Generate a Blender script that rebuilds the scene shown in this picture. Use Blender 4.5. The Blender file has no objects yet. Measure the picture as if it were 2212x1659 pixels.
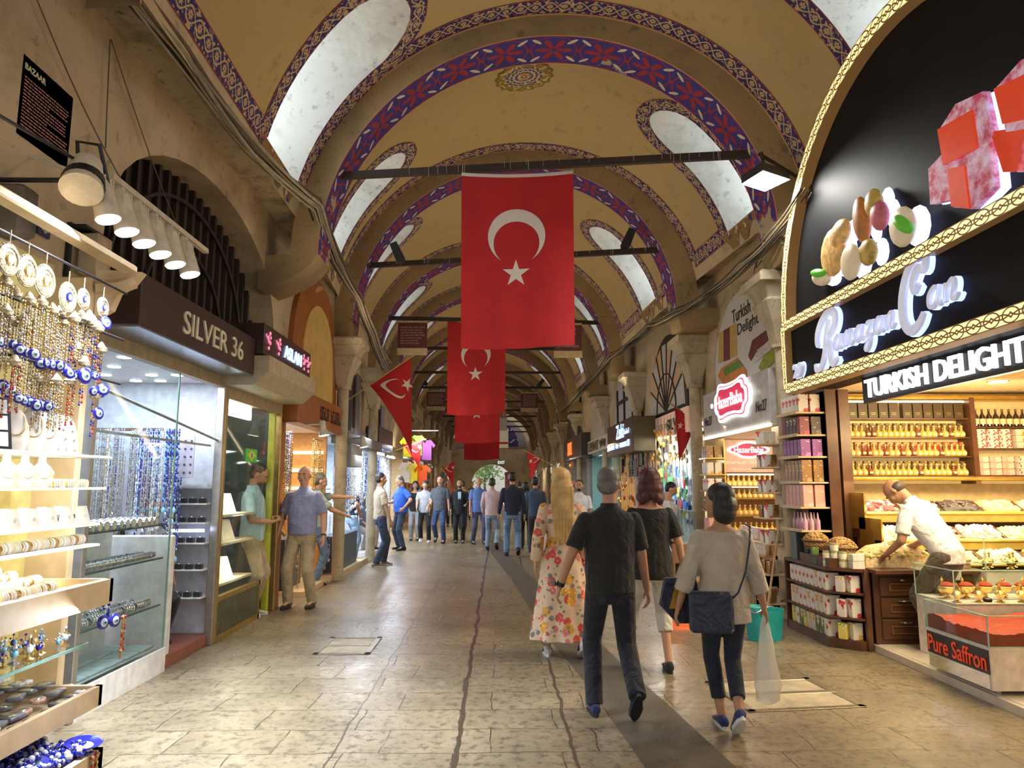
import bpy, math, random
from mathutils import Vector as Vc, Matrix, geometry
from math import pi, sin, cos, radians as R_, sqrt, atan2
random.seed(7)
S = bpy.context.scene; COL = S.collection
# ---------------- camera, world, exposure, large lights ----------------
F_, CX, CY, EYE = 1550.0, 1106.0, 829.5, 1.6          # focal length in px of the 2212x1659 frame
PITCH = math.atan(215.5 / F_); YAW = math.atan(28 / F_ * cos(PITCH))
cam = bpy.data.cameras.new('camera'); co = bpy.data.objects.new('camera', cam); COL.objects.link(co)
cam.sensor_width = 36; cam.lens = F_ / 2212 * 36; cam.clip_end = 300; cam.clip_start = .05
co.location = (0, 0, EYE); co.rotation_euler = (pi / 2 + PITCH, 0, -YAW); S.camera = co
S.view_settings.view_transform = 'Standard'; S.view_settings.look = 'None'
S.view_settings.gamma = 1; S.view_settings.use_curve_mapping = False
S.view_settings.exposure = 0.0
S.cycles.max_bounces = 6; S.cycles.diffuse_bounces = 3; S.cycles.glossy_bounces = 3; S.cycles.caustics_reflective = False; S.cycles.caustics_refractive = False
W = bpy.data.worlds.new('sky'); S.world = W; W.use_nodes = True
W.node_tree.nodes['Background'].inputs[0].default_value = (.95, .97, 1, 1)
W.node_tree.nodes['Background'].inputs[1].default_value = 0.9
FWD = Vc((sin(YAW) * cos(PITCH), cos(YAW) * cos(PITCH), sin(PITCH))); RGT = Vc((cos(YAW), -sin(YAW), 0)); UPV = RGT.cross(FWD)
EYEP = Vc((0, 0, EYE))
def _ray(x, y): return FWD + RGT * ((x - CX) / F_) + UPV * ((CY - y) / F_)
def atY(x, y, Y): r = _ray(x, y); return EYEP + r * (Y / r.y)
def atX(x, y, X): r = _ray(x, y); return EYEP + r * (X / r.x)
def atZ(x, y, z=0.): r = _ray(x, y); return EYEP + r * ((z - EYE) / r.z)
LIGHTS = bpy.data.collections.new('lights'); COL.children.link(LIGHTS)
def area(loc, to, size, power, col=(1, 1, 1), sy=None, spread=pi):
    l = bpy.data.lights.new('area_light', 'AREA'); l.energy = power; l.color = col; l.size = size; l.spread = spread
    if sy: l.shape = 'RECTANGLE'; l.size_y = sy
    o = bpy.data.objects.new('area_light', l); LIGHTS.objects.link(o); o.location = loc
    o.rotation_euler = (Vc(to) - Vc(loc)).to_track_quat('-Z', 'Y').to_euler(); o.visible_camera = False
    return o
def spot(loc, to, power, col=(1, 1, 1), ang=70, size=.05):
    l = bpy.data.lights.new('spot_light', 'SPOT'); l.energy = power; l.color = col; l.spot_size = R_(ang); l.spot_blend = .6; l.shadow_soft_size = size
    o = bpy.data.objects.new('spot_light', l); LIGHTS.objects.link(o); o.location = loc
    o.rotation_euler = (Vc(to) - Vc(loc)).to_track_quat('-Z', 'Y').to_euler(); return o
WARM = (1, .72, .40); WARM2 = (1, .82, .58); COOL = (.78, .87, 1.0); NEUT = (1, .95, .86)
# ---------------- node helper ----------------
class N:
    def __init__(s, t, k): s.t = t; s.k = k
    def _m(s, op, *a):
        n = s.t.nodes.new('ShaderNodeMath'); n.operation = op
        for i, x in enumerate((s,) + a):
            if isinstance(x, N): s.t.links.new(x.k, n.inputs[i])
            else: n.inputs[i].default_value = float(x)
        return N(s.t, n.outputs[0])
    def __add__(s, o): return s._m('ADD', o)
    def __sub__(s, o): return s._m('SUBTRACT', o)
    def __mul__(s, o): return s._m('MULTIPLY', o)
    def __truediv__(s, o): return s._m('DIVIDE', o)
    def lt(s, o): return s._m('LESS_THAN', o)
    def gt(s, o): return s._m('GREATER_THAN', o)
    def abs(s): return s._m('ABSOLUTE')
    def sin(s): return s._m('SINE')
    def cos(s): return s._m('COSINE')
    def sqrt(s): return s._m('SQRT')
    def pw(s, o): return s._m('POWER', o)
    def frac(s): return s._m('FRACT')
    def mod(s, o): return s._m('FLOORED_MODULO', o)
    def mx(s, o): return s._m('MAXIMUM', o)
    def mn(s, o): return s._m('MINIMUM', o)
    def at2(s, o): return s._m('ARCTAN2', o)
class Mt:
    """a node material with a Principled shader"""
    def __init__(s, name, rough=.5, metal=0., spec=.5):
        s.m = bpy.data.materials.new(name); s.m.use_nodes = True; s.t = s.m.node_tree
        s.b = s.t.nodes['Principled BSDF']; s.b.inputs['Roughness'].default_value = rough; s.b.inputs['Metallic'].default_value = metal
        s.b.inputs['Specular IOR Level'].default_value = spec
    def uv(s):
        n = s.t.nodes.new('ShaderNodeTexCoord'); q = s.t.nodes.new('ShaderNodeSeparateXYZ'); s.t.links.new(n.outputs['UV'], q.inputs[0])
        return N(s.t, q.outputs[0]), N(s.t, q.outputs[1])
    def pos(s, k='Object'):
        n = s.t.nodes.new('ShaderNodeTexCoord'); return n.outputs[k]
    def xyz(s, k='Object'):
        q = s.t.nodes.new('ShaderNodeSeparateXYZ'); s.t.links.new(s.pos(k), q.inputs[0]); return [N(s.t, q.outputs[i]) for i in range(3)]
    def gpos(s):
        n = s.t.nodes.new('ShaderNodeNewGeometry'); return n.outputs['Position']
    def noise(s, scale, vec=None, detail=3, rough=.55, dist=0):
        n = s.t.nodes.new('ShaderNodeTexNoise'); n.inputs['Scale'].default_value = scale; n.inputs['Detail'].default_value = detail
        n.inputs['Roughness'].default_value = rough; n.inputs['Distortion'].default_value = dist
        s.t.links.new(vec if vec is not None else s.pos(), n.inputs['Vector']); return N(s.t, n.outputs[0])
    def vor(s, scale, vec=None, out='Distance', feat='F1', rnd=1):
        n = s.t.nodes.new('ShaderNodeTexVoronoi'); n.feature = feat; n.inputs['Scale'].default_value = scale; n.inputs['Randomness'].default_value = rnd
        s.t.links.new(vec if vec is not None else s.pos(), n.inputs['Vector']); return N(s.t, n.outputs[out])
    def step(s, v, a, b):
        n = s.t.nodes.new('ShaderNodeMapRange'); n.inputs[1].default_value = a; n.inputs[2].default_value = b; s.t.links.new(v.k, n.inputs[0]); return N(s.t, n.outputs[0])
    def mix(s, f, a, b):
        n = s.t.nodes.new('ShaderNodeMix'); n.data_type = 'RGBA'
        if isinstance(f, N): s.t.links.new(f.k, n.inputs[0])
        else: n.inputs[0].default_value = f
        for i, c in ((6, a), (7, b)):
            if isinstance(c, N): s.t.links.new(c.k, n.inputs[i])
            else: n.inputs[i].default_value = (*c[:3], 1)
        return N(s.t, n.outputs[2])
    def col(s, c):
        if isinstance(c, N): s.t.links.new(c.k, s.b.inputs['Base Color'])
        else: s.b.inputs['Base Color'].default_value = (*c[:3], 1)
        return s
    def bump(s, h, st=.2, d=.01):
        n = s.t.nodes.new('ShaderNodeBump'); n.inputs['Strength'].default_value = st; n.inputs['Distance'].default_value = d
        s.t.links.new(h.k, n.inputs['Height']); s.t.links.new(n.outputs[0], s.b.inputs['Normal']); return s
    def emit(s, c, st):
        if isinstance(c, N): s.t.links.new(c.k, s.b.inputs['Emission Color'])
        else: s.b.inputs['Emission Color'].default_value = (*c[:3], 1)
        s.b.inputs['Emission Strength'].default_value = st; return s
_pm = {}
def pm(name, c, rough=.55, metal=0., var=.15, scale=12, bump=0., emit=0., sheen=0, spec=.5):
    """plain paint/plastic/metal/cloth with slight procedural variation"""
    if name in _pm: return _pm[name]
    M = Mt(name, rough, metal, spec)
    c = Vc(c[:3]); n = M.noise(scale)
    M.col(M.mix(M.step(n, .3, .7), c * (1 - var), Vc([min(1, x * (1 + var)) for x in c])))
    if bump: M.bump(M.noise(scale * 2.5), bump)
    if emit: M.emit(c, emit); M.m.cycles.emission_sampling = 'NONE' if emit < 3 else 'AUTO'
    if sheen: M.b.inputs['Sheen Weight'].default_value = sheen
    _pm[name] = M.m; return M.m
def lampm(name, c, e, sample=False):
    if name in _pm: return _pm[name]
    M = Mt(name, .4); M.col(c).emit(c, e); M.m.cycles.emission_sampling = 'AUTO' if sample else 'NONE'; _pm[name] = M.m; return M.m
def glassm(name, tint=(.93, .97, .96), refl=.06):
    if name in _pm: return _pm[name]
    m = bpy.data.materials.new(name); m.use_nodes = True; t = m.node_tree; t.nodes.clear()
    o = t.nodes.new('ShaderNodeOutputMaterial'); a = t.nodes.new('ShaderNodeBsdfTransparent'); g = t.nodes.new('ShaderNodeBsdfGlossy'); x = t.nodes.new('ShaderNodeMixShader')
    f = t.nodes.new('ShaderNodeMath'); f.operation = 'MULTIPLY_ADD'; lw = t.nodes.new('ShaderNodeLayerWeight'); pw = t.nodes.new('ShaderNodeMath'); pw.operation = 'POWER'; pw.inputs[1].default_value = 4; t.links.new(lw.outputs['Facing'], pw.inputs[0]); t.links.new(pw.outputs[0], f.inputs[0]); f.inputs[1].default_value = .5; f.inputs[2].default_value = refl * .5
    a.inputs[0].default_value = (*tint, 1); g.inputs['Roughness'].default_value = .03; t.links.new(f.outputs[0], x.inputs[0])
    t.links.new(a.outputs[0], x.inputs[1]); t.links.new(g.outputs[0], x.inputs[2]); t.links.new(x.outputs[0], o.inputs[0]); _pm[name] = m; return m
# ---------------- mesh builder ----------------
_bk = {}
class MB:
    def __init__(s): s.v = []; s.f = []; s.mi = []; s.uv = {}; s.c = 0
    def m(s, i): s.c = i; return s
    def quadf(s, *idx): s.f.append(idx); s.mi.append(s.c)
    def raw(s, vs, fs):
        b = len(s.v); s.v += [tuple(p) for p in vs]
        for f in fs: s.f.append(tuple(b + i for i in f)); s.mi.append(s.c)
        return s
    def box(s, x0, x1, y0, y1, z0, z1, M=None):
        p = [(x, y, z) for z in (z0, z1) for x, y in ((x0, y0), (x1, y0), (x1, y1), (x0, y1))]
        if M: p = [tuple(M @ Vc(q)) for q in p]
        return s.raw(p, [(3, 2, 1, 0), (4, 5, 6, 7), (0, 1, 5, 4), (1, 2, 6, 5), (2, 3, 7, 6), (3, 0, 4, 7)])
    def bbox(s, x0, x1, y0, y1, z0, z1, b=.005, M=None):
        """box with chamfered vertical and top edges"""
        o = [(x0 + b, y0), (x1 - b, y0), (x1, y0 + b), (x1, y1 - b), (x1 - b, y1), (x0 + b, y1), (x0, y1 - b), (x0, y0 + b)]
        cx, cy = (x0 + x1) / 2, (y0 + y1) / 2; kx = 1 - 2 * b / max(x1 - x0, 1e-6); ky = 1 - 2 * b / max(y1 - y0, 1e-6)
        L = []
        for z, k in ((z0, 0), (z0 + b, 1), (z1 - b, 1), (z1, 0)):
            L.append([(x, y, z) if k else (cx + (x - cx) * kx, cy + (y - cy) * ky, z) for x, y in o])
        return s.rings(L, M=M)
    def rings(s, L, close=True, cap=True, M=None):
        n = len(L[0]); P = [q for r in L for q in r]
        if M: P = [tuple(M @ Vc(q)) for q in P]
        F = []
        for i in range(len(L) - 1):
            for j in range(n if close else n - 1):
                k = (j + 1) % n; F.append((i * n + j, i * n + k, (i + 1) * n + k, (i + 1) * n + j))
        if cap and close: F.append(tuple(range(n))[::-1]); F.append(tuple((len(L) - 1) * n + j for j in range(n)))
        return s.raw(P, F)
    def cyl(s, p0, p1, r0, r1=None, n=12, cap=True):
        p0, p1 = Vc(p0), Vc(p1); r1 = r0 if r1 is None else r1; d = (p1 - p0).normalized(); a = d.orthogonal().normalized(); b = d.cross(a)
        return s.rings([[p + (a * cos(2 * pi * k / n) + b * sin(2 * pi * k / n)) * r for k in range(n)] for p, r in ((p0, r0), (p1, r1))], cap=cap)
    def tube(s, pts, r, n=6, cap=True):
        pts = [Vc(p) for p in pts]; L = []; a = None
        for i, p in enumerate(pts):
            d = (pts[min(i + 1, len(pts) - 1)] - pts[max(i - 1, 0)]).normalized()
            a = (d.orthogonal() if a is None else (a - d * a.dot(d))).normalized(); b = d.cross(a)
            rr = r[i] if isinstance(r, (list, tuple)) else r
            L.append([p + (a * cos(2 * pi * k / n) + b * sin(2 * pi * k / n)) * rr for k in range(n)])
        return s.rings(L, cap=cap)
    def lathe(s, prof, c=(0, 0, 0), n=16, M=None, sy=1, ax='Z', caps=True):
        c = Vc(c); L = []
        for r, z in prof:
            ring = []
            for k in range(n):
                a = 2 * pi * k / n; p = Vc((r * cos(a), r * sin(a) * sy, z))
                if ax == 'X': p = Vc((p.z, p.x, p.y))
                elif ax == 'Y': p = Vc((p.x, -p.z, p.y))
                ring.append(c + p)
            L.append(ring)
        return s.rings(L, M=M, cap=caps)
    def ell(s, c, rx, ry=None, rz=None, n=12, k=7, M=None):
        ry = rx if ry is None else ry; rz = rx if rz is None else rz; c = Vc(c); L = []
        for i in range(k):
            a = -pi / 2 + pi * (i + .12) / (k - 1 + .24)
            L.append([c + Vc((rx * cos(a) * cos(2 * pi * j / n), ry * cos(a) * sin(2 * pi * j / n), rz * sin(a))) for j in range(n)])
        return s.rings(L, M=M)
    def prism(s, poly, fn0, fn1):
        """poly of (u,v); fn0/fn1 map (u,v) to the front and back point"""
        n = len(poly); P = [tuple(fn0(*q)) for q in poly] + [tuple(fn1(*q)) for q in poly]
        F = [tuple(range(n)), tuple(range(2 * n - 1, n - 1, -1))] + [(i, n + i, n + (i + 1) % n, (i + 1) % n) for i in range(n)]
        return s.raw(P, F)
    def build(s, name, mats, parent=None, smooth=None, loc=None, uvs=None):
        me = bpy.data.meshes.new(name)
        if loc: L = Vc(loc); s.v = [tuple(Vc(p) - L) for p in s.v]
        me.from_pydata(s.v, [], s.f); mats = mats if isinstance(mats, (list, tuple)) else [mats]
        for x in mats: me.materials.append(x)
        me.polygons.foreach_set('material_index', [min(i, len(mats) - 1) for i in s.mi])
        if uvs:
            l = me.uv_layers.new(name='UVMap')
            for lo in me.loops: l.data[lo.index].uv = uvs[lo.vertex_index]
        if smooth:
            me.polygons.foreach_set('use_smooth', [True] * len(me.polygons)); me.update()
            if smooth < 180: me.set_sharp_from_angle(angle=R_(smooth))
        me.update(); o = bpy.data.objects.new(name, me); COL.objects.link(o)
        if loc: o.location = loc
        if parent: o.parent = parent
        return o
def tag(o, label, cat, group=None):
    o['label'] = label; o['category'] = cat
    if group: o['group'] = group
    return o
def thing(name, label, cat, loc=(0, 0, 0), rz=0, group=None):
    o = bpy.data.objects.new(name, None); COL.objects.link(o); o.location = loc; o.rotation_euler = (0, 0, rz); o.empty_display_size = .1
    return tag(o, label, cat, group)
def struct(o): o['kind'] = 'structure'; return o
def stuff(o): o['kind'] = 'stuff'; return o
def kids(o):
    return _ch.get(o.name, [])
_ch = {}
def dup(root, loc=None, rz=None, label=None, group=None, sc=None, rot=None):
    r = root.copy(); COL.objects.link(r)
    if loc is not None: r.location = loc
    if rz is not None: r.rotation_euler = (0, 0, rz)
    if rot is not None: r.rotation_euler = rot
    if sc is not None: r.scale = (sc,) * 3 if not isinstance(sc, (tuple, list)) else sc
    if label: r['label'] = label
    if group: r['group'] = group
    for ch in list(root.children):
        c = ch.copy(); COL.objects.link(c); c.parent = r
        for g in ch.children:
            d = g.copy(); COL.objects.link(d); d.parent = c
    return r
def bake(o, mods):
    """apply modifiers (name, type, settings) to o"""
    for ty, kw in mods:
        md = o.modifiers.new(ty, ty)
        for k, v in kw.items(): setattr(md, k, v)
    dg = bpy.context.evaluated_depsgraph_get(); dg.update()
    me = bpy.data.meshes.new_from_object(o.evaluated_get(dg)); old = o.data; mats = [m for m in old.materials]
    o.modifiers.clear(); o.data = me; me.name = old.name
    if not me.materials:
        for m in mats: me.materials.append(m)
    bpy.data.meshes.remove(old); return o
def text(s, mat, org, ux, uy, h, w=None, name='lettering', parent=None, ext=.004, off=0., shear=0, sp=1., align='C', line=1.):
    """letters as a mesh: org = centre (align C) or left middle, ux/uy = unit reading and up directions, h = cap height, w = fitted width"""
    cu = bpy.data.curves.new('t', 'FONT'); cu.body = s; cu.size = 1; cu.extrude = .01; cu.offset = off; cu.shear = shear; cu.space_character = sp; cu.space_line = line
    cu.resolution_u = 3
    o = bpy.data.objects.new('t', cu); COL.objects.link(o); dg = bpy.context.evaluated_depsgraph_get(); dg.update()
    me = bpy.data.meshes.new_from_object(o.evaluated_get(dg)); bpy.data.objects.remove(o); bpy.data.curves.remove(cu)
    xs = [v.co.x for v in me.vertices]; ys = [v.co.y for v in me.vertices]; x0, x1, y0, y1 = min(xs), max(xs), min(ys), max(ys)
    k = h / (y1 - y0); kx = (w / (x1 - x0)) if w else k; ux = Vc(ux).normalized(); uy = Vc(uy).normalized(); nz = ux.cross(uy); org = Vc(org)
    cx = (x0 + x1) / 2 if align == 'C' else x0
    for v in me.vertices:
        v.co = ux * ((v.co.x - cx) * kx) + uy * ((v.co.y - (y0 + y1) / 2) * k) + nz * (ext if v.co.z > 0 else -ext)
    me.materials.clear(); me.materials.append(mat); me.name = name
    r = bpy.data.objects.new(name, me); COL.objects.link(r); r.location = org
    if parent: r.parent = parent; r.location = org - parent.location if parent.rotation_euler.z == 0 else parent.matrix_basis.inverted() @ org
    return r
def T(x=0, y=0, z=0, rz=0, rx=0, ry=0, s=1):
    return Matrix.Translation((x, y, z)) @ Matrix.Rotation(rz, 4, 'Z') @ Matrix.Rotation(ry, 4, 'Y') @ Matrix.Rotation(rx, 4, 'X') @ Matrix.Scale(s, 4)
def lerp(a, b, t): return a + (b - a) * t
def plin(tab, y):
    for (a, va), (b, vb) in zip(tab, tab[1:]):
        if y <= b: return lerp(va, vb, max(0, (y - a) / (b - a)))
    return tab[-1][1]
def org(p):
    v = Vc((0, 0, 0))
    while p is not None: v = v + Vc(p.location); p = p.parent
    return v
def wb(mb, name, mats, parent=None, smooth=None, uvs=None):
    """build from world coordinates; top-level meshes get their origin at the base centre"""
    if parent is not None: L = org(parent)
    else:
        xs, ys, zs = zip(*mb.v); L = Vc(((min(xs) + max(xs)) / 2, (min(ys) + max(ys)) / 2, min(zs)))
    mb.v = [(p[0] - L.x, p[1] - L.y, p[2] - L.z) for p in mb.v]
    o = mb.build(name, mats, parent, smooth, None, uvs)
    if parent is None: o.location = L
    return o
def wtext(s, mat, o, ux, uy, h, w=None, parent=None, **k):
    t = text(s, mat, o, ux, uy, h, w, **k)
    if parent is not None: t.parent = parent; t.location = Vc(o) - org(parent)
    return t
# ---------------- materials of the setting ----------------
TAN = (.56, .40, .19); BLUE = (.035, .02, .13); RED = (.33, .02, .03)
def plaster(name, c, c2, st=.5, sc=1.2):
    M = Mt(name, .85); n = M.noise(sc, M.gpos(), 6, .65, .4); n2 = M.noise(sc * 6, M.gpos(), 5, .7)
    a = M.mix(M.step(n, .46, .66) * st, c, c2); b = M.mix(M.step(n2, .57, .68) * (st * .8), a, Vc(c2) * .5); n3 = M.noise(sc * 14, M.gpos(), 4, .8, 1.5); b = M.mix(M.step(n3, .64, .70) * M.step(n, .4, .55) * (st * .9), b, Vc(c2) * .3)
    M.col(b).bump(n2, .25, .01); return M.m
m_cream = plaster('cream plaster', (.58, .45, .28), (.34, .25, .14), .7)
m_yellow = plaster('ochre painted plaster', (.50, .36, .15), (.42, .32, .17), .45, .7)
m_grime = plaster('grimy wall plaster', (.50, .40, .26), (.16, .11, .06), .9, 1.6)
m_rib = plaster('brown arch plaster', (.36, .25, .12), (.24, .17, .09), .8, 1.0)
m_white = plaster('whitewashed reveal plaster', (.68, .66, .60), (.44, .40, .33), .7, 1.4)
m_stone = plaster('pale carved stone', (.52, .44, .31), (.32, .25, .15), .8, 2.5)
def scroll_mat(name, per=.36):
    M = Mt(name, .75); u, v = M.uv(); U = (u * (1 / per)).frac() - .5; y = v - .5
    s = (U * (2 * pi)).sin(); vine = (y - s * .27).abs().lt(.045).mx((y + s * .27).abs().lt(.045))
    Uc = U.abs() - .25; r = (Uc * Uc * 2.2 + y * y).sqrt(); an = y.at2(Uc)
    fl = r.lt((an * 4).cos().abs() * .10 + .08); dot = r.lt(.035)
    n = M.noise(22, M.gpos(), 2); leaf = n.gt(.56) * (y.abs().gt(.2)) + n.gt(.62)
    c = M.mix(vine.mx(fl).mx(leaf.mn(1)), BLUE, TAN); c = M.mix(dot, c, RED); c = M.mix(y.abs().gt(.455), c, RED)
    w = M.noise(2.2, M.gpos(), 5, .7); c = M.mix(M.step(w, .60, .66), c, (.44, .34, .2)); M.col(c); return M.m
m_scroll = scroll_mat('blue and tan scroll border paint')
def soffit_mat():
    M = Mt('blue and red floral arch paint', .75); u, v = M.uv(); U = (u * (1 / .62)).frac() - .5; y = (v - .5)
    r = (U * U + y * y).sqrt(); an = y.at2(U)
    pet = r.lt((an * 3).cos().abs().pw(1.5) * .34 + .04) * r.gt(.06)
    arc = (r - .46).abs().lt(.014)
    V2 = U.abs() - .5; r2 = (V2 * V2 + y * y).sqrt(); hub = r2.lt(.05)
    lx = (U.abs() - .36); ly = y.abs() - .30; p = lx * .75 + ly * .66; q = ly * .75 - lx * .66
    leaf = ((p * p) * 22 + (q * q) * 260 + M.noise(9, M.gpos(), 1) * .5).lt(.62) * u.gt(0)
    c = M.mix(pet.mx(arc).mx(hub), (.04, .025, .20), (.30, .02, .025)); c = M.mix(leaf, c, (.62, .56, .40))
    c = M.mix(y.abs().gt(.465), c, (.45, .03, .03)); c = M.mix(y.abs().gt(.485), c, (.6, .42, .2))
    w = M.noise(1.8, M.gpos(), 6, .75); z = M.gpos(); q3 = M.t.nodes.new('ShaderNodeSeparateXYZ'); M.t.links.new(z, q3.inputs[0])
    low = M.step(N(M.t, q3.outputs[2]), 5.7, 4.4) * .12
    c = M.mix(M.step(w + low, .63, .65), c, (.42, .34, .22)); M.col(c); return M.m
m_soffit = soffit_mat()
m_rod = pm('dark tie rod iron', (.035, .02, .015), .6, .2)
# ---------------- frames of the ribs: (Y, centre X, skew, rib radius) ----------------
FR = [(-3.5, .6, 0, 2.72), (3.3, .6, -.12, 2.72), (8.45, .47, -.14, 2.70), (12.1, .15, -.19, 2.72), (16.9, -.1, .08, 2.74), (20.5, -.22, 0, 2.74), (25, -.4, 0, 2.8), (29, -.5, 0, 2.9), (34, -.55, 0, 2.95), (38, -.55, 0, 2.95), (41.5, -.55, 0, 2.95), (45, -.55, 0, 2.95), (49, -.55, 0, 2.95), (54, -.6, 0, 2.95)]
ZS, RISE = 4.4, 2.66
def fpt(fr, x, dy=0): return Vc((fr[1] + x, fr[0] + x * fr[2] + dy, 0))
def ribpt(fr, t, R, b, dy=0):
    p = fpt(fr, R * cos(t), dy); p.z = ZS + b * sin(t); return p
HV = .33; BV = 2.93
def vault(i, u, t):
    """bay between frame i and i+1; u 0..1, t 0 (right) .. pi (left)"""
    A, B = FR[i], FR[i + 1]; p = ribpt(A, t, A[3] + HV, BV, .0); q = ribpt(B, t, B[3] + HV, BV, .0); return p.lerp(q, u)
def strip(mb, uvs, i, pts, w, side=0, lift=.008):
    """painted band along metric (along, arc) points of bay i; its world width is w"""
    Lb = (FR[i + 1][0] - FR[i][0]); Rr = 3.05; n = len(pts); b = len(mb.v); d = 0
    for k, (a, s) in enumerate(pts):
        p0 = pts[max(0, k - 1)]; p1 = pts[min(n - 1, k + 1)]; tx, ty = p1[0] - p0[0], p1[1] - p0[1]; l = math.hypot(tx, ty) or 1; nx, ny = -ty / l, tx / l
        if k: d += math.hypot(a - pts[k - 1][0], s - pts[k - 1][1])
        for j, o in enumerate((side * w / 2 - w / 2, side * w / 2 + w / 2)):
            aa, ss = a + nx * o, s + ny * o; t = ss / Rr; P = vault(i, aa / Lb, t); c = Vc((P.x, P.y, P.z)); ax = Vc((FR[i][1], P.y, ZS)); dr = (ax - c).normalized()
            mb.v.append(tuple(c + dr * lift)); uvs.append((d, j))
    for k in range(n - 1): mb.quadf(b + 2 * k, b + 2 * k + 1, b + 2 * k + 3, b + 2 * k + 2)
ceil_mb = MB(); scr = MB(); scuv = []; T0 = R_(15); Rm = 3.05
win_n = 0
NI = {1: (2.6, 4.0), 2: (1.35, 2.1), 3: (2.1, 1.7), 4: (1.6, 1.7)}
def arc_pts(cx, hw, s0, s1, flip):
    """arched niche outline in (along, arc) space, from one foot over the top to the other"""
    P = [(cx - hw, s0 + (s1 - hw * 1.3 - s0) * k / 8) for k in range(9)]
    P += [(cx - hw * cos(a), s1 - hw * 1.3 + hw * 1.3 * sin(a)) for a in [pi * k / 12 for k in range(1, 12)]]
    P += [(cx + hw, s1 - hw * 1.3 - (s1 - hw * 1.3 - s0) * k / 8) for k in range(9)]
    return [(a, (pi * Rm - s)) for a, s in P] if flip else P
for i in range(len(FR) - 1):
    Lb = FR[i + 1][0] - FR[i][0]; nt = 48; holes = []
    if i > 0:
        for flip in (0, 1):
            cx = NI[i][flip] if i in NI else Lb * .48; hw = .46 if i > 1 else .62
            o = arc_pts(cx, hw, Rm * T0 - .0, Rm * (R_(54) if i > 1 else R_(60)), flip); holes.append(o)
    # triangulate the bay in (along, arc)
    pts = []; nu = max(8, int(Lb / .3)); ts = [R_(9) + (pi - 2 * R_(9)) * k / nt for k in range(nt + 1)]
    def inh(p, g=0):
        for h in holes:
            c = False; n = len(h)
            for a in range(n):
                (x1, y1), (x2, y2) = h[a], h[(a + 1) % n]
                if (y1 > p[1]) != (y2 > p[1]) and p[0] < (x2 - x1) * (p[1] - y1) / (y2 - y1) + x1: c = not c
            if c: return True
        return False
    def near(p): return any(math.hypot(p[0] - q[0], p[1] - q[1]) < .06 for h in holes for q in h)
    for a in range(nu + 1):
        for t in ts:
            p = (Lb * a / nu, t * Rm)
            if (a in (0, nu) or t in (ts[0], ts[-1])) or (not inh(p) and not near(p)): pts.append(p)
    edges = []
    for h in holes:
        b = len(pts); pts += h; edges += [(b + k, b + (k + 1) % len(h)) for k in range(len(h))]
    v, e, f, *_ = geometry.delaunay_2d_cdt([Vc(p) for p in pts], edges, [], 0, 1e-5)
    b = len(ceil_mb.v); ceil_mb.v += [tuple(vault(i, p[0] / Lb, p[1] / Rm)) for p in v]
    for tri in f:
        c = ((v[tri[0]].x + v[tri[1]].x + v[tri[2]].x) / 3, (v[tri[0]].y + v[tri[1]].y + v[tri[2]].y) / 3)
        if inh(c): continue
        t = c[1] / Rm; ceil_mb.m(0 if T0 < t < pi - T0 else 1); ceil_mb.quadf(*[b + k for k in tri])
    # niche shafts to the daylight windows
    for hi, h in enumerate(holes):
        win_n += 1; sg = 1 if hi == 0 else -1; P0 = [vault(i, p[0] / Lb, p[1] / Rm) for p in h]
        P1 = [p + Vc((sg * .55, 0, .10)) for p in P0]; ce = sum(P0, Vc((0, 0, 0))) / len(P0)
        Lx = max(abs(p.x) for p in P0) + .55
        P2 = [Vc((sg * Lx if abs(p.x) < 99 else 0, lerp(ce.y, p.y, .92), p.z + .25)) for p in P0]
        mb = MB(); n = len(P0); mb.rings([P0, P2], cap=False)
        nf = struct(wb(mb, f'window_{win_n}', [m_white])); pane = MB(); pane.raw(P2, [tuple(range(n))])
        pn = wb(pane, 'window_pane', lampm('daylit window pane', (.78, .90, 1), 3.6, True), nf)
    # painted borders
    wS = .26 if i > 0 else .26
    ang = [T0 + (pi - 2 * T0) * k / 60 for k in range(61)]
    off = .13 + .04
    for a in (off + .30, Lb - off - .30): strip(scr, scuv, i, [(a, t * Rm) for t in ang], wS)
    for h in holes: strip(scr, scuv, i, h, .22, side=1 if h is holes[0] else -1)
    for flip in (0, 1):
        s = T0 * Rm; s = pi * Rm - s if flip else s
        if holes:
            h = holes[flip]; x0, x1 = h[0][0], h[-1][0]; x0, x1 = min(x0, x1), max(x0, x1)
            for a, b_ in ((.43, x0 - .05), (x1 + .05, Lb - .43)):
                if b_ > a: strip(scr, scuv, i, [(lerp(a, b_, k / 4), s) for k in range(5)], .24)
ceiling = struct(wb(ceil_mb, 'ceiling', [m_yellow, m_cream], smooth=60))
tr = struct(wb(scr, 'trim_1', m_scroll, uvs=scuv))
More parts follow.
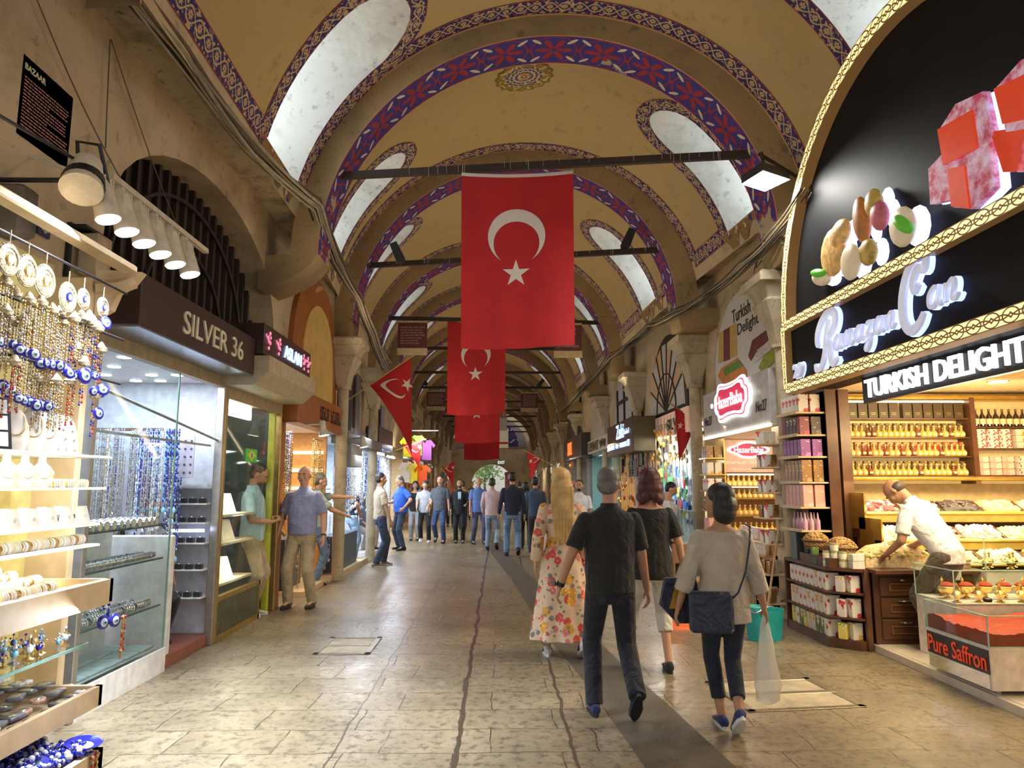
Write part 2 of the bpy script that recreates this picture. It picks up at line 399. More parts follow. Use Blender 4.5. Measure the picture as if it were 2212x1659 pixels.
# ribs
def rib(fr, k):
    y0, y1 = -.30, .30; R = fr[3]; b = RISE; n = 64; mb = MB(); uv = []
    def add(P, uvv, m):
        mb.m(m); bb = len(mb.v); mb.v += [tuple(p) for r in P for p in r]; uv.extend([q for r in uvv for q in r]); w = len(P[0])
        for j in range(len(P) - 1):
            for c in range(w - 1): mb.quadf(bb + j * w + c, bb + j * w + c + 1, bb + (j + 1) * w + c + 1, bb + (j + 1) * w + c)
    ts = [pi * j / n for j in range(n + 1)]
    for dy, m in ((y0, 0), (y1, 0)):
        add([[ribpt(fr, t, R + .02 + (HV), BV, dy), ribpt(fr, t, R, b, dy)] for t in ts], [[(0, 0), (0, 1)]] * (n + 1), m)
    add([[ribpt(fr, t, R, b, y0), ribpt(fr, t, R, b, y1)] for t in ts], [[(t * R, 0), (t * R, 1)] for t in ts], 1)
    # lower legs tapering back to the wall
    mb.m(0)
    for sg in ((1, -1) if fr[0] > 4 else ()):
        L = []
        for z, x in ((ZS, R), (4.28, R + .02), (4.1, R + .05)) if sg > 0 or fr[0] > 9 else ((ZS, R), (4.3, R + .05), (4.2, R + .16), (4.1, R + .32), (4.02, R + .52), (3.97, R + .70)):
            L.append([Vc((*fpt(fr, sg * x, d).xy, z)) for d in (y0, y1)] + [Vc((*fpt(fr, sg * (R + .75), d).xy, z)) for d in (y1, y0)])
        bb = len(mb.v); mb.rings(L); uv.extend([(0, 0)] * (len(mb.v) - bb))
    o = wb(mb, 'arch_rib', [m_rib, m_soffit], None, smooth=40, uvs=uv); struct(o); o.name = f'trim_{k}'
for k, fr in enumerate(FR): rib(fr, k + 2)
# tie rods
for k, fr in enumerate(FR[2:]):
    mb = MB(); z = 5.47; x = sqrt(1 - ((z - ZS) / RISE) ** 2) * fr[3] + .12
    a, b = fpt(fr, -x, -.1), fpt(fr, x, -.1); a.z = b.z = z; d = (b - a).normalized(); s = Vc((-d.y, d.x, 0)) * .03; u = Vc((0, 0, .045))
    mb.raw([a - s - u, a + s - u, a + s + u, a - s + u, b - s - u, b + s - u, b + s + u, b - s + u], [(0, 1, 2, 3), (7, 6, 5, 4), (0, 4, 5, 1), (1, 5, 6, 2), (2, 6, 7, 3), (3, 7, 4, 0)])
    nm = ['first', 'second', 'third', 'fourth', 'fifth', 'sixth', 'seventh', 'eighth', 'ninth', 'tenth', 'eleventh', 'twelfth'][k]
    ro = tag(wb(mb, 'tie_rod', m_rod), f'dark iron tie rod across the {nm} painted arch from the camera', 'tie rod', 'tie rods of the vault')
    if k in (0, 1):
        w = MB(); r = random.Random(k)
        for j in range(26):
            q = a.lerp(b, r.random()); l = r.uniform(.05, .14); w.cyl(q - Vc((0, .04, l - .06)), q + Vc((0, -.04, .06)), .0025, n=4)
        wb(w, 'wire_tie', pm('pale wire', (.5, .45, .35)), ro)
# medallion on the vault of the bay behind the first arch
M = Mt('olive and blue rosette paint', .8); u, v = M.uv(); an = v * 1.0
e = (v * (2 * pi * 8)).cos().abs(); e2 = (v * (2 * pi * 16)).cos()
nz = M.noise(16, M.gpos(), 2); c = M.mix(nz.gt(.54), (.26, .17, .03), (.62, .45, .2))
c = M.mix(u.gt(.36) * u.lt(.44), c, (.62, .45, .2)); bl = u.lt(.66) * u.gt(.2) * e.gt(.62); sp_ = ((u * 40).sin().gt(.3))
c = M.mix(bl, c, (.06, .04, .2)); c = M.mix(bl * sp_, c, (.62, .56, .45)); c = M.mix(u.lt(.17), c, (.62, .5, .3)); c = M.mix(u.lt(.13) * u.gt(.05), c, (.45, .08, .02))
c = M.mix(u.gt(.93), c, (.2, .13, .02)); M.col(c)
mb = MB(); uv = []; i = 2; Lb = FR[3][0] - FR[2][0]; n = 96; cA, cS = 1.02, pi / 2 * Rm + .04
for k in range(n + 1):
    a = 2 * pi * k / n; rr = .40 * (1 + .05 * cos(16 * a))
    for j in range(9):
        q = j / 8; aa = cA + rr * q * .92 * sin(a); ss = cS + rr * q * cos(a); P = vault(i, aa / Lb, ss / Rm); P.z -= .012; mb.v.append(tuple(P)); uv.append((q, k / n))
for k in range(n):
    for j in range(8): mb.quadf(k * 9 + j, k * 9 + j + 1, (k + 1) * 9 + j + 1, (k + 1) * 9 + j)
o = struct(wb(mb, 'trim_20', M.m, uvs=uv))
# ragged arabesque ornaments below the window sills
def ornament(i, flip, a0, a1):
    Mm = Mt('brown arabesque paint', .8) if 'brown arabesque paint' not in bpy.data.materials else None
    if Mm:
        n = Mm.noise(7, Mm.gpos(), 3, .5, .8); c = Mm.mix(n.gt(.6), (.30, .19, .06), (.05, .04, .22)); c = Mm.mix(Mm.noise(8, Mm.gpos(), 2, .5, 1.5).gt(.63), c, (.4, .05, .04)); c = Mm.mix(Mm.noise(9, Mm.gpos(), 1).gt(.66), c, (.7, .6, .45)); Mm.col(c)
    m = bpy.data.materials['brown arabesque paint']; mb = MB(); Lb = FR[i + 1][0] - FR[i][0]; n = 24
    for k in range(n + 1):
        q = k / n; a = lerp(a0, a1, q); dep = .10 + .34 * abs(sin(q * pi * 3)) ** 1.3 * (.6 + .4 * cos(q * 9))
        for s in (T0 * Rm - .02, T0 * Rm - .02 - dep):
            ss = max(s, .50); ss = pi * Rm - ss if flip else ss; P = vault(i, a / Lb, ss / Rm); P.x += (1 if flip else -1) * .012; mb.v.append(tuple(P))
    for k in range(n): mb.quadf(2 * k, 2 * k + 1, 2 * k + 3, 2 * k + 2)
    return struct(wb(mb, 'trim_30', m))
for i in (1, 2, 3, 4):
    Lb = FR[i + 1][0] - FR[i][0]
    for fl in (0, 1): c_ = NI[i][fl]; ornament(i, fl, c_ - .8, c_ + .6)
# ---------------- side walls above the shops ----------------
LW = [(-4, -2.9), (12.4, -2.9), (20, -3.15), (30, -3.55), (60, -3.75)]
RW = [(-4, 3.6), (8.6, 3.6), (12, 3.5), (17, 3.25), (25, 2.85), (60, 2.7)]
def wall(name, tab, y0, y1, z0, z1, holes=(), th=.35, sg=-1, mats=None, zb=2.2):
    ys = [y0] + [y for y, _ in tab if y0 < y < y1] + [y1]; pts = []; n = int((y1 - y0) / .5) + 1
    outer = [(lerp(y0, y1, k / n), z0) for k in range(n + 1)] + [(lerp(y1, y0, k / n), z1) for k in range(n + 1)]
    P = list(outer); E = [(k, (k + 1) % len(outer)) for k in range(len(outer))]
    for h in holes:
        b = len(P); P += h; E += [(b + k, b + (k + 1) % len(h)) for k in range(len(h))]
    v, e, f, *_ = geometry.delaunay_2d_cdt([Vc(p) for p in P], E, [], 0, 1e-5); mb = MB()
    def ins(h, p):
        c = False
        for a in range(len(h)):
            (x1, q1), (x2, q2) = h[a], h[(a + 1) % len(h)]
            if (q1 > p[1]) != (q2 > p[1]) and p[0] < (x2 - x1) * (p[1] - q1) / (q2 - q1) + x1: c = not c
        return c
    X = lambda y: plin(tab, y)
    for off in (0, th):
        b = len(mb.v); mb.v += [(X(p.x) + sg * off, p.x, p.y) for p in v]
        for tri in f:
            c = ((v[tri[0]].x + v[tri[1]].x + v[tri[2]].x) / 3, (v[tri[0]].y + v[tri[1]].y + v[tri[2]].y) / 3)
            if any(ins(h, c) for h in holes): continue
            mb.quadf(*[b + k for k in tri])
    for h in list(holes) + [outer]:
        L = [[(X(p[0]) + sg * o, p[0], p[1]) for p in h] for o in (0, th)]; mb.rings(L, cap=False)
    o = struct(wb(mb, name, mats or [m_cream])); return o
def archp(yc, hw, z0, z1, pt=1.0, n=20, base=None):
    """arch outline in (Y, z): pointed when pt < 1"""
    P = [(yc - hw, base)] if base is not None else []
    for k in range(n + 1):
        a = pi * k / n; x = -cos(a); s = sin(a) ** pt; P.append((yc + hw * x, z0 + (z1 - z0) * s))
    if base is not None: P.append((yc + hw, base))
    return P
dark_arch = archp(7.1, 2.0, 3.35, 4.62, .85, base=2.75)
wall('wall_left', LW, -3.5, 59, 2.72, 5.06, [dark_arch])
wall('wall_right', RW, -3.5, 59, 2.75, 5.06, [], sg=1)
# ledges under the vault feet, carrying the cables
for nm, tab, sg in (('trim_21', LW, 1), ('trim_22', RW, -1)):
    mb = MB(); L = []
    for k in range(80):
        y = -3.5 + 62 * k / 79; x = plin(tab, y); vx = 0
        for i in range(len(FR) - 1):
            if FR[i][0] <= y <= FR[i + 1][0]:
                u = (y - FR[i][0]) / (FR[i + 1][0] - FR[i][0]); p = vault(i, u, R_(10) if sg < 0 else pi - R_(10)); vx = p.x
        if y > FR[-1][0]: vx = x + sg * .3
        xi = max(vx, x + .06) if sg > 0 else min(vx, x - .06)
        L.append([(x - sg * .02, y, 4.98), (xi + sg * .02, y, 4.98), (xi + sg * .02, y, 5.05), (x - sg * .02, y, 5.05)])
    mb.rings(L); struct(wb(mb, nm, m_grime))
# back wall behind the camera is open street; end wall with the exit arch
mb = MB(); arc = [(-.55 + 1.62 * cos(pi * k / 24), 1.45 + 1.65 * sin(pi * k / 24)) for k in range(25)]
hole = [(1.07, 0)] + arc + [(-2.17, 0)]
outer = [(-5, 0), (-2.17, 0), (1.07, 0), (4, 0), (4, 8), (-5, 8)]
P = [(-5, 0), (-2.17, 0)] + arc[::-1] + [(1.07, 0), (4, 0), (4, 8), (-5, 8)]
mb.prism(P, lambda x, z: (x, 56.5, z), lambda x, z: (x, 57.1, z)); struct(wb(mb, 'wall_back', m_cream))
# painted lunette of the end wall
M = Mt('violet lunette paint with white leaves', .8); x_, y_, z_ = M.xyz(); fx = ((x_ * 1.05).frac() - .5).abs(); fz = (z_ * 1.05).frac()
d = (fz - .25 - fx * .8).abs(); c = M.mix(d.lt(.05) * fx.gt(.06) * fx.lt(.4), (.05, .025, .10), (.6, .6, .6)); M.col(c)
def halfm(R, h): return [(R * cos(pi * k / 28) - .6, 4.5 + h * sin(pi * k / 28) ** .9) for k in range(29)]
L = MB(); L.prism(halfm(2.1, 2.0), lambda x, z: (x, 56.42, z), lambda x, z: (x, 56.5, z)); struct(wb(L, 'trim_23', M.m))
L = MB(); L.prism(halfm(2.75, 2.5)[:], lambda x, z: (x, 56.45, z - .12), lambda x, z: (x, 56.5, z - .12)); struct(wb(L, 'trim_24', pm('grey scroll paint', (.25, .2, .2), .8, var=.6, scale=30)))
# ---------------- floor ----------------
M = Mt('worn travertine slabs', .38); g = M.gpos()
nd = M.t.nodes.new('ShaderNodeTexNoise'); nd.inputs['Scale'].default_value = 2.2; nd.inputs['Detail'].default_value = 4; M.t.links.new(g, nd.inputs['Vector'])
va = M.t.nodes.new('ShaderNodeVectorMath'); va.operation = 'MULTIPLY_ADD'; va.inputs[1].default_value = (.09, .09, 0); M.t.links.new(nd.outputs['Color'], va.inputs[0]); M.t.links.new(g, va.inputs[2])
def brick(w, h, off, mort):
    b = M.t.nodes.new('ShaderNodeTexBrick'); b.inputs['Scale'].default_value = 1; b.inputs['Brick Width'].default_value = w; b.inputs['Row Height'].default_value = h
    b.inputs['Mortar Size'].default_value = mort; b.inputs['Mortar Smooth'].default_value = .3; b.offset = off; b.inputs['Color1'].default_value = (0, 0, 0, 1); b.inputs['Color2'].default_value = (1, 1, 1, 1); b.inputs['Mortar'].default_value = (.5,) * 3 + (1,)
    M.t.links.new(va.outputs[0], b.inputs['Vector']); return b
b1 = brick(.66, .42, .35, .006); joint = N(M.t, b1.outputs['Fac']); tone = N(M.t, b1.outputs['Color'])
xs = M.t.nodes.new('ShaderNodeSeparateXYZ'); M.t.links.new(va.outputs[0], xs.inputs[0]); X_ = N(M.t, xs.outputs[0])
long_ = ((X_ + .21) .abs().lt(.016)).mx((X_ - .5).abs().lt(.012)).mx((X_ + .95).abs().lt(.007))
n1 = M.noise(1.1, g, 6, .65); n2 = M.noise(14, g, 5, .75); n3 = M.noise(5, g, 5, .7)
c = M.mix(tone, (.27, .21, .125), (.35, .275, .175)); c = M.mix(M.step(n1, .38, .62) * .7, c, (.14, .11, .065)); c = M.mix(M.step(n2, .50, .62) * .85, c, (.085, .065, .04)); c = M.mix(M.step(n3, .6, .7) * .35, c, (.45, .38, .27))
worn = M.step(n3, .36, .5); jj = (joint * worn).mx(long_)
c = M.mix(jj * .9, c, (.05, .038, .025)); M.col(c).bump((n2 * .4) - jj * .9, .35, .012)
rg = M.step(n1, .3, .7) * .16 + n2 * .35 + .07; M.t.links.new(rg.k, M.b.inputs['Roughness'])
mb = MB(); mb.box(-8, 9, -4, 57.2, -.1, 0); struct(wb(mb, 'floor', M.m))
M = Mt('dark worn paving strip', .55); n1 = M.noise(3, M.gpos(), 6, .7); n2 = M.noise(60, M.gpos(), 3, .7)
c = M.mix(M.step(n1, .35, .7), (.065, .055, .04), (.125, .105, .075)); c = M.mix(n2.gt(.62), c, (.16, .14, .10)); M.col(c).bump(n2, .3, .005)
mb = MB(); Lp = [(1395, 1659), (1262, 1470), (1183, 1376), (1110, 1260), (1060, 1195), (1062, 1150)]; Rp = [(1590, 1659), (1440, 1520), (1361, 1452), (1195, 1290), (1100, 1200), (1078, 1150)]
LL = [atZ(*p) for p in Lp]; RR = [atZ(*p) for p in Rp]; LL = [LL[0] + (LL[0] - LL[1]) * 3] + LL; RR = [RR[0] + (RR[0] - RR[1]) * 2] + RR
mb.rings([[(a.x, a.y, -.02), (b.x, b.y, -.02), (b.x, b.y, .004), (a.x, a.y, .004)] for a, b in zip(LL, RR)]); struct(wb(mb, 'floor_strip', M.m))
# manhole frames
def manhole(x0, x1, y0, y1, rz, label):
    t = thing('manhole_cover', label, 'manhole cover', ((x0 + x1) / 2, (y0 + y1) / 2, 0), rz, 'floor access covers'); w, d = (x1 - x0) / 2, (y1 - y0) / 2
    st = pm('scuffed manhole steel', (.30, .25, .17), .35, .6); f = .055
    mb = MB(); mb.bbox(-w, w, -d, -d + f, -.01, .008, .003); mb.bbox(-w, w, d - f, d, -.01, .008, .003); mb.bbox(-w, -w + f, -d, d, -.01, .008, .003); mb.bbox(w - f, w, -d, d, -.01, .008, .003); mb.bbox(-w, w, -f * .6, f * .6, -.01, .009, .003)
    for s in (-1, 1):
        for k in range(22): mb.box(-w + .06 + k * (2 * w - .13) / 22, -w + .072 + k * (2 * w - .13) / 22, s * (d - f * .5) - .016, s * (d - f * .5) + .016, .008, .0105)
    mb.build('frame', st, t)
    for s in (-1, 1):
        m2 = MB(); m2.box(-w + f, w - f, min(s * f * .6, s * (d - f)), max(s * f * .6, s * (d - f)), -.01, .004); m2.build('infill_slab', pm('manhole infill stone', (.42, .36, .25), .5, var=.3, scale=6, bump=.2), t)
manhole(-1.76, -1.22, 7.1, 7.85, 0, 'rectangular steel framed floor hatch in the open paving by the lit jewellery shop')
manhole(1.72, 2.62, 5.35, 6.15, .12, 'large rectangular steel framed floor hatch in front of the saffron display')
# outside the exit: bright ground, pale wall, trees
mb = MB(); mb.box(-30, 30, 57.2, 120, -.1, -.02); struct(wb(mb, 'ground', pm('sunlit pavement', (.7, .68, .62), .9)))
# ================= LEFT SIDE =================
m_brown = pm('dark brown sign board', (.045, .022, .018), .35)
m_ivory = pm('ivory raised letters', (.75, .66, .48), .5)
m_steel = pm('brushed steel frame', (.45, .42, .36), .3, .8)
m_brass = pm('brass door frame', (.42, .30, .10), .35, .7)
m_white_p = pm('white laminate', (.78, .77, .74), .4)
m_wood = pm('pale beech wood', (.62, .46, .27), .5, scale=6)
m_glass = glassm('clear display glass'); m_gedge = pm('green glass edge', (.25, .42, .36), .15)
m_silver = pm('polished silver', (.72, .73, .76), .22, .9, var=.3, scale=60)
m_gold = pm('gold coloured metal', (.75, .50, .16), .28, .9, var=.3, scale=60)
m_goldr = pm('antique gilt filigree', (.50, .42, .27), .38, .7, var=.7, scale=70, bump=.6)
m_cob = pm('cobalt glass', (.015, .02, .33), .12, 0, var=.25, scale=20, spec=.8)
m_eyew = pm('white eye glass', (.82, .84, .86), .15); m_eyeb = pm('pale blue eye glass', (.25, .55, .78), .15); m_black = pm('black plastic', (.012, .012, .014), .4)
m_red = pm('red beads', (.5, .04, .02), .3, var=.5, scale=40); m_velv = pm('black velvet', (.012, .012, .014), .9, sheen=.4)
m_cush = pm('cream leatherette', (.86, .78, .66), .55); m_mixb = pm('mixed coloured beads', (.45, .30, .15), .3, var=.9, scale=90)
# --- wall plaque and wall fittings ---
def plaque(name, label, cat, Y0, Y1, zz, X, lines, title=None):
    t = thing(name, label, cat, (X, (Y0 + Y1) / 2, zz[0])); w = Y1 - Y0; h = zz[1] - zz[0]
    mb = MB(); mb.bbox(0, .03, -w / 2, w / 2, 0, h, .004); mb.build('board', pm('maroon enamel board', (.10, .018, .02), .5), t)
    mb = MB(); mb.box(0, .02, -w / 2 - .05, w / 2 + .02, -.13, h + .08); mb.build('backing_panel', pm('aged cream board', (.45, .36, .2), .7), t); return t
t = plaque('wall_plaque', 'maroon history plaque high on the plaster wall above the jewellery stall', 'plaque', 4.1, 4.62, (3.68, 4.2), -2.93, 0)
cy, z0 = 4.36, 3.68
wtext('BAZAAR', m_ivory, (-2.895, 4.22, 4.13), (0, 1, 0), (0, 0, 1), .04, .2, parent=t, ext=.002, off=.02)
rr = random.Random(4); mb = MB(); W_ = ['the bazaar was founded', 'in the fifteenth century', 'and grew around the two', 'bedesten halls that still', 'stand in the middle of it']
for k in range(15):
    z = 4.06 - k * .022; y = 4.13
    while y < 4.56 - (k % 5 == 4) * .2:
        l = rr.uniform(.012, .04); mb.box(-2.899, -2.896, y, y + l, z, z + .009); y += l + .008
wb(mb, 'small_print', pm('faded rose print', (.45, .2, .17), .7), t)
mb = MB(); mb.bbox(-2.92, -2.74, 3.98, 4.14, 3.02, 3.32, .02); tag(wb(mb, 'meter_box', pm('dusty grey box', (.13, .10, .08), .6)), 'dusty dark grey meter box on the stained wall over the hanging amulets', 'meter box')
t = thing('picture_tile', 'small blue and white patterned tile on the stained wall beside the meter box', 'tile', (-2.9, 4.42, 3.22))
mb = MB(); mb.bbox(0, .02, -.06, .06, -.07, .07, .004); mb.build('tile_back', pm('dark blue glaze', (.03, .04, .10), .3), t)
mb = MB()
for k in range(8): mb.cyl((.021, .035 * cos(k * pi / 4), .04 * sin(k * pi / 4)), (.025, .035 * cos(k * pi / 4), .04 * sin(k * pi / 4)), .012, n=8)
mb.cyl((.021, 0, 0), (.026, 0, 0), .02, n=10); mb.build('rosette', pm('cream glaze', (.55, .5, .35), .4), t)
t = thing('floodlight_box', 'cream box floodlight on a black bracket at the edge of the dark arch', 'floodlight', (-2.9, 4.83, 3.02))
mb = MB(); mb.bbox(.03, .17, -.07, .1, 0, .28, .01); mb.build('housing', pm('aged cream metal', (.52, .42, .28), .5), t)
mb = MB(); mb.box(0, .03, -.16, -.13, -.1, .32); mb.box(0, .12, -.15, .13, .29, .31); mb.build('bracket', m_black, t)
# --- track light with six heads ---
t = thing('track_light', 'white track spotlight rail hanging out over the jewellery stall, six lamp heads', 'track light', (-2.3, 4.75, 3.40))
mb = MB(); mb.box(-.02, .02, -.68, .72, -.015, .02); mb.cyl((0, .3, 0), (-.6, .35, .25), .012); mb.cyl((0, -.5, 0), (-.6, -.5, .2), .012); mb.build('rail', pm('aged white metal', (.62, .55, .42), .45), t)
for k, y in enumerate((3.98, 4.19, 4.40, 4.62, 4.84, 5.08)):
    y -= 4.75; mb = MB(); mb.box(-.02, .02, y - .02, y + .02, -.12, -.02); mb.cyl((0, y, -.08), (.06, y, -.30), .055, .07, n=16); mb.cyl((-.02, y, -.02), (0, y, -.1), .035, n=12)
    for q in range(4): mb.box(-.055, .05, y - .05 + q * .03, y - .04 + q * .03, -.15, -.05)
    hd = mb.build('lamp_head', pm('cream lamp shell', (.66, .58, .44), .4), t, smooth=40)
    d = MB(); d.cyl((.06, y, -.30), (.062, y, -.306), .062, n=20); d.build('lit_lens', lampm('cool lamp lens', (.9, .94, 1), 12), hd)
    spot((-2.2, y + 4.75, 3.03), (-1.9 + .12 * k, y + 4.9 + .1 * k, 0), 250, COOL, 75, .05)
t = thing('round_floodlight', 'round cream floodlight with a dark band aimed down the wall at the rail end', 'floodlight', (-2.35, 3.92, 3.3))
mb = MB(); mb.cyl((0, 0, .1), (.05, -.12, -.1), .08, .11, n=20); mb.build('housing', bpy.data.materials['cream lamp shell'], t, smooth=40)
mb = MB(); mb.cyl((.030, -.065, -.01), (.042, -.095, -.06), .103, .112, n=20); mb.build('dark_band', m_black, t, smooth=40)
mb = MB(); mb.tube([(-.1, .1, .05), (-.08, .02, .25), (.06, 0, .22), (.1, .05, 0)], .012); mb.cyl((-.1, .1, .05), (-.55, .1, .05), .015); mb.build('yoke', m_black, t)
mb = MB(); mb.cyl((-2.55, 2.6, 3.36), (-2.35, 4.0, 3.40), .010); tag(wb(mb, 'support_rod', m_black), 'thin black rod reaching into the picture to the round floodlight', 'rod')
# --- jewellery stall ---
st = thing('display_stand', 'brightly lit jewellery stall with stepped shelves against the plaster wall', 'display stand', (-2.6, 3.4, 0))
mb = MB(); mb.box(-2.92, -2.88, 2.0, 4.55, .0, 3.0); wb(mb, 'back_panel', pm('yellowish lit panel', (.62, .52, .20), .6), st)
mb = MB(); mb.bbox(-2.9, -2.62, 4.52, 4.58, .3, 2.92, .01); wb(mb, 'side_panel', m_wood, st)
mb = MB(); mb.tube([(-2.62, 4.58, 2.86), (-2.5, 4.62, 2.88), (-2.42, 4.66, 2.93)], .05); mb.raw([(-2.62, 4.56, 2.98), (-2.35, 4.62, 2.98), (-2.42, 4.64, 2.9), (-2.5, 4.62, 2.84), (-2.53, 4.6, 2.72), (-2.62, 4.58, 2.66)] + [(-2.62, 4.62, 2.98), (-2.35, 4.68, 2.98), (-2.42, 4.7, 2.9), (-2.5, 4.68, 2.84), (-2.53, 4.66, 2.72), (-2.62, 4.64, 2.66)], [(0, 1, 2, 3, 4, 5), (11, 10, 9, 8, 7, 6), (0, 6, 7, 1), (1, 7, 8, 2), (2, 8, 9, 3), (3, 9, 10, 4), (4, 10, 11, 5)]); wb(mb, 'scrolled_bracket', m_wood, st)
mb = MB(); mb.bbox(-2.45, -2.35, 2.0, 4.56, 2.95, 3.0, .01); wb(mb, 'top_rail', m_wood, st)
for z in (2.80, 2.50, 2.22): mb = MB(); mb.cyl((-2.38, 2.0, z), (-2.38, 4.5, z), .008); wb(mb, 'hanging_rod', m_black, st)
SH = ((1.76, -2.30, 4.32), (1.58, -2.30, 4.28), (1.375, -2.32, 4.28), (1.265, -2.27, 4.2))
for z, x, y in SH:
    mb = MB(); mb.bbox(-2.88, x, 2.0, y, z - .012, z, .003); s_ = wb(mb, 'shelf', m_white_p, st)
    mb = MB(); mb.box(x - .004, x + .004, 2.0, y, z - .012, z - .002); wb(mb, 'led_edge', lampm('warm led edge', (1, .95, .35), 2.2), s_)
    if z < 1.6 or z > 1.7: area((x - .10, 3.4, z - .03), (-2.75, 3.4, z - .3), 1.5, 9, (1, .93, .72), .04)
mb = MB(); mb.bbox(-2.88, -2.12, 2.0, 4.05, .97, 1.02, .004); mb.box(-2.14, -2.10, 2.0, 4.06, .96, 1.09); mb.box(-2.88, -2.10, 4.03, 4.06, .97, 1.09)
wb(mb, 'tray_board', m_wood, st)
mb = MB(); mb.bbox(-2.88, -2.2, 2.0, 4.03, .748, .758, .002); gs = wb(mb, 'glass_shelf', glassm('clear display glass'), st); mb = MB(); mb.box(-2.2, -2.19, 2.0, 4.03, .746, .760); wb(mb, 'glass_shelf_edge', m_gedge, gs)
mb = MB(); mb.bbox(-2.88, -2.1, 2.0, 4.0, .46, .49, .004); mb.box(-2.12, -2.09, 2.0, 4.01, .45, .55); mb.box(-2.88, -2.09, 3.98, 4.01, .45, .55); wb(mb, 'lower_tray', m_wood, st)
mb = MB(); mb.box(-2.9, -2.4, 2.0, 4.0, 0, .46); wb(mb, 'base_cabinet', m_white_p, st)
# floor crate of beads
cr = thing('display_crate', 'pale wooden floor crate heaped with blue beads at the foot of the jewellery stall', 'crate', (-2.25, 3.2, 0))
mb = MB(); mb.box(-2.6, -1.95, 2.4, 3.75, 0, .28); mb.box(-1.98, -1.94, 2.4, 3.77, 0, .32); mb.box(-2.6, -1.94, 3.73, 3.77, 0, .32); wb(mb, 'crate_box', m_wood, cr)
# generic goods --------------------------------------------------
def eye(r=.03, lab='', grp=None, name='evil_eye_amulet'):
    """a flat glass eye facing +X hanging from its loop"""
    o = MB(); o.lathe([(r * .2, -.004), (r, -.002), (r, .004), (r * .9, .007), (.0001, .008)], n=18, ax='X'); b = o.build(name, m_cob, smooth=50)
    k = MB(); k.lathe([(r * .62, .007), (r * .5, .0105), (.0001, .011)], n=14, ax='X'); k.build('white_ring', m_eyew, b, smooth=50)
    k = MB(); k.lathe([(r * .36, .0108), (r * .3, .013), (.0001, .0135)], n=12, ax='X'); k.build('blue_ring', m_eyeb, b, smooth=50)
    k = MB(); k.ell((.0135, 0, 0), .003, r * .15, r * .15, 8, 5); k.build('pupil', m_black, b)
    tag(b, lab, 'amulet', grp); return b
def strand(L, n, r, mats, seed=0, tassel=True):
    """hanging strings of beads, one mesh"""
    rr = random.Random(seed); mb = MB()
    for s in range(n):
        x, y = rr.uniform(-.012, .012), (s - (n - 1) / 2) * .016; z = 0; l = L * rr.uniform(.75, 1)
        mb.m(0); mb.cyl((x, y, 0), (x, y, -l), .0015, n=3)
        while z > -l:
            q = r * rr.uniform(.6, 1.3); mb.m(rr.randrange(len(mats))); mb.ell((x, y, z), q, q, q * 1.2, 6, 4); z -= q * rr.uniform(2, 3.2)
    mb.m(0); mb.box(-.006, .006, -(n * .009), n * .009, -.004, .006)
    return mb
def medal(r, ctr):
    mb = MB(); n = 48
    for k in range(n):
        a = 2 * pi * k / n; mb.ell((0, r * .92 * cos(a), r * .92 * sin(a)), .006, r * .07, r * .07, 5, 4)
    mb.lathe([(r * .9, 0), (r * .86, .006), (r * .66, .012), (r * .6, .006), (r * .42, .009), (r * .38, .004), (r * .34, .008)], n=24, ax='X')
    b = mb.build('filigree_medallion', m_goldr, smooth=40)
    if ctr == 'eye':
        k = MB(); k.lathe([(r * .34, .004), (r * .3, .014), (.001, .016)], n=16, ax='X'); e = k.build('blue_boss', m_cob, b, smooth=50)
        k = MB(); k.lathe([(r * .2, .0155), (.001, .019)], n=12, ax='X'); k.build('white_ring', m_eyew, e); k = MB(); k.lathe([(r * .1, .019), (.001, .021)], n=10, ax='X'); k.build('blue_ring', m_eyeb, e)
    else:
        k = MB(); k.lathe([(r * .32, .006), (r * .28, .016), (.001, .022)], n=16, ax='X'); k.build('gold_boss', m_gold, b, smooth=50)
    return b
HX = -2.34
G = 'round ornaments on the top hanging rod'
for (px, py, r, c, lb) in ((18, 560, .085, 'g', 'large silver filigree medallion with a gold boss, first on the top rod'),
                       (58, 585, .085, 'g', 'scalloped silver medallion with a gold boss, second on the top rod'),
                       (97, 607, .09, 'g', 'widest scalloped gilt medallion with a gold boss, third on the top rod'),
                       (146, 642, .085, 'e', 'beaded round medallion with a large blue eye boss on the top rod'),
                       (180, 646, .062, 'e', 'smaller filigree medallion with a little blue eye and chain fringe'),
                       (222, 664, .062, 'e', 'filigree medallion with blue eye next to the cream side panel'),):
    b = medal(r, 'eye' if c == 'e' else 'g'); b.location = atX(px, py, HX); tag(b, lb, 'medallion')
    k = MB(); k.cyl((0, 0, r), (0, 0, r + .06), .003, n=5); k.build('hanging_loop', m_goldr, b)
ch = []
for sd, mats in enumerate(([m_goldr, m_gold, m_silver], [m_goldr, m_gold, m_red], [m_goldr, m_mixb, m_silver], [m_gold, m_mixb, m_red, m_cob])):
    mb = strand(.26, 6 if sd < 3 else 2, .006, mats, sd); b = mb.build('bead_tassel', mats, smooth=60); ch.append(b)
    k = MB(); k.lathe([(.001, -.006), (.03, 0), (.034, .02), (.02, .035), (.012, .05), (.001, .06)], n=10, sy=1); k.build('tassel_cap', m_goldr, b, smooth=50)
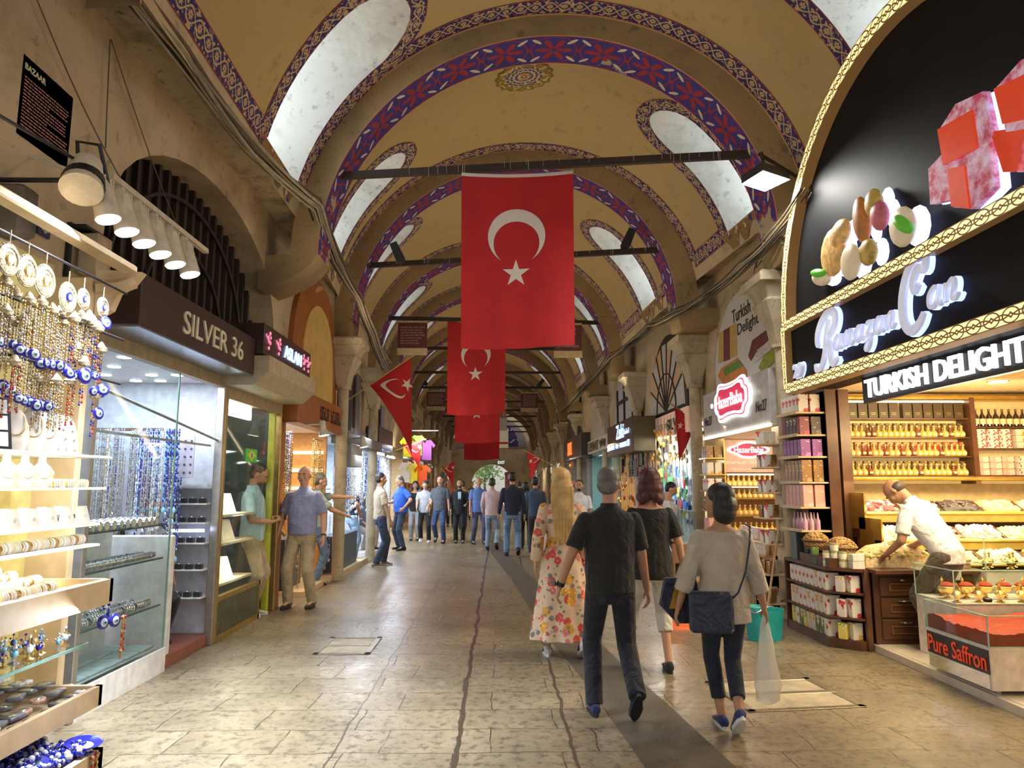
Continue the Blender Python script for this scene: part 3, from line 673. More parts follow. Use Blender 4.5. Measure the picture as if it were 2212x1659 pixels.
spots_ = [(10, 615, 0), (32, 640, 2), (62, 655, 0), (62, 690, 1), (88, 660, 0), (112, 676, 0), (128, 680, 2), (12, 680, 2), (20, 700, 0), (42, 765, 0), (70, 780, 2), (98, 800, 0), (118, 800, 0), (160, 695, 3), (172, 700, 3), (186, 705, 3), (200, 702, 3), (212, 715, 3), (150, 830, 1), (205, 860, 3), (120, 830, 0), (82, 825, 2), (30, 790, 1), (175, 690, 0), (192, 690, 0), (135, 700, 0), (50, 700, 2), (218, 760, 3), (165, 755, 3), (182, 790, 3)]
row = {0: ('gilt chain tassel hanging among the amulets', 'gilt chain tassels of the stall'), 1: ('gilt tassel with scattered red beads hanging in the amulet display', 'gilt tassels with red beads'), 2: ('gilt and brown bead tassel hanging in the amulet display', 'gilt and brown bead tassels'), 3: ('thin string of blue, red and gold beads near the cream side panel', 'thin coloured bead strings')}
used = set()
for px, py, k in spots_:
    p = atX(px, py, HX + random.uniform(-.08, .06))
    o = ch[k] if k not in used else dup(ch[k]); used.add(k); o.location = p; tag(o, row[k][0], 'tassel', row[k][1])
ep = eye(.030, 'small cobalt glass eye amulet hanging in the upper garlands', 'small cobalt eye amulets'); used = 0
for px, py in [(0, 740), (14, 742), (30, 745), (42, 755), (58, 762), (74, 766), (88, 786), (100, 784), (113, 788), (128, 790), (143, 800), (150, 806), (160, 812), (170, 808), (5, 832), (14, 845), (28, 848), (40, 861), (52, 866), (64, 868), (78, 876), (92, 876), (104, 878), (114, 879), (190, 800), (207, 812), (212, 700), (230, 700), (202, 845), (218, 850), (222, 842)]:
    o = ep if not used else dup(ep); used = 1; o.location = atX(px, py, HX + random.uniform(-.03, .07)); o.rotation_euler = (0, random.uniform(-.2, .2), random.uniform(-.7, .1)); o.scale = (random.uniform(.7, 1.2),) * 3
o = dup(ep, atX(182, 812, HX + .06), label='largest cobalt eye amulet at the middle of the hanging display', sc=1.5); del o['group']
o = dup(ep, atX(228, 698, HX + .06), label='dark blue eye amulet beside the cream panel, just under the last medallion', sc=1.3); del o['group']
o = dup(ep, atX(212, 893, HX + .05), label='lowest dark eye amulet of the upper display, over the busts', sc=1.2); del o['group']
# eyes hung below the tray
hb = strand(.13, 5, .009, [m_cob, m_eyew, m_cob, m_eyeb], 9); hb = hb.build('bead_tassel', [m_cob, m_eyew, m_cob, m_eyeb], smooth=60); hb.location = (-2.16, 4.12, .98); tag(hb, 'bunch of blue and white bead strings hanging under the tray corner', 'tassel')
for k, (y, z) in enumerate(((4.04, .86), (4.16, .85))):
    o = dup(ep, (-2.13, y, z), label=('left', 'right')[k] and f'cobalt eye amulet under the tray corner, {"nearer the camera" if k == 0 else "nearer the glass shop"}', sc=1.25); del o['group']
hb = strand(.22, 3, .009, [m_red, m_mixb, m_gold], 19); hb = hb.build('bead_tassel', [m_red, m_mixb, m_gold], smooth=60); hb.location = (-2.1, 4.2, .86); tag(hb, 'bunch of red and gold bead strings hanging below the blue eyes', 'tassel')
# busts and displays on shelves
def bust(lab, grp=None):
    mb = MB(); L = []
    for z, w, d, y0 in ((0, .055, .05, 0), (.02, .062, .05, 0), (.06, .078, .035, 0), (.11, .085, .028, -.012), (.15, .06, .026, -.02), (.18, .026, .022, -.025), (.22, .024, .02, -.028), (.225, .01, .01, -.028)):
        L.append([(y0 + d * sin(2 * pi * k / 16), w * cos(2 * pi * k / 16), z) for k in range(16)])
    mb.rings(L); b = mb.build('necklace_bust', m_cush, smooth=60)
    k = MB(); k.tube([(.0 + .028 * cos(a) * 1 + .005 + .01 * abs(sin(a)), .048 * sin(a), .12 + .055 * -cos(a)) for a in [pi * 2 * j / 20 for j in range(21)]], .0025, 5); k.build('necklace', m_gold, b)
    return tag(b, lab, 'bust', grp)
b0 = bust('cream necklace bust standing on the highest lit shelf', 'busts on the highest shelf'); b0.location = (-2.45, 3.66, 1.76); b0.scale = (1, 1, 1.25)
for k, (y, x) in enumerate(((3.80, -2.45), (3.93, -2.46), (3.66, -2.65), (3.9, -2.7))): dup(b0, (x, y, 1.76), rz=.15 * k - .6)
b0.rotation_euler.z = -.6
for k, y in enumerate((3.2, 3.45, 3.6, 3.74, 3.88)): dup(b0, (-2.42, y, 1.58), rz=-.6, label='cream necklace bust on the second lit shelf from the top', group='busts on the second shelf', sc=.72)
def curved(lab, grp):
    mb = MB(); L = []
    for k in range(9):
        a = k / 8; x, z = .12 - .11 * a * a - .05 * a, .24 * sin(a * 1.5); L.append([(x, -.045, z), (x, .045, z), (x - .02, .045, z - .004), (x - .02, -.045, z - .004)])
    mb.rings(L); b = mb.build('chain_display', pm('white pendant card', (.85, .8, .78), .5), smooth=50); k = MB()
    for j in range(6):
        for q in range(2): a = (j + .5) / 6; k.ell((.125 - .11 * a * a - .05 * a, -.02 + .04 * q, .24 * sin(a * 1.5)), .004, .008, .008, 6, 4)
    k.build('pendants', m_goldr, b); return tag(b, lab, 'display', grp)
c0 = curved('tall curved white pendant ramp at the far end of the highest lit shelf', 'pendant ramps on the highest shelf'); c0.location = (-2.52, 4.08, 1.76); c0.rotation_euler.z = -.5
dup(c0, (-2.54, 4.20, 1.76), rz=-.5)
for y in (3.0, 3.12): dup(c0, (-2.46, y, 1.58), rz=-.5, label='white pendant ramp on the second lit shelf near the picture edge', group='pendant ramps on the second shelf', sc=.75)
t = thing('earring_board', 'black framed board of small white earring cards at the picture edge', 'earring board', (-2.42, 3.42, 1.765))
mb = MB(); Mx = T(rz=-.55, ry=-.25); mb.box(-.01, .005, -.16, .12, 0, .26, M=Mx); mb.build('frame', m_black, t)
mb = MB()
for a in range(5):
    for b_ in range(3): mb.box(.005, .009, -.15 + a * .052, -.105 + a * .052, .012 + b_ * .082, .083 + b_ * .082, M=Mx)
stuff(mb.build('earring_cards', pm('white earring card', (.85, .84, .8), .5), t))
# bracelets on rolls
def roll(n, mats, r=.03, L=.2, seed=1, name='bangle_roll'):
    rr = random.Random(seed); mb = MB(); mb.cyl((0, -L / 2, r * .8), (0, L / 2, r * .8), r * .8, n=12); b = mb.build(name, m_cush, smooth=50); mb = MB()
    for k in range(n):
        y = -L / 2 + L * (k + .5) / n; q = r * rr.uniform(1.0, 1.15); mb.m(rr.randrange(len(mats))); w = L / n * .4
        mb.lathe([(q * .8, y - w), (q, y - w * .5), (q, y + w * .5), (q * .8, y + w)], c=(0, 0, r * .8), n=12, ax='Y', caps=False) if False else mb.cyl((0, y - w, r * .85), (0, y + w, r * .85), q, n=12)
    stuff(mb.build('bangles', mats, b, smooth=40)); return b
r1 = roll(14, [m_cush, m_gold, m_mixb, m_white_p]); r1.location = (-2.2, 3.3, 1.02); tag(r1, 'roll of pale bangles lying in the wide wooden tray', 'bangle roll', 'bangle rolls in the wide tray')
rr = random.Random(3)
for x in (-2.2, -2.31, -2.42, -2.53, -2.64):
    for y in (2.85, 3.06, 3.3, 3.55, 3.8):
        if (x, y) != (-2.2, 3.3): dup(r1, (x + rr.uniform(-.01, .01), y + rr.uniform(-.02, .02), 1.02 + (.0 - (x + 2.2)) * .22), rz=rr.uniform(-.12, .12))
for y in (3.25, 3.46, 3.68, 3.9, 4.08): dup(r1, (-2.36, y, 1.265), rz=pi * 0, label='roll of pale bangles on the narrow shelf just over the wide tray', group='bangle rolls on the narrow shelf', sc=.95)
for y in (3.9, 4.02, 4.12): dup(r1, (-2.4, y, 1.58), rz=pi / 2, label='bracelet roll at the far end of the second lit shelf', group='bracelet rolls at the end of the second shelf', sc=.8)
# cards on third shelf
cd = MB(); cd.raw([(.04, -.03, 0), (.04, .03, 0), (-.0, .03, .10), (0, -.03, .10), (-.02, -.03, 0), (-.02, .03, 0)], [(0, 1, 2, 3), (4, 3, 2, 5), (0, 3, 4), (1, 5, 2), (0, 4, 5, 1)]); cd.ell((.022, 0, .05), .006, .012, .016, 8, 5)
cd = cd.build('pendant_card', m_white_p); cd.location = (-2.38, 3.0, 1.375); tag(cd, 'small white folded pendant card standing on the third lit shelf', 'pendant card', 'pendant cards on the third shelf')
for k in range(1, 17): dup(cd, (-2.38 - (k % 2) * .09, 3.0 + k * .075, 1.375), rz=-.3)
t = thing('jewellery_case', 'small dark tray of brooches at the end of the third lit shelf', 'tray', (-2.45, 4.1, 1.385)); mb = MB(); mb.box(-.05, .05, -.1, .1, 0, .02, M=T(ry=-.6)); mb.build('tray_base', m_velv, t)
mb = MB(); rr = random.Random(5)
for k in range(20): mb.ell(T(ry=-.6) @ Vc((-.04 + .02 * (k % 5), -.08 + .045 * (k // 5), .024)), .009, n=6, k=4)
stuff(mb.build('brooches', m_goldr, t))
# trinkets on the glass shelf
kinds = []
for sd, mats in enumerate(([m_gold, m_mixb], [m_gold, m_cob], [m_gold, m_eyew], [m_silver, m_eyeb])):
    rr = random.Random(sd); mb = MB(); mb.m(0).lathe([(.02, 0), (.022, .004), (.006, .012), (.005, .03)], n=10)
    mb.m(1).ell((0, 0, .042), .016, .014, .018, 8, 6)
    for k in range(6): a = k * 1.05; mb.m(k % 2).ell((.018 * cos(a), .018 * sin(a), .05 + .008 * (k % 3)), .006, n=6, k=4)
    mb.m(0).cyl((0, 0, .055), (0, 0, .085), .003, n=5); mb.m(1).ell((0, 0, .088), .007, n=6, k=4); kinds.append(mb.build('glass_trinket', mats, smooth=50))
nm = ['amber', 'dark blue', 'white', 'pale blue']
for k in range(44):
    q = k % 4; o = kinds[q] if k < 4 else dup(kinds[q]); rr = random.Random(k + 50)
    o.location = (-2.26 - .11 * (k % 3) - rr.uniform(0, .03), 2.9 + (k // 3) * .075 + rr.uniform(-.02, .02), .758); o.rotation_euler.z = rr.uniform(0, 6); s = rr.uniform(.8, 1.25); o.scale = (s,) * 3
    tag(o, f'tiny gilt trinket with {nm[q]} glass beads on the glass shelf', 'trinket', f'{nm[q]} glass trinkets')
# compacts and cases in the lower tray
kb = []
for sd, (c, sh) in enumerate((((.10, .09, .09), 'oval'), ((.60, .45, .25), 'oval'), ((.75, .72, .7), 'box'), ((.16, .15, .18), 'box'), ((.55, .3, .22), 'oval'))):
    mb = MB(); m_ = pm(f'case colour {sd}', c, .3, var=.5, scale=40)
    if sh == 'oval': mb.lathe([(.045, 0), (.05, .004), (.05, .016), (.045, .02)], n=20, sy=.7)
    else: mb.bbox(-.05, .05, -.035, .035, 0, .02, .004)
    b = mb.build('trinket_case', m_, smooth=50); k2 = MB(); k2.lathe([(.03, .02), (.027, .0225), (.001, .0235)], n=14, sy=.65); k2.build('lid_ornament', m_goldr if sd % 2 else m_silver, b, smooth=50); kb.append(b)
cn = ['black oval', 'golden oval', 'white rectangular', 'dark rectangular', 'copper coloured oval']
first = set()
for k in range(72):
    rr = random.Random(k + 7); q = rr.randrange(5); o = kb[q] if q not in first else dup(kb[q]); first.add(q); row_ = k % 6; z = .49 + (.0225 if k >= 54 else 0)
    o.location = (-2.17 - row_ * .115, 2.85 + (k // 6) * .105 + rr.uniform(-.015, .015), z + row_ * .012); o.rotation_euler.z = rr.uniform(-.4, .4) + pi / 2 * (q > 1)
    tag(o, f'{cn[q]} trinket case lying in the low wooden tray', 'trinket case', f'{cn[q]} trinket cases')
mb = MB(); mb.rings([[(x * s, y * s, z) for x, y in ((-.07, -.05), (.07, -.05), (.07, .05), (-.07, .05))] for s, z in ((.85, 0), (1, .045), (.94, .045), (.8, .008))]); o = mb.build('plastic_tray', m_white_p); o.location = (-2.16, 3.18, .535); o.rotation_euler.z = .2; tag(o, 'small open white plastic tray on the low wooden tray at the picture edge', 'tray')
# blue plates and beads in the crate
for k, (x, y, s, rx, ry, lb) in enumerate(((-2.28, 3.62, .75, .25, .30, 'large cobalt eye plate leaning at the back of the crate'), (-2.0, 3.70, .8, .05, .12, 'cobalt eye plate overhanging the corner of the crate'), (-2.08, 3.46, .62, .1, .3, 'white and blue eye disc lying near the crate corner'), (-2.06, 3.33, .45, .1, .2, 'small white eye disc on the crate edge'), (-2.14, 3.24, .45, .1, .2, 'small eye disc on the beads beside the picture edge'))):
    mb = MB(); r = .10; mb.lathe([(.04, 0), (.05, .002), (r, .022), (r + .004, .028), (r - .006, .028), (.055, .010), (.001, .009)], n=28); b = mb.build('eye_plate', m_cob, smooth=60)
    j = MB(); j.lathe([(.055, .0102), (.05, .013), (.001, .014)], n=20); j.build('white_ring', m_eyew, b, smooth=60); j = MB(); j.lathe([(.028, .0138), (.001, .016)], n=16); j.build('blue_ring', m_eyeb, b); j = MB(); j.lathe([(.012, .0156), (.001, .018)], n=12); j.build('pupil', m_black, b)
    b.location = (x, y, .345 + .03 * (k == 0)); b.rotation_euler = (rx, ry, 0); b.scale = (s,) * 3; tag(b, lb, 'plate')
mb = MB(); rr = random.Random(11); ms = [m_cob, m_eyew, m_cob, m_eyeb, m_black]
for k in range(26):
    a = rr.uniform(0, 6.28); r = rr.uniform(.0, .03); mb.m(rr.choice((0, 0, 0, 1, 2, 4))); q = rr.uniform(.008, .013); mb.ell((r * cos(a) * 1.3, r * sin(a), q + rr.uniform(0, .018)), q, n=8, k=6)
bb = mb.build('bead_bracelet', ms, smooth=60); tag(bb, 'blue eye bead bracelet heaped in the floor crate', 'bracelet', 'blue bead bracelets in the crate')
for k in range(150):
    x, y = rr.uniform(-2.55, -2.0), rr.uniform(3.1, 3.72); z = .28 + .05 * (1 - abs((x + 2.27) / .33) ** 2) + rr.uniform(0, .03)
    o = bb if k == 0 else dup(bb); o.location = (x, y, z); o.rotation_euler = (rr.uniform(-.5, .5), rr.uniform(-.5, .5), rr.uniform(0, 6)); o.scale = (rr.uniform(.8, 1.4),) * 3
hb = strand(.16, 4, .009, [m_red, m_mixb, m_gold], 29); hb = hb.build('bead_tassel', [m_red, m_mixb, m_gold], smooth=60); hb.location = (-1.93, 3.68, .31); tag(hb, 'red and brown bead strings hanging over the crate corner', 'tassel')
# fill lights of the stall
area((-1.9, 3.9, 2.75), (-2.5, 3.5, 1.5), .5, 26, (.96, .95, 1), 1.2)
area((-2.0, 3.7, .95), (-2.3, 3.3, .5), .8, 5, COOL, .1)
# ---------------- glass fronted silver shop ----------------
mb = MB(); x0, x1, y0, y1 = -5.2, -2.95, 5.0, 7.62
mb.box(x0, x0 + .05, y0, y1, 0, 2.75); mb.box(x0, -2.9, y0 - .1, y0, 0, 2.75); mb.box(x0, -2.93, y1, y1 + .05, 0, 2.75); struct(wb(mb, 'wall_silver_shop', pm('cool grey shop lining', (.62, .65, .72), .5)))
mb = MB(); mb.box(x0, -2.9, y0, y1, 2.66, 2.72); struct(wb(mb, 'ceiling_silver_shop', m_white_p)); mb = MB(); mb.box(x0, -2.92, y0, y1, 0, .1); struct(wb(mb, 'floor_silver_shop', pm('red brown threshold', (.30, .10, .06), .35)))
mb = MB(); mb.cyl((0, 0, -.012), (0, 0, 0), .055, n=18); dl = mb.build('downlight', lampm('cool downlight', (.88, .93, 1), 9)); mb = MB(); mb.lathe([(.055, -.004), (.066, -.004), (.066, 0), (.055, 0)], n=18); mb.build('trim_ring', m_silver, dl); tag(dl, 'round white downlight in the ceiling of the glass fronted silver shop', 'downlight', 'downlights of the silver shop')
k = 0
for x in (-3.15, -3.5, -3.85, -4.2):
    for y in (5.5, 6.0, 6.5, 7.0, 7.4): o = dl if k == 0 else dup(dl); k += 1; o.location = (x + .1 * (k % 2), y, 2.66)
area((-3.5, 6.3, 2.6), (-3.5, 6.4, 0), 1.0, 75, COOL, 1.6)
sf = thing('glazed_front', 'steel and glass front of the silver shop with a low white plinth', 'shop front', (-2.9, 6.3, 0))
mb = MB(); mb.box(-2.96, -2.88, 5.12, 7.6, 2.6, 2.74); wb(mb, 'head_rail', pm('beige metal rail', (.42, .33, .2), .45), sf)
for y in (5.14, 7.53): mb = MB(); mb.bbox(-2.95, -2.87, y - .03, y + .03, 0, 2.62, .006); wb(mb, 'post', m_steel, sf)
mb = MB(); mb.box(-2.905, -2.897, 5.17, 6.5, .2, 2.6); wb(mb, 'glass_pane', m_glass, sf)
mb = MB(); mb.box(-3.4, -2.88, 5.12, 6.52, 0, .13); mb.box(-2.9, -2.88, 5.12, 6.52, .13, .2); wb(mb, 'plinth', m_white_p, sf)
mb = MB(); mb.box(-2.905, -2.897, 6.49, 6.51, .2, 2.6); wb(mb, 'glass_edge', m_gedge, sf)
mb = MB(); mb.cyl((-2.93, 5.1, 2.32), (-2.93, 7.5, 2.05), .012); mb.box(-3.0, -2.98, 5.1, 7.5, 1.98, 2.0); wb(mb, 'hanging_bar', m_steel, sf)
for z, y1_ in ((1.25, 6.5), (.965, 6.5), (.565, 6.5), (.21, 6.5)):
    mb = MB(); mb.box(-3.4, -2.95, 5.2, y1_, z - .012, z - .002); s_ = wb(mb, 'shelf', glassm('clear display glass') if z > .3 else pm('pale green glass board', (.5, .6, .58), .2), sf)
    if z > .3: mb = MB(); mb.box(-2.955, -2.945, 5.2, y1_, z - .014, z); wb(mb, 'glass_shelf_edge', pm('dark glass edge', (.06, .10, .12), .2), s_)
mb = MB(); mb.box(-3.42, -3.4, 5.2, 6.5, .1, 1.24); wb(mb, 'case_back', pm('pale grey laminate', (.7, .7, .7), .4), sf)
mb = MB(); mb.bbox(-3.8, -2.93, 6.62, 6.70, .1, 1.14, .01); tag(wb(mb, 'inner_counter', m_white_p), 'white counter front inside the silver shop before the seated man', 'counter')
sign = thing('shop_sign', 'dark brown fascia sign with raised ivory letters over the glass shop front', 'shop sign', (-2.7, 6.2, 2.7))
mb = MB(); mb.bbox(-2.93, -2.55, 5.02, 7.42, 2.72, 3.10, .006); wb(mb, 'sign_box', m_brown, sign); mb = MB(); mb.box(-2.92, -2.56, 5.03, 7.41, 2.705, 2.72); wb(mb, 'soffit_plate', pm('bluish steel sheet', (.35, .40, .46), .25, .9), sign)
wtext('SILVER 36', m_ivory, (-2.545, 6.38, 2.90), (0, 1, 0), (0, 0, 1), .19, 1.35, parent=sign, ext=.008)
# silver goods
s1 = roll(10, [m_silver, m_steel, m_silver], .035, .16, 5, 'silver_bracelet_roll'); tag(s1, 'roll of silver bracelets on the top shelf of the glass case', 'bracelet roll', 'silver rolls on the top shelf')
k = 0
for y in [5.3 + .1 * j for j in range(12)]:
    for x in (-3.05, -3.22): o = s1 if k == 0 else dup(s1); k += 1; o.location = (x, y, 1.25); o.rotation_euler.z = pi / 2 + .1 * sin(k * 7)
mb = MB()
for j in range(5): mb.lathe([(.022, -.004), (.028, -.006), (.03, 0), (.028, .006), (.022, .004)], c=(0, (j - 2) * .016, .03), n=14, ax='Y', caps=False)
ring = mb.build('silver_bangle_set', m_silver, smooth=50); tag(ring, 'set of shiny silver bangles standing on the middle shelf of the glass case', 'bangle set', 'silver bangles on the middle shelf')
for k in range(26): o = ring if k == 0 else dup(ring); o.location = (-3.0 - .1 * (k % 2), 5.28 + (k // 2) * .092, .965); o.rotation_euler.z = .3 * sin(k * 3)
for k in range(24): dup(ring, (-3.0 - .12 * (k % 2), 5.28 + (k // 2) * .095, .565), rz=.5 * sin(k * 5), label='silver bangles on the lower shelf of the glass case', group='silver bangles on the lower shelf', sc=1.25)
mb = MB(); mb.rings([[(.05 * s * cos(a), .05 * s * sin(a) * .8, z) for a in [2 * pi * q / 12 for q in range(12)]] for s, z in ((1, 0), (1.05, .02), (.8, .035), (.2, .042))]); cu = mb.build('white_cushion', m_white_p, smooth=60); tag(cu, 'small white display cushion on the lower shelf of the glass case', 'cushion', 'white cushions on the lower shelf')
for k in range(9): o = cu if k == 0 else dup(cu); o.location = (-3.26, 5.3 + k * .12, .565)
mb = MB(); mb.bbox(-.10, .10, -.12, .12, 0, .02, .005); tr_ = mb.build('velvet_tray', pm('grey green tray', (.32, .38, .38), .5)); tag(tr_, 'flat grey jewellery tray on the floor of the glass case', 'tray', 'flat trays in the glass case')
for k in range(10): o = tr_ if k == 0 else dup(tr_); o.location = (-3.06 - .22 * (k % 2), 5.35 + (k // 2) * .25, .211)
# necklaces hanging behind the glass
nk = []
for sd, mats in enumerate(([m_silver, m_steel], [m_silver, m_cob], [m_eyew, m_silver], [m_eyeb, m_cob], [m_mixb, m_gold])):
    rr = random.Random(sd + 30); mb = MB(); l = (.95, .8, .9, .75, 1.1)[sd]
    for s in (-1, 1):
        z = 0
        while z > -l * .93: q = rr.uniform(.004, .007) * (1.3 if sd > 2 else 1); mb.m(rr.randrange(2)).ell((s * .012 * (1 + z / l * .4), 0, z), q, q, q * 2, 5, 4); z -= q * 3.6
    mb.m(0).lathe([(.001, -.055), (.018, -.04), (.022, -.015), (.01, .005), (.001, .01)], c=(0, 0, -l), n=8, sy=.4); nk.append(mb.build('hanging_necklace', mats, smooth=60))
nn = ['silver chain', 'silver and dark blue', 'white bead', 'turquoise bead', 'amber bead']; first = set()
for k in range(64):
    rr = random.Random(k); X_ = -3.95 + .0135 * k; q = rr.choice((0, 0, 1, 2)) if X_ < -3.5 else rr.choice((0, 1, 2, 3, 3)); q = 4 if k in (10, 11) else q
    o = nk[q] if q not in first else dup(nk[q]); first.add(q); o.location = (X_, 7.1 + rr.uniform(-.12, .12), 2.12 - rr.uniform(0, .5) * (k % 2)); tag(o, f'{nn[q]} necklace hanging behind the silver shop glass', 'necklace', f'{nn[q]} necklaces behind the glass')
t = thing('necklace_rack', 'white rack with a black panel behind the hanging necklaces', 'rack', (-3.6, 7.4, .1)); mb = MB(); mb.box(-.45, .25, .1, .14, .75, 1.1); mb.build('black_panel', m_velv, t); mb = MB(); mb.box(-.45, .25, .1, .14, 1.1, 2.05); mb.build('white_panel', pm('pale board', (.55, .56, .62), .5), t); mb = MB(); mb.box(.22, .26, .05, .14, 0, 2.05); mb.box(-.45, .26, -.2, -.18, 2.02, 2.05); mb.build('frame', pm('brown frame', (.12, .06, .05), .4), t)
t = thing('earring_card_board', 'grey board of earrings hanging behind the glass of the silver shop', 'earring board', (-3.14, 7.2, 1.66)); mb = MB(); mb.bbox(-.13, .12, -.01, .0, 0, .42, .003); mb.build('board', pm('lilac grey card', (.45, .43, .52), .6), t); mb = MB()
for a in range(4):
    for b_ in range(5): mb.lathe([(.008, -.002), (.012, 0), (.008, .002)], c=(-.09 + .06 * a, -.014, .05 + .078 * b_), n=8, ax='Y')
stuff(mb.build('earrings', pm('dark oxidised silver', (.12, .11, .12), .4, .6), t))
t = thing('wall_shelving', 'white wall shelving with dark jewellery boxes at the far side of the silver shop', 'shelving', (-3.25, 7.5, .12)); mb = MB()
for z in (.35, .62, .88, 1.08, 1.27, 1.45): mb.box(-.1, .3, -.12, .1, z, z + .015)
mb.build('shelf_boards', m_white_p, t); mb = MB(); mb.box(-.12, .3, -.125, -.121, 1.0, 1.03); mb.build('led_strip', lampm('cool led strip', (.6, .7, 1), 6), t)
jb = MB(); jb.bbox(-.035, .035, -.03, .03, 0, .05, .004); jb = jb.build('jewellery_box', m_velv); k2 = MB(); k2.ell((0, -.01, .052), .015, .012, .008, 8, 5); k2.build('silver_piece', m_silver, jb); tag(jb, 'small black jewellery box on the white wall shelving', 'jewellery box', 'black jewellery boxes')
k = 0
for z in (.365, .635, .895, 1.095, 1.285):
    for x in (-3.3, -3.2, -3.1, -3.0): o = jb if k == 0 else dup(jb); k += 1; o.location = (x, 7.42, z + .12)
# ---------------- lion sign shop ----------------
x1 = -2.9
mb = MB(); mb.box(-5.2, -2.95, 9.5, 9.6, 0, 2.75); mb.box(-5.2, -5.1, 7.67, 9.5, 0, 2.75); struct(wb(mb, 'wall_second_shop', pm('dark green grey lining', (.05, .06, .05), .4))); mb = MB(); mb.box(-5.1, -2.95, 7.67, 9.5, 2.62, 2.68); struct(wb(mb, 'ceiling_second_shop', m_white_p)); mb = MB(); mb.box(-5.2, -2.95, 7.67, 9.5, 0, .05); struct(wb(mb, 'floor_second_shop', m_steel))
sf = thing('glazed_front', 'brass framed glass front of the second shop with a dark green lower panel', 'shop front', (-2.9, 8.5, 0))
mb = MB(); mb.box(-2.97, -2.88, 7.6, 9.55, 2.5, 2.66); wb(mb, 'head_rail', bpy.data.materials['beige metal rail'], sf)
for y, m_ in ((7.60, m_brass), (9.52, m_brass), (9.25, pm('yellow green edge lit frame', (.42, .45, .05), .3))): mb = MB(); mb.bbox(-2.95, -2.87, y - .03, y + .03, 0, 2.52, .006); wb(mb, 'post', m_, sf)
mb = MB(); mb.box(-2.905, -2.897, 7.63, 8.95, .42, 2.5); wb(mb, 'glass_pane', m_glass, sf)
mb = MB(); mb.box(-2.93, -2.89, 7.63, 8.95, .06, .40); wb(mb, 'lower_panel', pm('dark green panel', (.07, .085, .05), .2), sf); mb = MB(); mb.box(-2.94, -2.88, 7.6, 8.97, .40, .45); mb.box(-2.94, -2.88, 7.6, 8.97, 0, .06); mb.box(-2.94, -2.88, 8.93, 8.97, 0, .45); wb(mb, 'lower_frame', m_brass, sf)
for z in (1.27, .97, .55):
    mb = MB(); mb.bbox(-3.5, -2.95, 7.7, 8.85, z - .03, z, .004); s_ = wb(mb, 'shelf', pm('cream shelf board', (.85, .72, .5), .5), sf); area((-3.2, 8.3, z + .28), (-3.2, 8.3, z), .9, 9, (1, .9, .7), .3)
mb = MB(); mb.box(-3.5, -2.95, 7.7, 7.72, 1.55, 1.62); mb.box(-3.0, -2.96, 7.7, 8.6, 2.35, 2.5); wb(mb, 'light_box', lampm('white light box', (.95, 1, .98), 5, True), sf)
mb = MB()
for k in range(6): mb.cyl((-3.1 - k * .1, 7.8, 2.58), (-3.1 - k * .1, 9.3, 2.58), .012, n=6)
wb(mb, 'ceiling_tubes', lampm('white tube', (1, 1, .95), 6), sf)
for z, g in ((.55, 'floor'), (.97, 'middle'), (1.27, 'upper')):
    for k, y in enumerate((7.95, 8.25, 8.55)):
        mb = MB(); mb.raw([(-.1, -.06, 0), (.1, -.06, 0), (.1, .06, 0), (-.1, .06, 0), (-.04, 0, .22), (.04, 0, .22)], [(3, 2, 1, 0), (0, 1, 5, 4), (2, 3, 4, 5), (0, 4, 3), (1, 2, 5)]); o = mb.build('display_easel', m_cush); o.location = (-3.18, y, z); o.rotation_euler.z = .3 * k; tag(o, f'cream triangular easel on the {g} shelf of the brass framed window, number {"one two three".split()[k]} from the camera'.replace(', number one', ', nearest one').replace(', number two', ', middle one').replace(', number three', ', last one').replace(' from the camera', ''), 'easel')
t = thing('small_flag', 'small green flag with yellow diamond and blue globe stuck on the shop glass', 'flag', (-2.885, 8.32, 1.83)); c_ = atX(543, 984, -2.885); t.location = c_
mb = MB(); w, h = .115, .075; mb.box(0, .004, -w * 1.6, w * 1.6, -h, h); mb.build('green_field', pm('bright green cloth', (.10, .55, .06), .6, emit=.12), t); mb = MB(); mb.raw([(.005, -w * 1.3, 0), (.005, 0, -h * .8), (.005, w * 1.3, 0), (.005, 0, h * .8)], [(0, 1, 2, 3)]); mb.build('yellow_diamond', pm('yellow cloth', (.85, .75, .08), .6), t); mb = MB(); mb.cyl((.006, 0, 0), (.008, 0, 0), h * .42, n=20); mb.build('blue_globe', pm('globe blue', (.10, .3, .6), .6), t)
sign = thing('shop_sign', 'dark illuminated sign with blue white capitals between curly pink lions', 'shop sign', (-2.6, 8.1, 2.9))
mb = MB(); mb.bbox(-2.93, -2.47, 7.44, 9.3, 2.95, 3.28, .005); wb(mb, 'sign_box', m_brown, sign)
mb = MB(); P = [(-2.93, 2.93), (-2.40, 2.93), (-2.40, 2.76), (-2.55, 2.62), (-2.93, 2.62)]; mb.rings([[(x, y, z) for x, z in P] for y in (7.44, 9.3)]); wb(mb, 'shutter_box', pm('beige shutter box', (.48, .40, .26), .5), sign)
wtext('ASLAN', lampm('blue white neon', (.45, .65, 1), 1.7), (-2.462, 8.5, 3.11), (0, 1, 0), (0, 0, 1), .15, .70, parent=sign, ext=.008, off=.0)
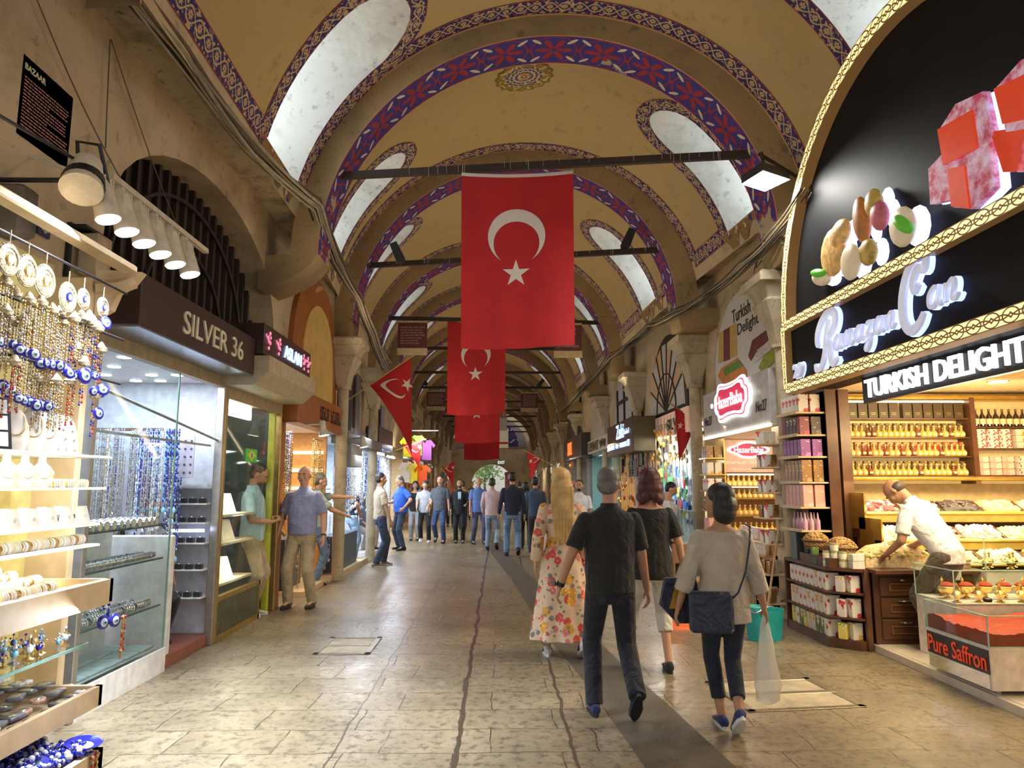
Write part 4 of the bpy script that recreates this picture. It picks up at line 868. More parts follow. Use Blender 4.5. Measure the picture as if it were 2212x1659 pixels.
def lion(y, s, z=3.11):
    mb = MB()
    for a, (cy_, cz_, r_) in enumerate(((.015, .085, .026), (-.03, .03, .03), (.03, -.01, .028), (-.01, -.07, .024), (.04, .05, .018))): mb.tube([(-2.462, y + s * (cy_ + r_ * (1 - q / 16) * cos(q * .75 + a)), z + cz_ + r_ * (1 - q / 16) * sin(q * .75 + a)) for q in range(11)], .0045, 5)
    mb.tube([(-2.462, y + s * (-.03 - .012 * q + .02 * sin(q)), z - .02 + .014 * q) for q in range(7)], .006, 5)
    wb(mb, 'lion_emblem', lampm('pink neon', (.8, .2, .32), 1.3), sign)
for y, s in ((7.6, 1), (7.95, 1), (8.98, -1), (9.18, -1)): lion(y, s)
# dark slatted lunette
t = thing('slatted_lunette', 'dark wooden slatted lunette filling the big arch over the silver shop', 'lunette', (-3.2, 7.1, 2.7)); mb = MB(); mb.prism(archp(7.1, 2.05, 3.35, 4.66, .85, base=2.7), lambda y, z: (-3.22, y, z), lambda y, z: (-3.28, y, z)); wb(mb, 'dark_backing', pm('almost black boards', (.02, .014, .01), .7), t)
for k in range(22):
    y = 5.2 + k * .18; h = 3.35 + 1.28 * max(0, 1 - ((y - 7.1) / 2) ** 2) ** .425; m2 = MB(); m2.box(-3.22, -3.17, y - .02 + (y - 7.1) * .05, y + .03 + (y - 7.1) * .05, 2.8, h); wb(m2, 'slat', pm('dark oak slat', (.035, .022, .012), .6), t)
for r in (.9, 1.5): m2 = MB(); m2.tube([(-3.15, 7.1 + r * cos(a), 3.2 + r * .8 * sin(a)) for a in [pi * q / 24 for q in range(25)]], .02, 6); wb(m2, 'curved_rib', pm('dark oak slat', (.035, .022, .012), .6), t)
# ---------------- orange arch shop ----------------
m_or = pm('orange brown lacquer', (.36, .12, .02), .45, scale=3)
t = thing('arch_panel', 'pointed orange wooden arch with a blank yellow panel above the bead shop', 'arch panel', (-2.85, 11.1, 2.7)); A = archp(11.05, 1.35, 3.2, 4.75, .72, base=2.7); I = archp(11.1, .95, 3.1, 4.35, .72, base=2.7)
mb = MB(); mb.prism(A, lambda y, z: (-2.83, y, z), lambda y, z: (-2.9, y, z)); wb(mb, 'arch_frame', m_or, t); mb = MB(); mb.prism(I, lambda y, z: (-2.81, y, z), lambda y, z: (-2.83, y, z)); wb(mb, 'yellow_panel', pm('blank yellow panel', (.66, .45, .13), .5, scale=3), t)
sign = thing('shop_sign', 'orange fascia board with carved brown lettering under the pointed arch', 'shop sign', (-2.75, 10.9, 2.4)); mb = MB(); mb.bbox(-2.92, -2.68, 9.62, 12.2, 2.42, 2.88, .02); wb(mb, 'sign_box', m_or, sign); mb = MB(); rr = random.Random(2)
for k in range(9): y = 10.75 + k * .145 + .1 * (k > 3); mb.box(-2.682, -2.672, y, y + .03, 2.56, 2.76); mb.box(-2.682, -2.672, y, y + .11, 2.56 + .17 * (k % 2), 2.59 + .17 * (k % 2)); mb.box(-2.682, -2.672, y + .08, y + .11, 2.56, 2.76 - .07 * (k % 3))
wb(mb, 'carved_lettering', pm('dark brown letters', (.10, .04, .015), .6), sign)
def lamp_clip(x, y, z, lab, on=True):
    t = thing('clip_spotlight', lab, 'spotlight', (x, y, z)); mb = MB(); mb.cyl((0, 0, .1), (.02, 0, -.02), .04, .045, n=14); mb.cyl((.02, 0, -.02), (.035, 0, -.10), .05, .075, n=14); mb.build('lamp_shade', pm('white lamp enamel', (.72, .68, .58), .4), t, smooth=40); mb = MB(); mb.cyl((-.2, 0, .05), (0, 0, .06), .014, n=6); mb.build('arm', m_steel, t)
    mb = MB(); mb.cyl((.035, 0, -.10), (.036, 0, -.105), .066, n=14); mb.build('lit_lens', lampm('warm lamp lens', (1, .9, .7), 9 if on else 1), t); return t
lamp_clip(-2.45, 9.95, 2.36, 'white clip spotlight on the orange fascia board'); spot((-2.4, 9.95, 2.2), (-2.6, 10.3, 0), 60, WARM2, 95)
lamp_clip(-2.45, 12.9, 2.35, 'white clip spotlight past the orange fascia, beside the flag pole', False)
mb = MB(); mb.box(-5, -4.9, 9.6, 12.4, 0, 2.75); mb.box(-5, -2.95, 12.35, 12.4, 0, 2.75); struct(wb(mb, 'wall_bead_shop', pm('orange lit boards', (.55, .26, .07), .5))); mb = MB(); mb.box(-5, -2.9, 9.6, 12.4, 2.46, 2.5); struct(wb(mb, 'ceiling_bead_shop', m_white_p)); area((-3.4, 11, 2.42), (-3.4, 11.2, 0), .9, 95, (1, .88, .66), 1.8)
t = thing('bead_shop_counter', 'low dark counter of the bead shop under the orange fascia', 'counter', (-2.9, 11, 0)); mb = MB(); mb.box(-3.4, -3.08, 10.6, 11.5, .05, .8); wb(mb, 'counter_body', m_velv, t); mb = MB(); mb.box(-3.35, -2.78, 10.55, 12.5, 0, .08); wb(mb, 'step', m_wood, t); mb = MB(); mb.box(-3.0, -2.9, 9.62, 9.8, 0, 2.45); wb(mb, 'orange_jamb', m_or, t)
mb = MB()
for z in (1.2, 1.5, 1.8, 2.1): mb.box(-3.9, -3.0, 12.28, 12.34, z, z + .05)
wb(mb, 'lit_ledges', lampm('warm white ledge', (1, .9, .7), 2.5), t)
def rack_of(kinds, n, X0, X1, Y0, Y1, z, zr, lab, grp, seed, sc=1.):
    rr = random.Random(seed); rl = MB(); a_, b_ = Vc((X0, Y0, z + .012)), Vc((X1, Y1, z + .012)); rl.cyl(a_, b_ if (b_ - a_).length > .02 else a_ + Vc((0, .05, 0)), .008, n=6); tag(wb(rl, 'hanging_rail', m_steel), 'rail of the ' + grp, 'rail', 'necklace rails')
    for k in range(n):
        q = kinds[rr.randrange(len(kinds))]; u = k / max(1, n - 1); dup(q, (lerp(X0, X1, u) + rr.uniform(-.02, .02), lerp(Y0, Y1, u) + rr.uniform(-.03, .03), z - rr.uniform(0, zr)), label=lab, group=grp, sc=sc)
rack_of([nk[2], nk[3], nk[0]], 26, -3.75, -3.05, 11.7, 10.6, 2.35, .15, 'long turquoise and white bead string hanging in the shop under the orange fascia', 'bead strings under the orange fascia', 5, 1.1)
rack_of([nk[4]], 10, -3.0, -2.95, 9.95, 10.3, 2.3, .3, 'amber bead string at the near jamb of the bead shop', 'amber strings at the near jamb', 6)
rack_of([nk[4], nk[1]], 14, -2.95, -2.85, 10.8, 12.3, 1.5, .5, 'dark red bead string hanging low in front of the bead shop counter', 'low bead strings by the counter', 8, .9)
rack_of([nk[4]], 12, -2.98, -2.98, 11.6, 12.2, 2.3, .3, 'golden bead string at the far jamb of the bead shop', 'golden strings at the far jamb', 9)
# ================= RIGHT SIDE =================
m_dwood = pm('dark walnut wood', (.10, .04, .018), .38, scale=5, var=.35); m_gilt = pm('gilt beading', (.55, .36, .10), .35, .7)
m_box = []
def boxm(k, c, c2, sc=9):
    n = f'printed carton {k}'
    if n in _pm: return _pm[n]
    M = Mt(n, .4); a = M.noise(sc, None, 3, .7); b = M.noise(sc * 2.5, None, 2); x = M.mix(a.gt(.56), c, c2); x = M.mix(b.gt(.66), x, (.9, .88, .8)); M.col(x); _pm[n] = M.m; return M.m
CART = [boxm(k, c, d, s) for k, c, d, s in ((0, (.8, .76, .7), (.6, .05, .06), 14), (1, (.22, .02, .03), (.5, .05, .05), 8), (2, (.25, .05, .28), (.45, .2, .5), 8), (3, (.32, .16, .05), (.5, .3, .12), 12), (4, (.72, .38, .32), (.8, .55, .5), 8), (5, (.06, .035, .02), (.25, .15, .06), 10), (6, (.75, .7, .62), (.7, .35, .05), 12), (7, (.12, .2, .05), (.7, .65, .5), 12), (8, (.8, .65, .15), (.2, .35, .08), 12))]
def column(x, y, zt, lab, s=1.):
    t = thing('stone_column', lab, 'column', (x, y, 0), 0, None); mb = MB(); mb.cyl((0, 0, .0), (0, 0, zt - .85), .10 * s, n=10); mb.cyl((0, 0, zt - .88), (0, 0, zt - .84), .14 * s, n=10); mb.build('shaft', m_stone, t, smooth=40)
    mb = MB(); L = []
    for z, r, c in ((zt - .84, .12, .5), (zt - .78, .13, .3), (zt - .62, .15, .2), (zt - .45, .22, .15), (zt - .34, .27, .1), (zt - .30, .24, .1), (zt - .22, .27, .08), (zt - .14, .33, .06), (zt - .13, .37, .05), (zt - .03, .37, .05), (zt, .34, .05)):
        r *= s; e = r * (1 - c); L.append([(e, -r, z), (r, -e, z), (r, e, z), (e, r, z), (-e, r, z), (-r, e, z), (-r, -e, z), (-e, -r, z)])
    mb.rings(L); mb.build('capital', m_stone, t, smooth=30); return t
column(3.42, 8.45, 4.10, 'pale stone column with a carved capital beside the big lit sweet shop sign'); column(3.34, 12.1, 4.10, 'pale stone column between the white sweet shop sign and the fan window'); column(3.14, 16.2, 4.1, 'pale stone column between the fan window and the framed window panel'); column(3.0, 20.3, 4.05, 'ochre stained stone column past the white board with brown letters'); column(2.78, 24.9, 4.0, 'distant stone column past the sign with the orange logo')
column(-2.72, 12.45, 4.1, 'pale stone column at the far end of the orange arch, the closer one'); column(-2.75, 15.7, 4.1, 'pale stone column behind the flag pole, next to the dark blue hangings'); column(-3.15, 20.5, 4.0, 'stone column beyond the large slanting flag')
for k, y in enumerate((29, 34, 38, 41.5)): column(2.6, y, 4.0, f'far stone column against the shop row opposite the silver shops, {["first", "second", "third", "last"][k]} of four'); column(-3.45, y, 4.0, f'far stone column behind the hanging flags, {["first", "second", "third", "last"][k]} of four')
# ---- big lit sweet shop ----
sg = thing('shop_sign', 'huge arched black sign with lit gold lattice frame, sweets and nuts above white script letters', 'shop sign', (3.2, 5.5, 2.6))
def seg(y, z): return 
YC, A_, B_ = 5.40, 2.13, 2.02
def archb(a, b, z0, zb=None): return [(YC - a * cos(pi * k / 40), z0 + b * sin(pi * k / 40)) for k in range(41)]
mb = MB(); mb.prism(archb(A_ - .05, B_ - .05, 3.3), lambda y, z: (3.18, y, z), lambda y, z: (3.24, y, z)); wb(mb, 'black_panel', pm('glossy black panel', (.012, .012, .013), .55, scale=2, spec=.10), sg)
mb = MB(); mb.box(3.12, 3.60, YC - A_, YC + A_, 2.60, 3.3); wb(mb, 'name_board', pm('glossy black panel', 0), sg)
M = Mt('lit gold lattice', .4); u, v = M.uv(); f = (u * (1 / .17)).frac() - .5; g_ = v - .5
d1 = ((f * f + (g_ + .5) * (g_ + .5)).sqrt() - .62).abs(); d2 = ((f * f + (g_ - .5) * (g_ - .5)).sqrt() - .62).abs(); f2 = f.abs() - .5; d3 = ((f2 * f2 + g_ * g_).sqrt() - .42).abs(); ln = d1.lt(.045).mx(d2.lt(.045)).mx(d3.lt(.04)).mx(g_.abs().gt(.44))
c = M.mix(ln, (1, .82, .38), (.10, .05, .015)); M.col(c).emit(c, 1.05); M.m.cycles.emission_sampling = 'NONE'; m_lat = M.m
def lattice(path, w, name='lit_frame', x0=3.07, x1=3.18):
    """band of width w around a path of (y, z); front face, and inner side"""
    mb = MB(); uv = []; n = len(path); d = 0; b = 0
    for k, (y, z) in enumerate(path):
        p0, p1 = path[max(0, k - 1)], path[min(n - 1, k + 1)]; ty, tz = p1[0] - p0[0], p1[1] - p0[1]; l = math.hypot(ty, tz); ny, nz = tz / l, -ty / l
        if k: d += math.hypot(y - path[k - 1][0], z - path[k - 1][1])
        for (x, o, vv) in ((x1, -w / 2, -1), (x0, -w / 2, 0), (x0, w / 2, 1), (x1, w / 2, 2)): mb.v.append((x, y + ny * o, z + nz * o)); uv.append((d, vv))
    for k in range(n - 1):
        for j in range(3): mb.quadf(4 * k + j, 4 * k + j + 1, 4 * k + j + 5, 4 * k + j + 4)
    wb(mb, name, [m_lat], sg, uvs=uv)
lattice(archb(A_, B_, 3.3), .14); yl, yr = YC + A_, YC - A_
for z in (3.27, 2.60): lattice([(lerp(yl, yr, k / 20), z) for k in range(21)], .11, x0=3.05)
for y in (yl, yr): lattice([(y, lerp(2.60, 3.27, k / 5)) for k in range(6)], .11, x0=3.05)
m_halo = lampm('white lit letter edge', (.35, .45, 1), 2.2, True); m_let = pm('frosted white letter face', (.62, .64, .78), .4, emit=.45)
def stroke(paths, w, parent, X=3.09):
    """script letters: each path a list of (y, z, width factor); y is the distance to the reader's right"""
    fr = MB(); bk = MB()
    for P in paths:
        n = len(P); Q = []
        for k in range(n - 1):     # Catmull-Rom
            p = [P[max(0, k - 1)], P[k], P[k + 1], P[min(n - 1, k + 2)]]
            for t in [i / 6 for i in range(6)]: Q.append(tuple(.5 * ((2 * p[1][i]) + (p[2][i] - p[0][i]) * t + (2 * p[0][i] - 5 * p[1][i] + 4 * p[2][i] - p[3][i]) * t * t + (3 * p[1][i] - p[0][i] - 3 * p[2][i] + p[3][i]) * t ** 3) for i in range(3)))
        Q.append(P[-1])
        for mbx, x0, x1, ww in ((fr, X - .03, X - .005, w), (bk, X - .004, X + .03, w * 1.25)):
            L = []
            for k, q in enumerate(Q):
                a, b = Q[max(0, k - 1)], Q[min(len(Q) - 1, k + 1)]; ty, tz = b[0] - a[0], b[1] - a[1]; l = math.hypot(ty, tz) or 1; ny, nz = -tz / l * ww * q[2] / 2, ty / l * ww * q[2] / 2
                L.append([(x0, q[0] + ny, q[1] + nz), (x1, q[0] + ny, q[1] + nz), (x1, q[0] - ny, q[1] - nz), (x0, q[0] - ny, q[1] - nz)])
            mbx.rings(L)
    wb(fr, 'script_letters', m_let, parent); wb(bk, 'letter_glow', m_halo, parent)
def sc_(path, y0, z0, s, sl=.25):
    return [(y0 - (x + z * sl) * s, z0 + z * s, w) for x, z, w in path]
RR = [[(.02, .62, .6), (-.1, .5, .9), (-.06, .38, .8), (.1, .42, .7), (.16, .62, .9), (.2, .86, 1.1), (.34, 1.0, .9)], ]
big_R = [[(-.12, .42, .5), (-.2, .5, .9), (-.2, .7, 1), (-.02, .9, 1.1), (.28, 1.0, 1.1), (.5, .88, 1.2), (.5, .68, 1.1), (.32, .54, .8), (.2, .52, .6)], [(.24, .86, .7), (.2, .55, 1.1), (.16, .2, 1.1), (.02, -.02, .9), (-.16, -.02, .8), (-.22, .1, .6)], [(.22, .52, .7), (.36, .36, 1.1), (.44, .1, 1.1), (.56, -.02, .9), (.7, .06, .6)]]
def word(s, y, z, h, gap=.05):
    out = []; A = {'a': ([[(.34, .30, .7), (.2, .38, .9), (.04, .26, 1), (.06, .06, 1), (.2, 0, .9), (.32, .14, .8), (.36, .38, 1), (.34, .1, 1), (.42, 0, .8), (.5, .06, .5)]], .5),
         'm': ([[(.0, .36, .7), (.04, 0, 1), (.06, .26, .8), (.18, .38, .9), (.22, .3, 1), (.2, 0, 1), (.24, .28, .8), (.36, .38, .9), (.42, .28, 1), (.4, .04, 1), (.5, 0, .8), (.58, .08, .5)]], .58),
         'n': ([[(.0, .36, .7), (.04, 0, 1), (.06, .26, .8), (.2, .38, .9), (.27, .28, 1), (.25, .04, 1), (.34, 0, .8), (.42, .08, .5)]], .42),
         'z': ([[(.02, .32, .6), (.12, .38, .9), (.32, .34, .9), (.18, .18, .8), (.08, .04, 1), (.24, .06, 1), (.28, -.14, 1), (.16, -.32, .9), (.04, -.26, .7), (.14, -.1, .6), (.4, .06, .5)]], .38)}
    for ch in s:
        P, w = A[ch]; out += [sc_(p, y, z, h) for p in P]; y -= (w + gap) * h
    return out, y
Rb = atX(1850, 745, 3.46); hR = .60
stroke([sc_(p, 6.72, 2.70, .49) for p in big_R], .067, sg); P, y = word('amazan', 6.43, 2.81, .33, .05); stroke(P, .029, sg)
big_C = [[(.44, .62, .6), (.30, .56, .9), (.26, .74, .9), (.42, .92, .9), (.62, .9, 1), (.62, 1.02, .6), (.5, 1.06, .8), (.24, .98, 1.1), (.04, .66, 1.2), (.02, .3, 1.2), (.18, .04, 1.1), (.42, .0, 1), (.62, .14, .7)]]
big_C = [[(.46, .66, .7), (.36, .58, .8), (.3, .72, .9), (.42, .9, 1), (.6, .86, 1), (.62, 1.04, .9), (.44, 1.1, 1), (.16, .92, 1.2), (.02, .56, 1.3), (.06, .2, 1.2), (.26, .0, 1.1), (.48, .06, .9), (.6, .2, .6)]]
stroke([sc_(p, 5.32, 2.73, .48, .15) for p in big_C], .067, sg); P, y = word('an', 4.97, 2.84, .36, .05); stroke(P, .033, sg)
wtext('29', m_let, (3.09, 7.26, 2.76), (0, -1, 0), (0, 0, 1), .15, .23, parent=sg, ext=.02, off=.03)
wtext('29', m_halo, (3.115, 7.26, 2.76), (0, -1, 0), (0, 0, 1), .165, .25, parent=sg, ext=.004, off=.045)
# relief sweets and nuts of the sign
m_glo = lampm('white lit sign edge', (.5, .56, 1), 2.2, True)
def relief(pts, x, col, name, halo=.05):
    mb = MB(); mb.prism(pts, lambda y, z: (x, y, z), lambda y, z: (x + .05, y, z)); o = wb(mb, name, col, sg)
    if halo: m2 = MB(); m2.prism([(y - halo, z - halo * .4) for y, z in pts], lambda y, z: (x + .055, y, z), lambda y, z: (x + .08, y, z)); wb(m2, 'lit_edge', m_glo, sg)
    return o
def pxs(l, X=3.10): return [(p.y, p.z) for p in [atX(a, b, X) for a, b in l]]
m_tlr = pm('translucent red delight', (.75, .06, .015), .35, scale=6, emit=.35); M = Mt('sugar dusted rose delight', .6); n = M.noise(9, M.gpos(), 5, .7); c = M.mix(M.step(n, .4, .6), (.55, .06, .12), (.75, .55, .7)); M.col(c).emit(c, .3); m_tlp = M.m
for a in ([(2035, 250), (2060, 205), (2130, 195), (2095, 235), (2122, 330), (2047, 355)],): pass
relief(pxs([(2035, 280), (2070, 225), (2130, 197), (2150, 290), (2130, 320), (2050, 357)]), 3.08, m_tlp, 'delight_cube')
relief(pxs([(2035, 280), (2110, 237), (2122, 320), (2048, 357)]), 3.065, m_tlr, 'cube_face', 0)
relief(pxs([(2008, 365), (2045, 325), (2065, 355), (2065, 430), (2012, 442)]), 3.09, m_tlp, 'delight_cube')
relief(pxs([(2060, 362), (2145, 305), (2155, 405), (2110, 452), (2068, 448)]), 3.07, m_tlp, 'delight_cube'); relief(pxs([(2060, 365), (2097, 358), (2108, 450), (2068, 446)]), 3.055, m_tlr, 'cube_face', 0)
relief(pxs([(2158, 190), (2212, 130), (2300, 90), (2330, 260), (2180, 285)]), 3.08, m_tlp, 'delight_cube'); relief(pxs([(2158, 192), (2290, 130), (2310, 240), (2177, 268)]), 3.065, m_tlr, 'cube_face', 0)
relief(pxs([(2142, 285), (2290, 260), (2320, 360), (2170, 372)]), 3.09, m_tlr, 'delight_cube')
relief(pxs([(2215, 300), (2350, 250), (2370, 370), (2200, 372)]), 3.09, m_tlp, 'delight_cube')
def nut(px, py, rx, ry, rot, col, name, X=3.10, k=None, halo=True):
    c = atX(px, py, X); s = c.y / 1550; sy = c.y * c.y / 1550 / 3.1; mb = MB(); M_ = Matrix.Rotation(rot, 4, 'X'); mb.ell((0, 0, 0), .06, rx * sy * .9, ry * s, 16, 9, M=Matrix.Translation(c) @ M_); o = wb(mb, name, col, sg, smooth=60)
    if halo: m2 = MB(); m2.ell((0, 0, 0), .012, rx * sy * .9, ry * s, 16, 7, M=Matrix.Translation(c + Vc((.06, -.10, -.03))) @ M_); wb(m2, 'lit_edge', m_glo, sg)
m_wal = pm('walnut print', (.62, .36, .12), .5, scale=14, var=.6, bump=.6, emit=.25); m_alm = pm('almond print', (.42, .16, .04), .5, scale=10, var=.4, emit=.2); m_pis = pm('pistachio shell print', (.72, .60, .40), .5, scale=8, emit=.25); m_grn = pm('pistachio green print', (.12, .5, .04), .5, emit=.2); m_hz = pm('hazel print', (.45, .3, .06), .5, scale=14, var=.6, emit=.2); m_pn = pm('peanut skin print', (.5, .13, .15), .5, scale=14, var=.5, emit=.2)
nut(1775, 600, 22, 18, .3, m_pis, 'pistachio'); nut(1768, 590, 15, 10, .3, m_grn, 'pistachio_kernel', 3.05, halo=False); nut(1800, 545, 30, 55, .1, m_wal, 'walnut'); nut(1815, 505, 24, 30, -.2, m_wal, 'walnut_lobe', 3.08); nut(1862, 475, 17, 58, -.15, m_alm, 'almond'); nut(1888, 440, 18, 36, -.2, m_hz, 'pumpkin_seed'); nut(1900, 465, 18, 38, -.3, m_pn, 'peanut'); nut(1838, 566, 22, 42, -.1, m_pis, 'pistachio', 3.05); nut(1876, 545, 18, 32, -.3, m_hz, 'hazelnut'); nut(1950, 490, 30, 50, -.75, m_pis, 'open_pistachio', 3.07); nut(1952, 484, 10, 38, -.75, m_grn, 'pistachio_kernel', 3.03, halo=False)
sg2 = thing('shop_sign', 'black board with big lit white capitals hanging under the arched sign', 'shop sign', (3.5, 5.7, 2.36)); mb = MB(); mb.bbox(3.50, 3.56, 4.55, 6.8, 2.36, 2.62, .005); wb(mb, 'sign_board', m_black, sg2)
wtext('TURKISH DELIGHT', lampm('white lit capitals', (.93, .94, 1), 1.8, True), (3.485, 5.66, 2.49), (0, -1, 0), (0, 0, 1), .175, 2.1, parent=sg2, ext=.012, off=.012)
# interior
X0, X1, Y0, Y1 = 3.62, 7.6, 3.4, 8.75
m_shopw = pm('honey coloured shop lining', (.60, .42, .20), .5)
mb = MB(); mb.box(3.62, 7.6, Y1, Y1 + .1, 0, 2.75); mb.box(7.6, 7.7, Y0, Y1, 0, 2.75); mb.box(3.62, 7.6, Y0 - .1, Y0, 0, 2.75); struct(wb(mb, 'wall_sweet_shop', m_shopw)); mb = MB(); mb.box(3.6, 7.7, Y0, Y1, 2.7, 2.75); struct(wb(mb, 'ceiling_sweet_shop', pm('cream shop ceiling', (.82, .7, .5), .5))); mb = MB(); mb.box(3.66, 7.7, Y0, Y1, 0, .07); mb.box(3.62, 3.66, Y0, Y1, 0, .065); struct(wb(mb, 'floor_sweet_shop', pm('pale marble shop floor', (.66, .58, .46), .25, scale=4)))
mb = MB(); mb.box(3.6, 3.72, 7.82, 8.72, .0, 2.72); mb.box(3.98, 4.10, 8.3, 8.75, .07, 2.7); mb.box(3.6, 4.1, 8.6, 8.72, 0, 2.72); t = wb(mb, 'shop_pillar', m_dwood); tag(t, 'dark brown wooden pillar at the far side of the sweet shop opening', 'pillar')
for k, (x, y) in enumerate(((4.3, 5.2), (4.3, 6.2), (4.5, 7.3), (5.3, 5.6), (5.3, 6.6), (5.4, 7.6), (6.4, 6.2), (6.4, 7.4))):
    mb = MB(); mb.cyl((0, 0, -.012), (0, 0, 0), .09, n=18); o = mb.build('downlight', lampm('warm downlight', (1, .85, .55), 9)); mb = MB(); mb.lathe([(.09, -.004), (.11, -.004), (.11, 0), (.09, 0)], n=18); mb.build('trim_ring', m_gilt, o); o.location = (x, y, 2.7); tag(o, 'round warm downlight in the sweet shop ceiling', 'downlight', 'warm downlights of the sweet shop')
area((5.0, 6.6, 2.66), (5.0, 7.0, 0), 1.8, 130, (1, .76, .42), 2.2); area((5.0, 7.2, 2.2), (5.0, 8.7, 1.6), 1.8, 45, (1, .74, .38), .2); area((3.9, 5.8, 2.35), (2.2, 5.8, 0), 1.6, 70, (1, .80, .50), .5)
# gilded cornice, wall unit
wu = thing('wall_unit', 'tall dark wood wall unit with gilded cornice and lit shelves behind the sweet counter', 'shelving', (5.4, 8.6, .07))
mb = MB(); mb.box(4.1, 7.5, 8.45, 8.7, 2.6, 2.66); mb.cyl((4.1, 8.43, 2.62), (7.5, 8.43, 2.62), .03, n=8); mb.cyl((4.1, 8.40, 1.66), (7.5, 8.40, 1.66), .025, n=8); wb(mb, 'gilt_cornice', m_gilt, wu)
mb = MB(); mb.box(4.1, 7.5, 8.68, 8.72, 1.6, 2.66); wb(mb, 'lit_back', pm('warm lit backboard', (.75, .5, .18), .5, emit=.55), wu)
mb = MB(); mb.box(4.1, 4.14, 8.4, 8.7, 1.6, 2.62); mb.box(5.60, 5.66, 8.4, 8.7, 1.6, 2.62); mb.box(4.1, 7.5, 8.42, 8.7, 1.64, 1.70); wb(mb, 'wood_frame', m_dwood, wu)
for z in (2.155, 1.93, 2.38): mb = MB(); mb.box(4.14, 5.6, 8.44, 8.68, z - .02, z - .005); wb(mb, 'shelf', m_dwood, wu)
for z in (2.28, 2.02): mb = MB(); mb.box(5.66, 7.5, 8.44, 8.68, z - .02, z - .005); wb(mb, 'shelf', m_dwood, wu)
mb = MB(); mb.box(4.2, 5.6, 8.5, 8.52, 2.57, 2.59); wb(mb, 'led_tube', lampm('warm led tube', (1, .88, .6), 8), wu)
def bottle(cg, cc, lab, grp):
    mb = MB(); mb.lathe([(.03, 0), (.036, .008), (.04, .03), (.036, .055), (.016, .078), (.012, .09), (.012, .105), (.018, .108)], n=12); b = mb.build('oil_bottle', cg, smooth=50); mb = MB(); mb.ell((0, 0, .125), .020, n=10, k=7); mb.build('ball_stopper', cc, b, smooth=60); mb = MB(); mb.box(-.018, .018, -.0405, -.037, .018, .045); mb.build('paper_label', pm('cream paper label', (.8, .7, .45), .6), b); return tag(b, lab, 'bottle', grp)
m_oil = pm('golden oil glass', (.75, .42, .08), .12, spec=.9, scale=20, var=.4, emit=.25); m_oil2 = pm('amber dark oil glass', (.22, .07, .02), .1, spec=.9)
rr = random.Random(12)
for z, nm_ in ((2.155, 'top'), (1.93, 'middle'), (1.70, 'bottom')):
    b = bottle(m_oil, pm('gilt stopper', (.75, .55, .22), .3, .5), f'small golden oil bottle with ball stopper on the {nm_} bottle shelf of the sweet shop', f'golden bottles on the {nm_} shelf'); b2 = None
    for k in range(21):
        dk = rr.random() < .16; p = (4.20 + k * .067, 8.50, z)
        if dk:
            if b2 is None: b2 = dup(b, p, label=f'small dark amber oil bottle on the {nm_} bottle shelf of the sweet shop', group=f'dark amber bottles on the {nm_} shelf'); b2.data = b2.data.copy(); b2.data.materials[0] = m_oil2
            else: dup(b2, p)
        else: (setattr(b, 'location', p) if k == 0 or b.location.x == 0 else dup(b, p))
    if b.location.x == 0: b.location = (4.2, 8.5, z)
    cart = pm('dark carton', (.09, .05, .02), .5); c2 = boxm(11, (.45, .05, .03), (.6, .4, .1), 16) if nm_ == 'middle' else boxm(10, (.16, .09, .03), (.55, .38, .12), 18)
    mb = MB(); mb.bbox(-.038, .038, -.02, .02, 0, .17, .002); o = mb.build('bottle_carton', c2); tag(o, f'small {"red" if nm_ == "middle" else "brown and gold"} bottle carton standing behind the {nm_} row of bottles', 'carton', f'bottle cartons behind the {nm_} row')
    for k in range(15): q = o if k == 0 else dup(o); q.location = (4.22 + k * .098, 8.60, z)
mb = MB(); mb.bbox(-.056, .056, -.04, .04, 0, .19, .003); o = mb.build('gift_carton', pm('dark brown gift carton', (.07, .045, .02), .4)); mb = MB(); mb.lathe([(.03, -.0405), (.038, -.0415), (.03, -.0425)], c=(0, 0, .13), n=14, ax='Y', caps=False); mb.box(-.03, .03, -.042, -.040, .06, .065); mb.box(-.025, .025, -.042, -.040, .04, .045); mb.build('gold_print', m_gilt, o); tag(o, 'dark brown gift carton with gold print on the highest shelf of the sweet shop', 'carton', 'dark gift cartons on the highest shelf')
for k in range(11): q = o if k == 0 else dup(o); q.location = (4.24 + k * .125 + .04 * (k > 4), 8.54, 2.38)
mb = MB(); mb.lathe([(.03, 0), (.032, .01), (.032, .12), (.012, .16), (.012, .2), (.015, .21)], n=10); o = mb.build('sauce_bottle', pm('dark brown bottle glass', (.03, .015, .01), .12, spec=.9), smooth=50); mb = MB(); mb.cyl((0, 0, .03), (0, 0, .095), .0335, n=10, cap=False); mb.build('cream_label', pm('cream paper label', 0), o); tag(o, 'dark bottle with a cream label on the high shelf right of the bottle wall', 'bottle', 'dark bottles with cream labels')
for k in range(16): q = o if k == 0 else dup(o); q.location = (5.74 + k * .082, 8.52, 2.28)
for z, cs, sc in ((2.02, (0, 6, 6), 'upper'), (1.70, (4, 0, 6), 'lower')):
    for c in range(3):
        mb = MB(); mb.bbox(-.07, .07, -.06, .06, 0, .075, .003); o = mb.build('sweet_box', CART[cs[c]]); tag(o, f'printed sweet box in stack {"one two three".split()[c]} of the {sc} box shelf'.replace('stack one', 'the stack beside the bottle wall').replace('stack two', 'the middle stack').replace('stack three', 'the end stack'), 'box', f'sweet boxes {sc} shelf stack {c + 1}')
        for k in range(9): q = o if k == 0 else dup(o); q.location = (5.76 + c * .5 + .15 * (k % 3), 8.54, z + .077 * (k // 3))
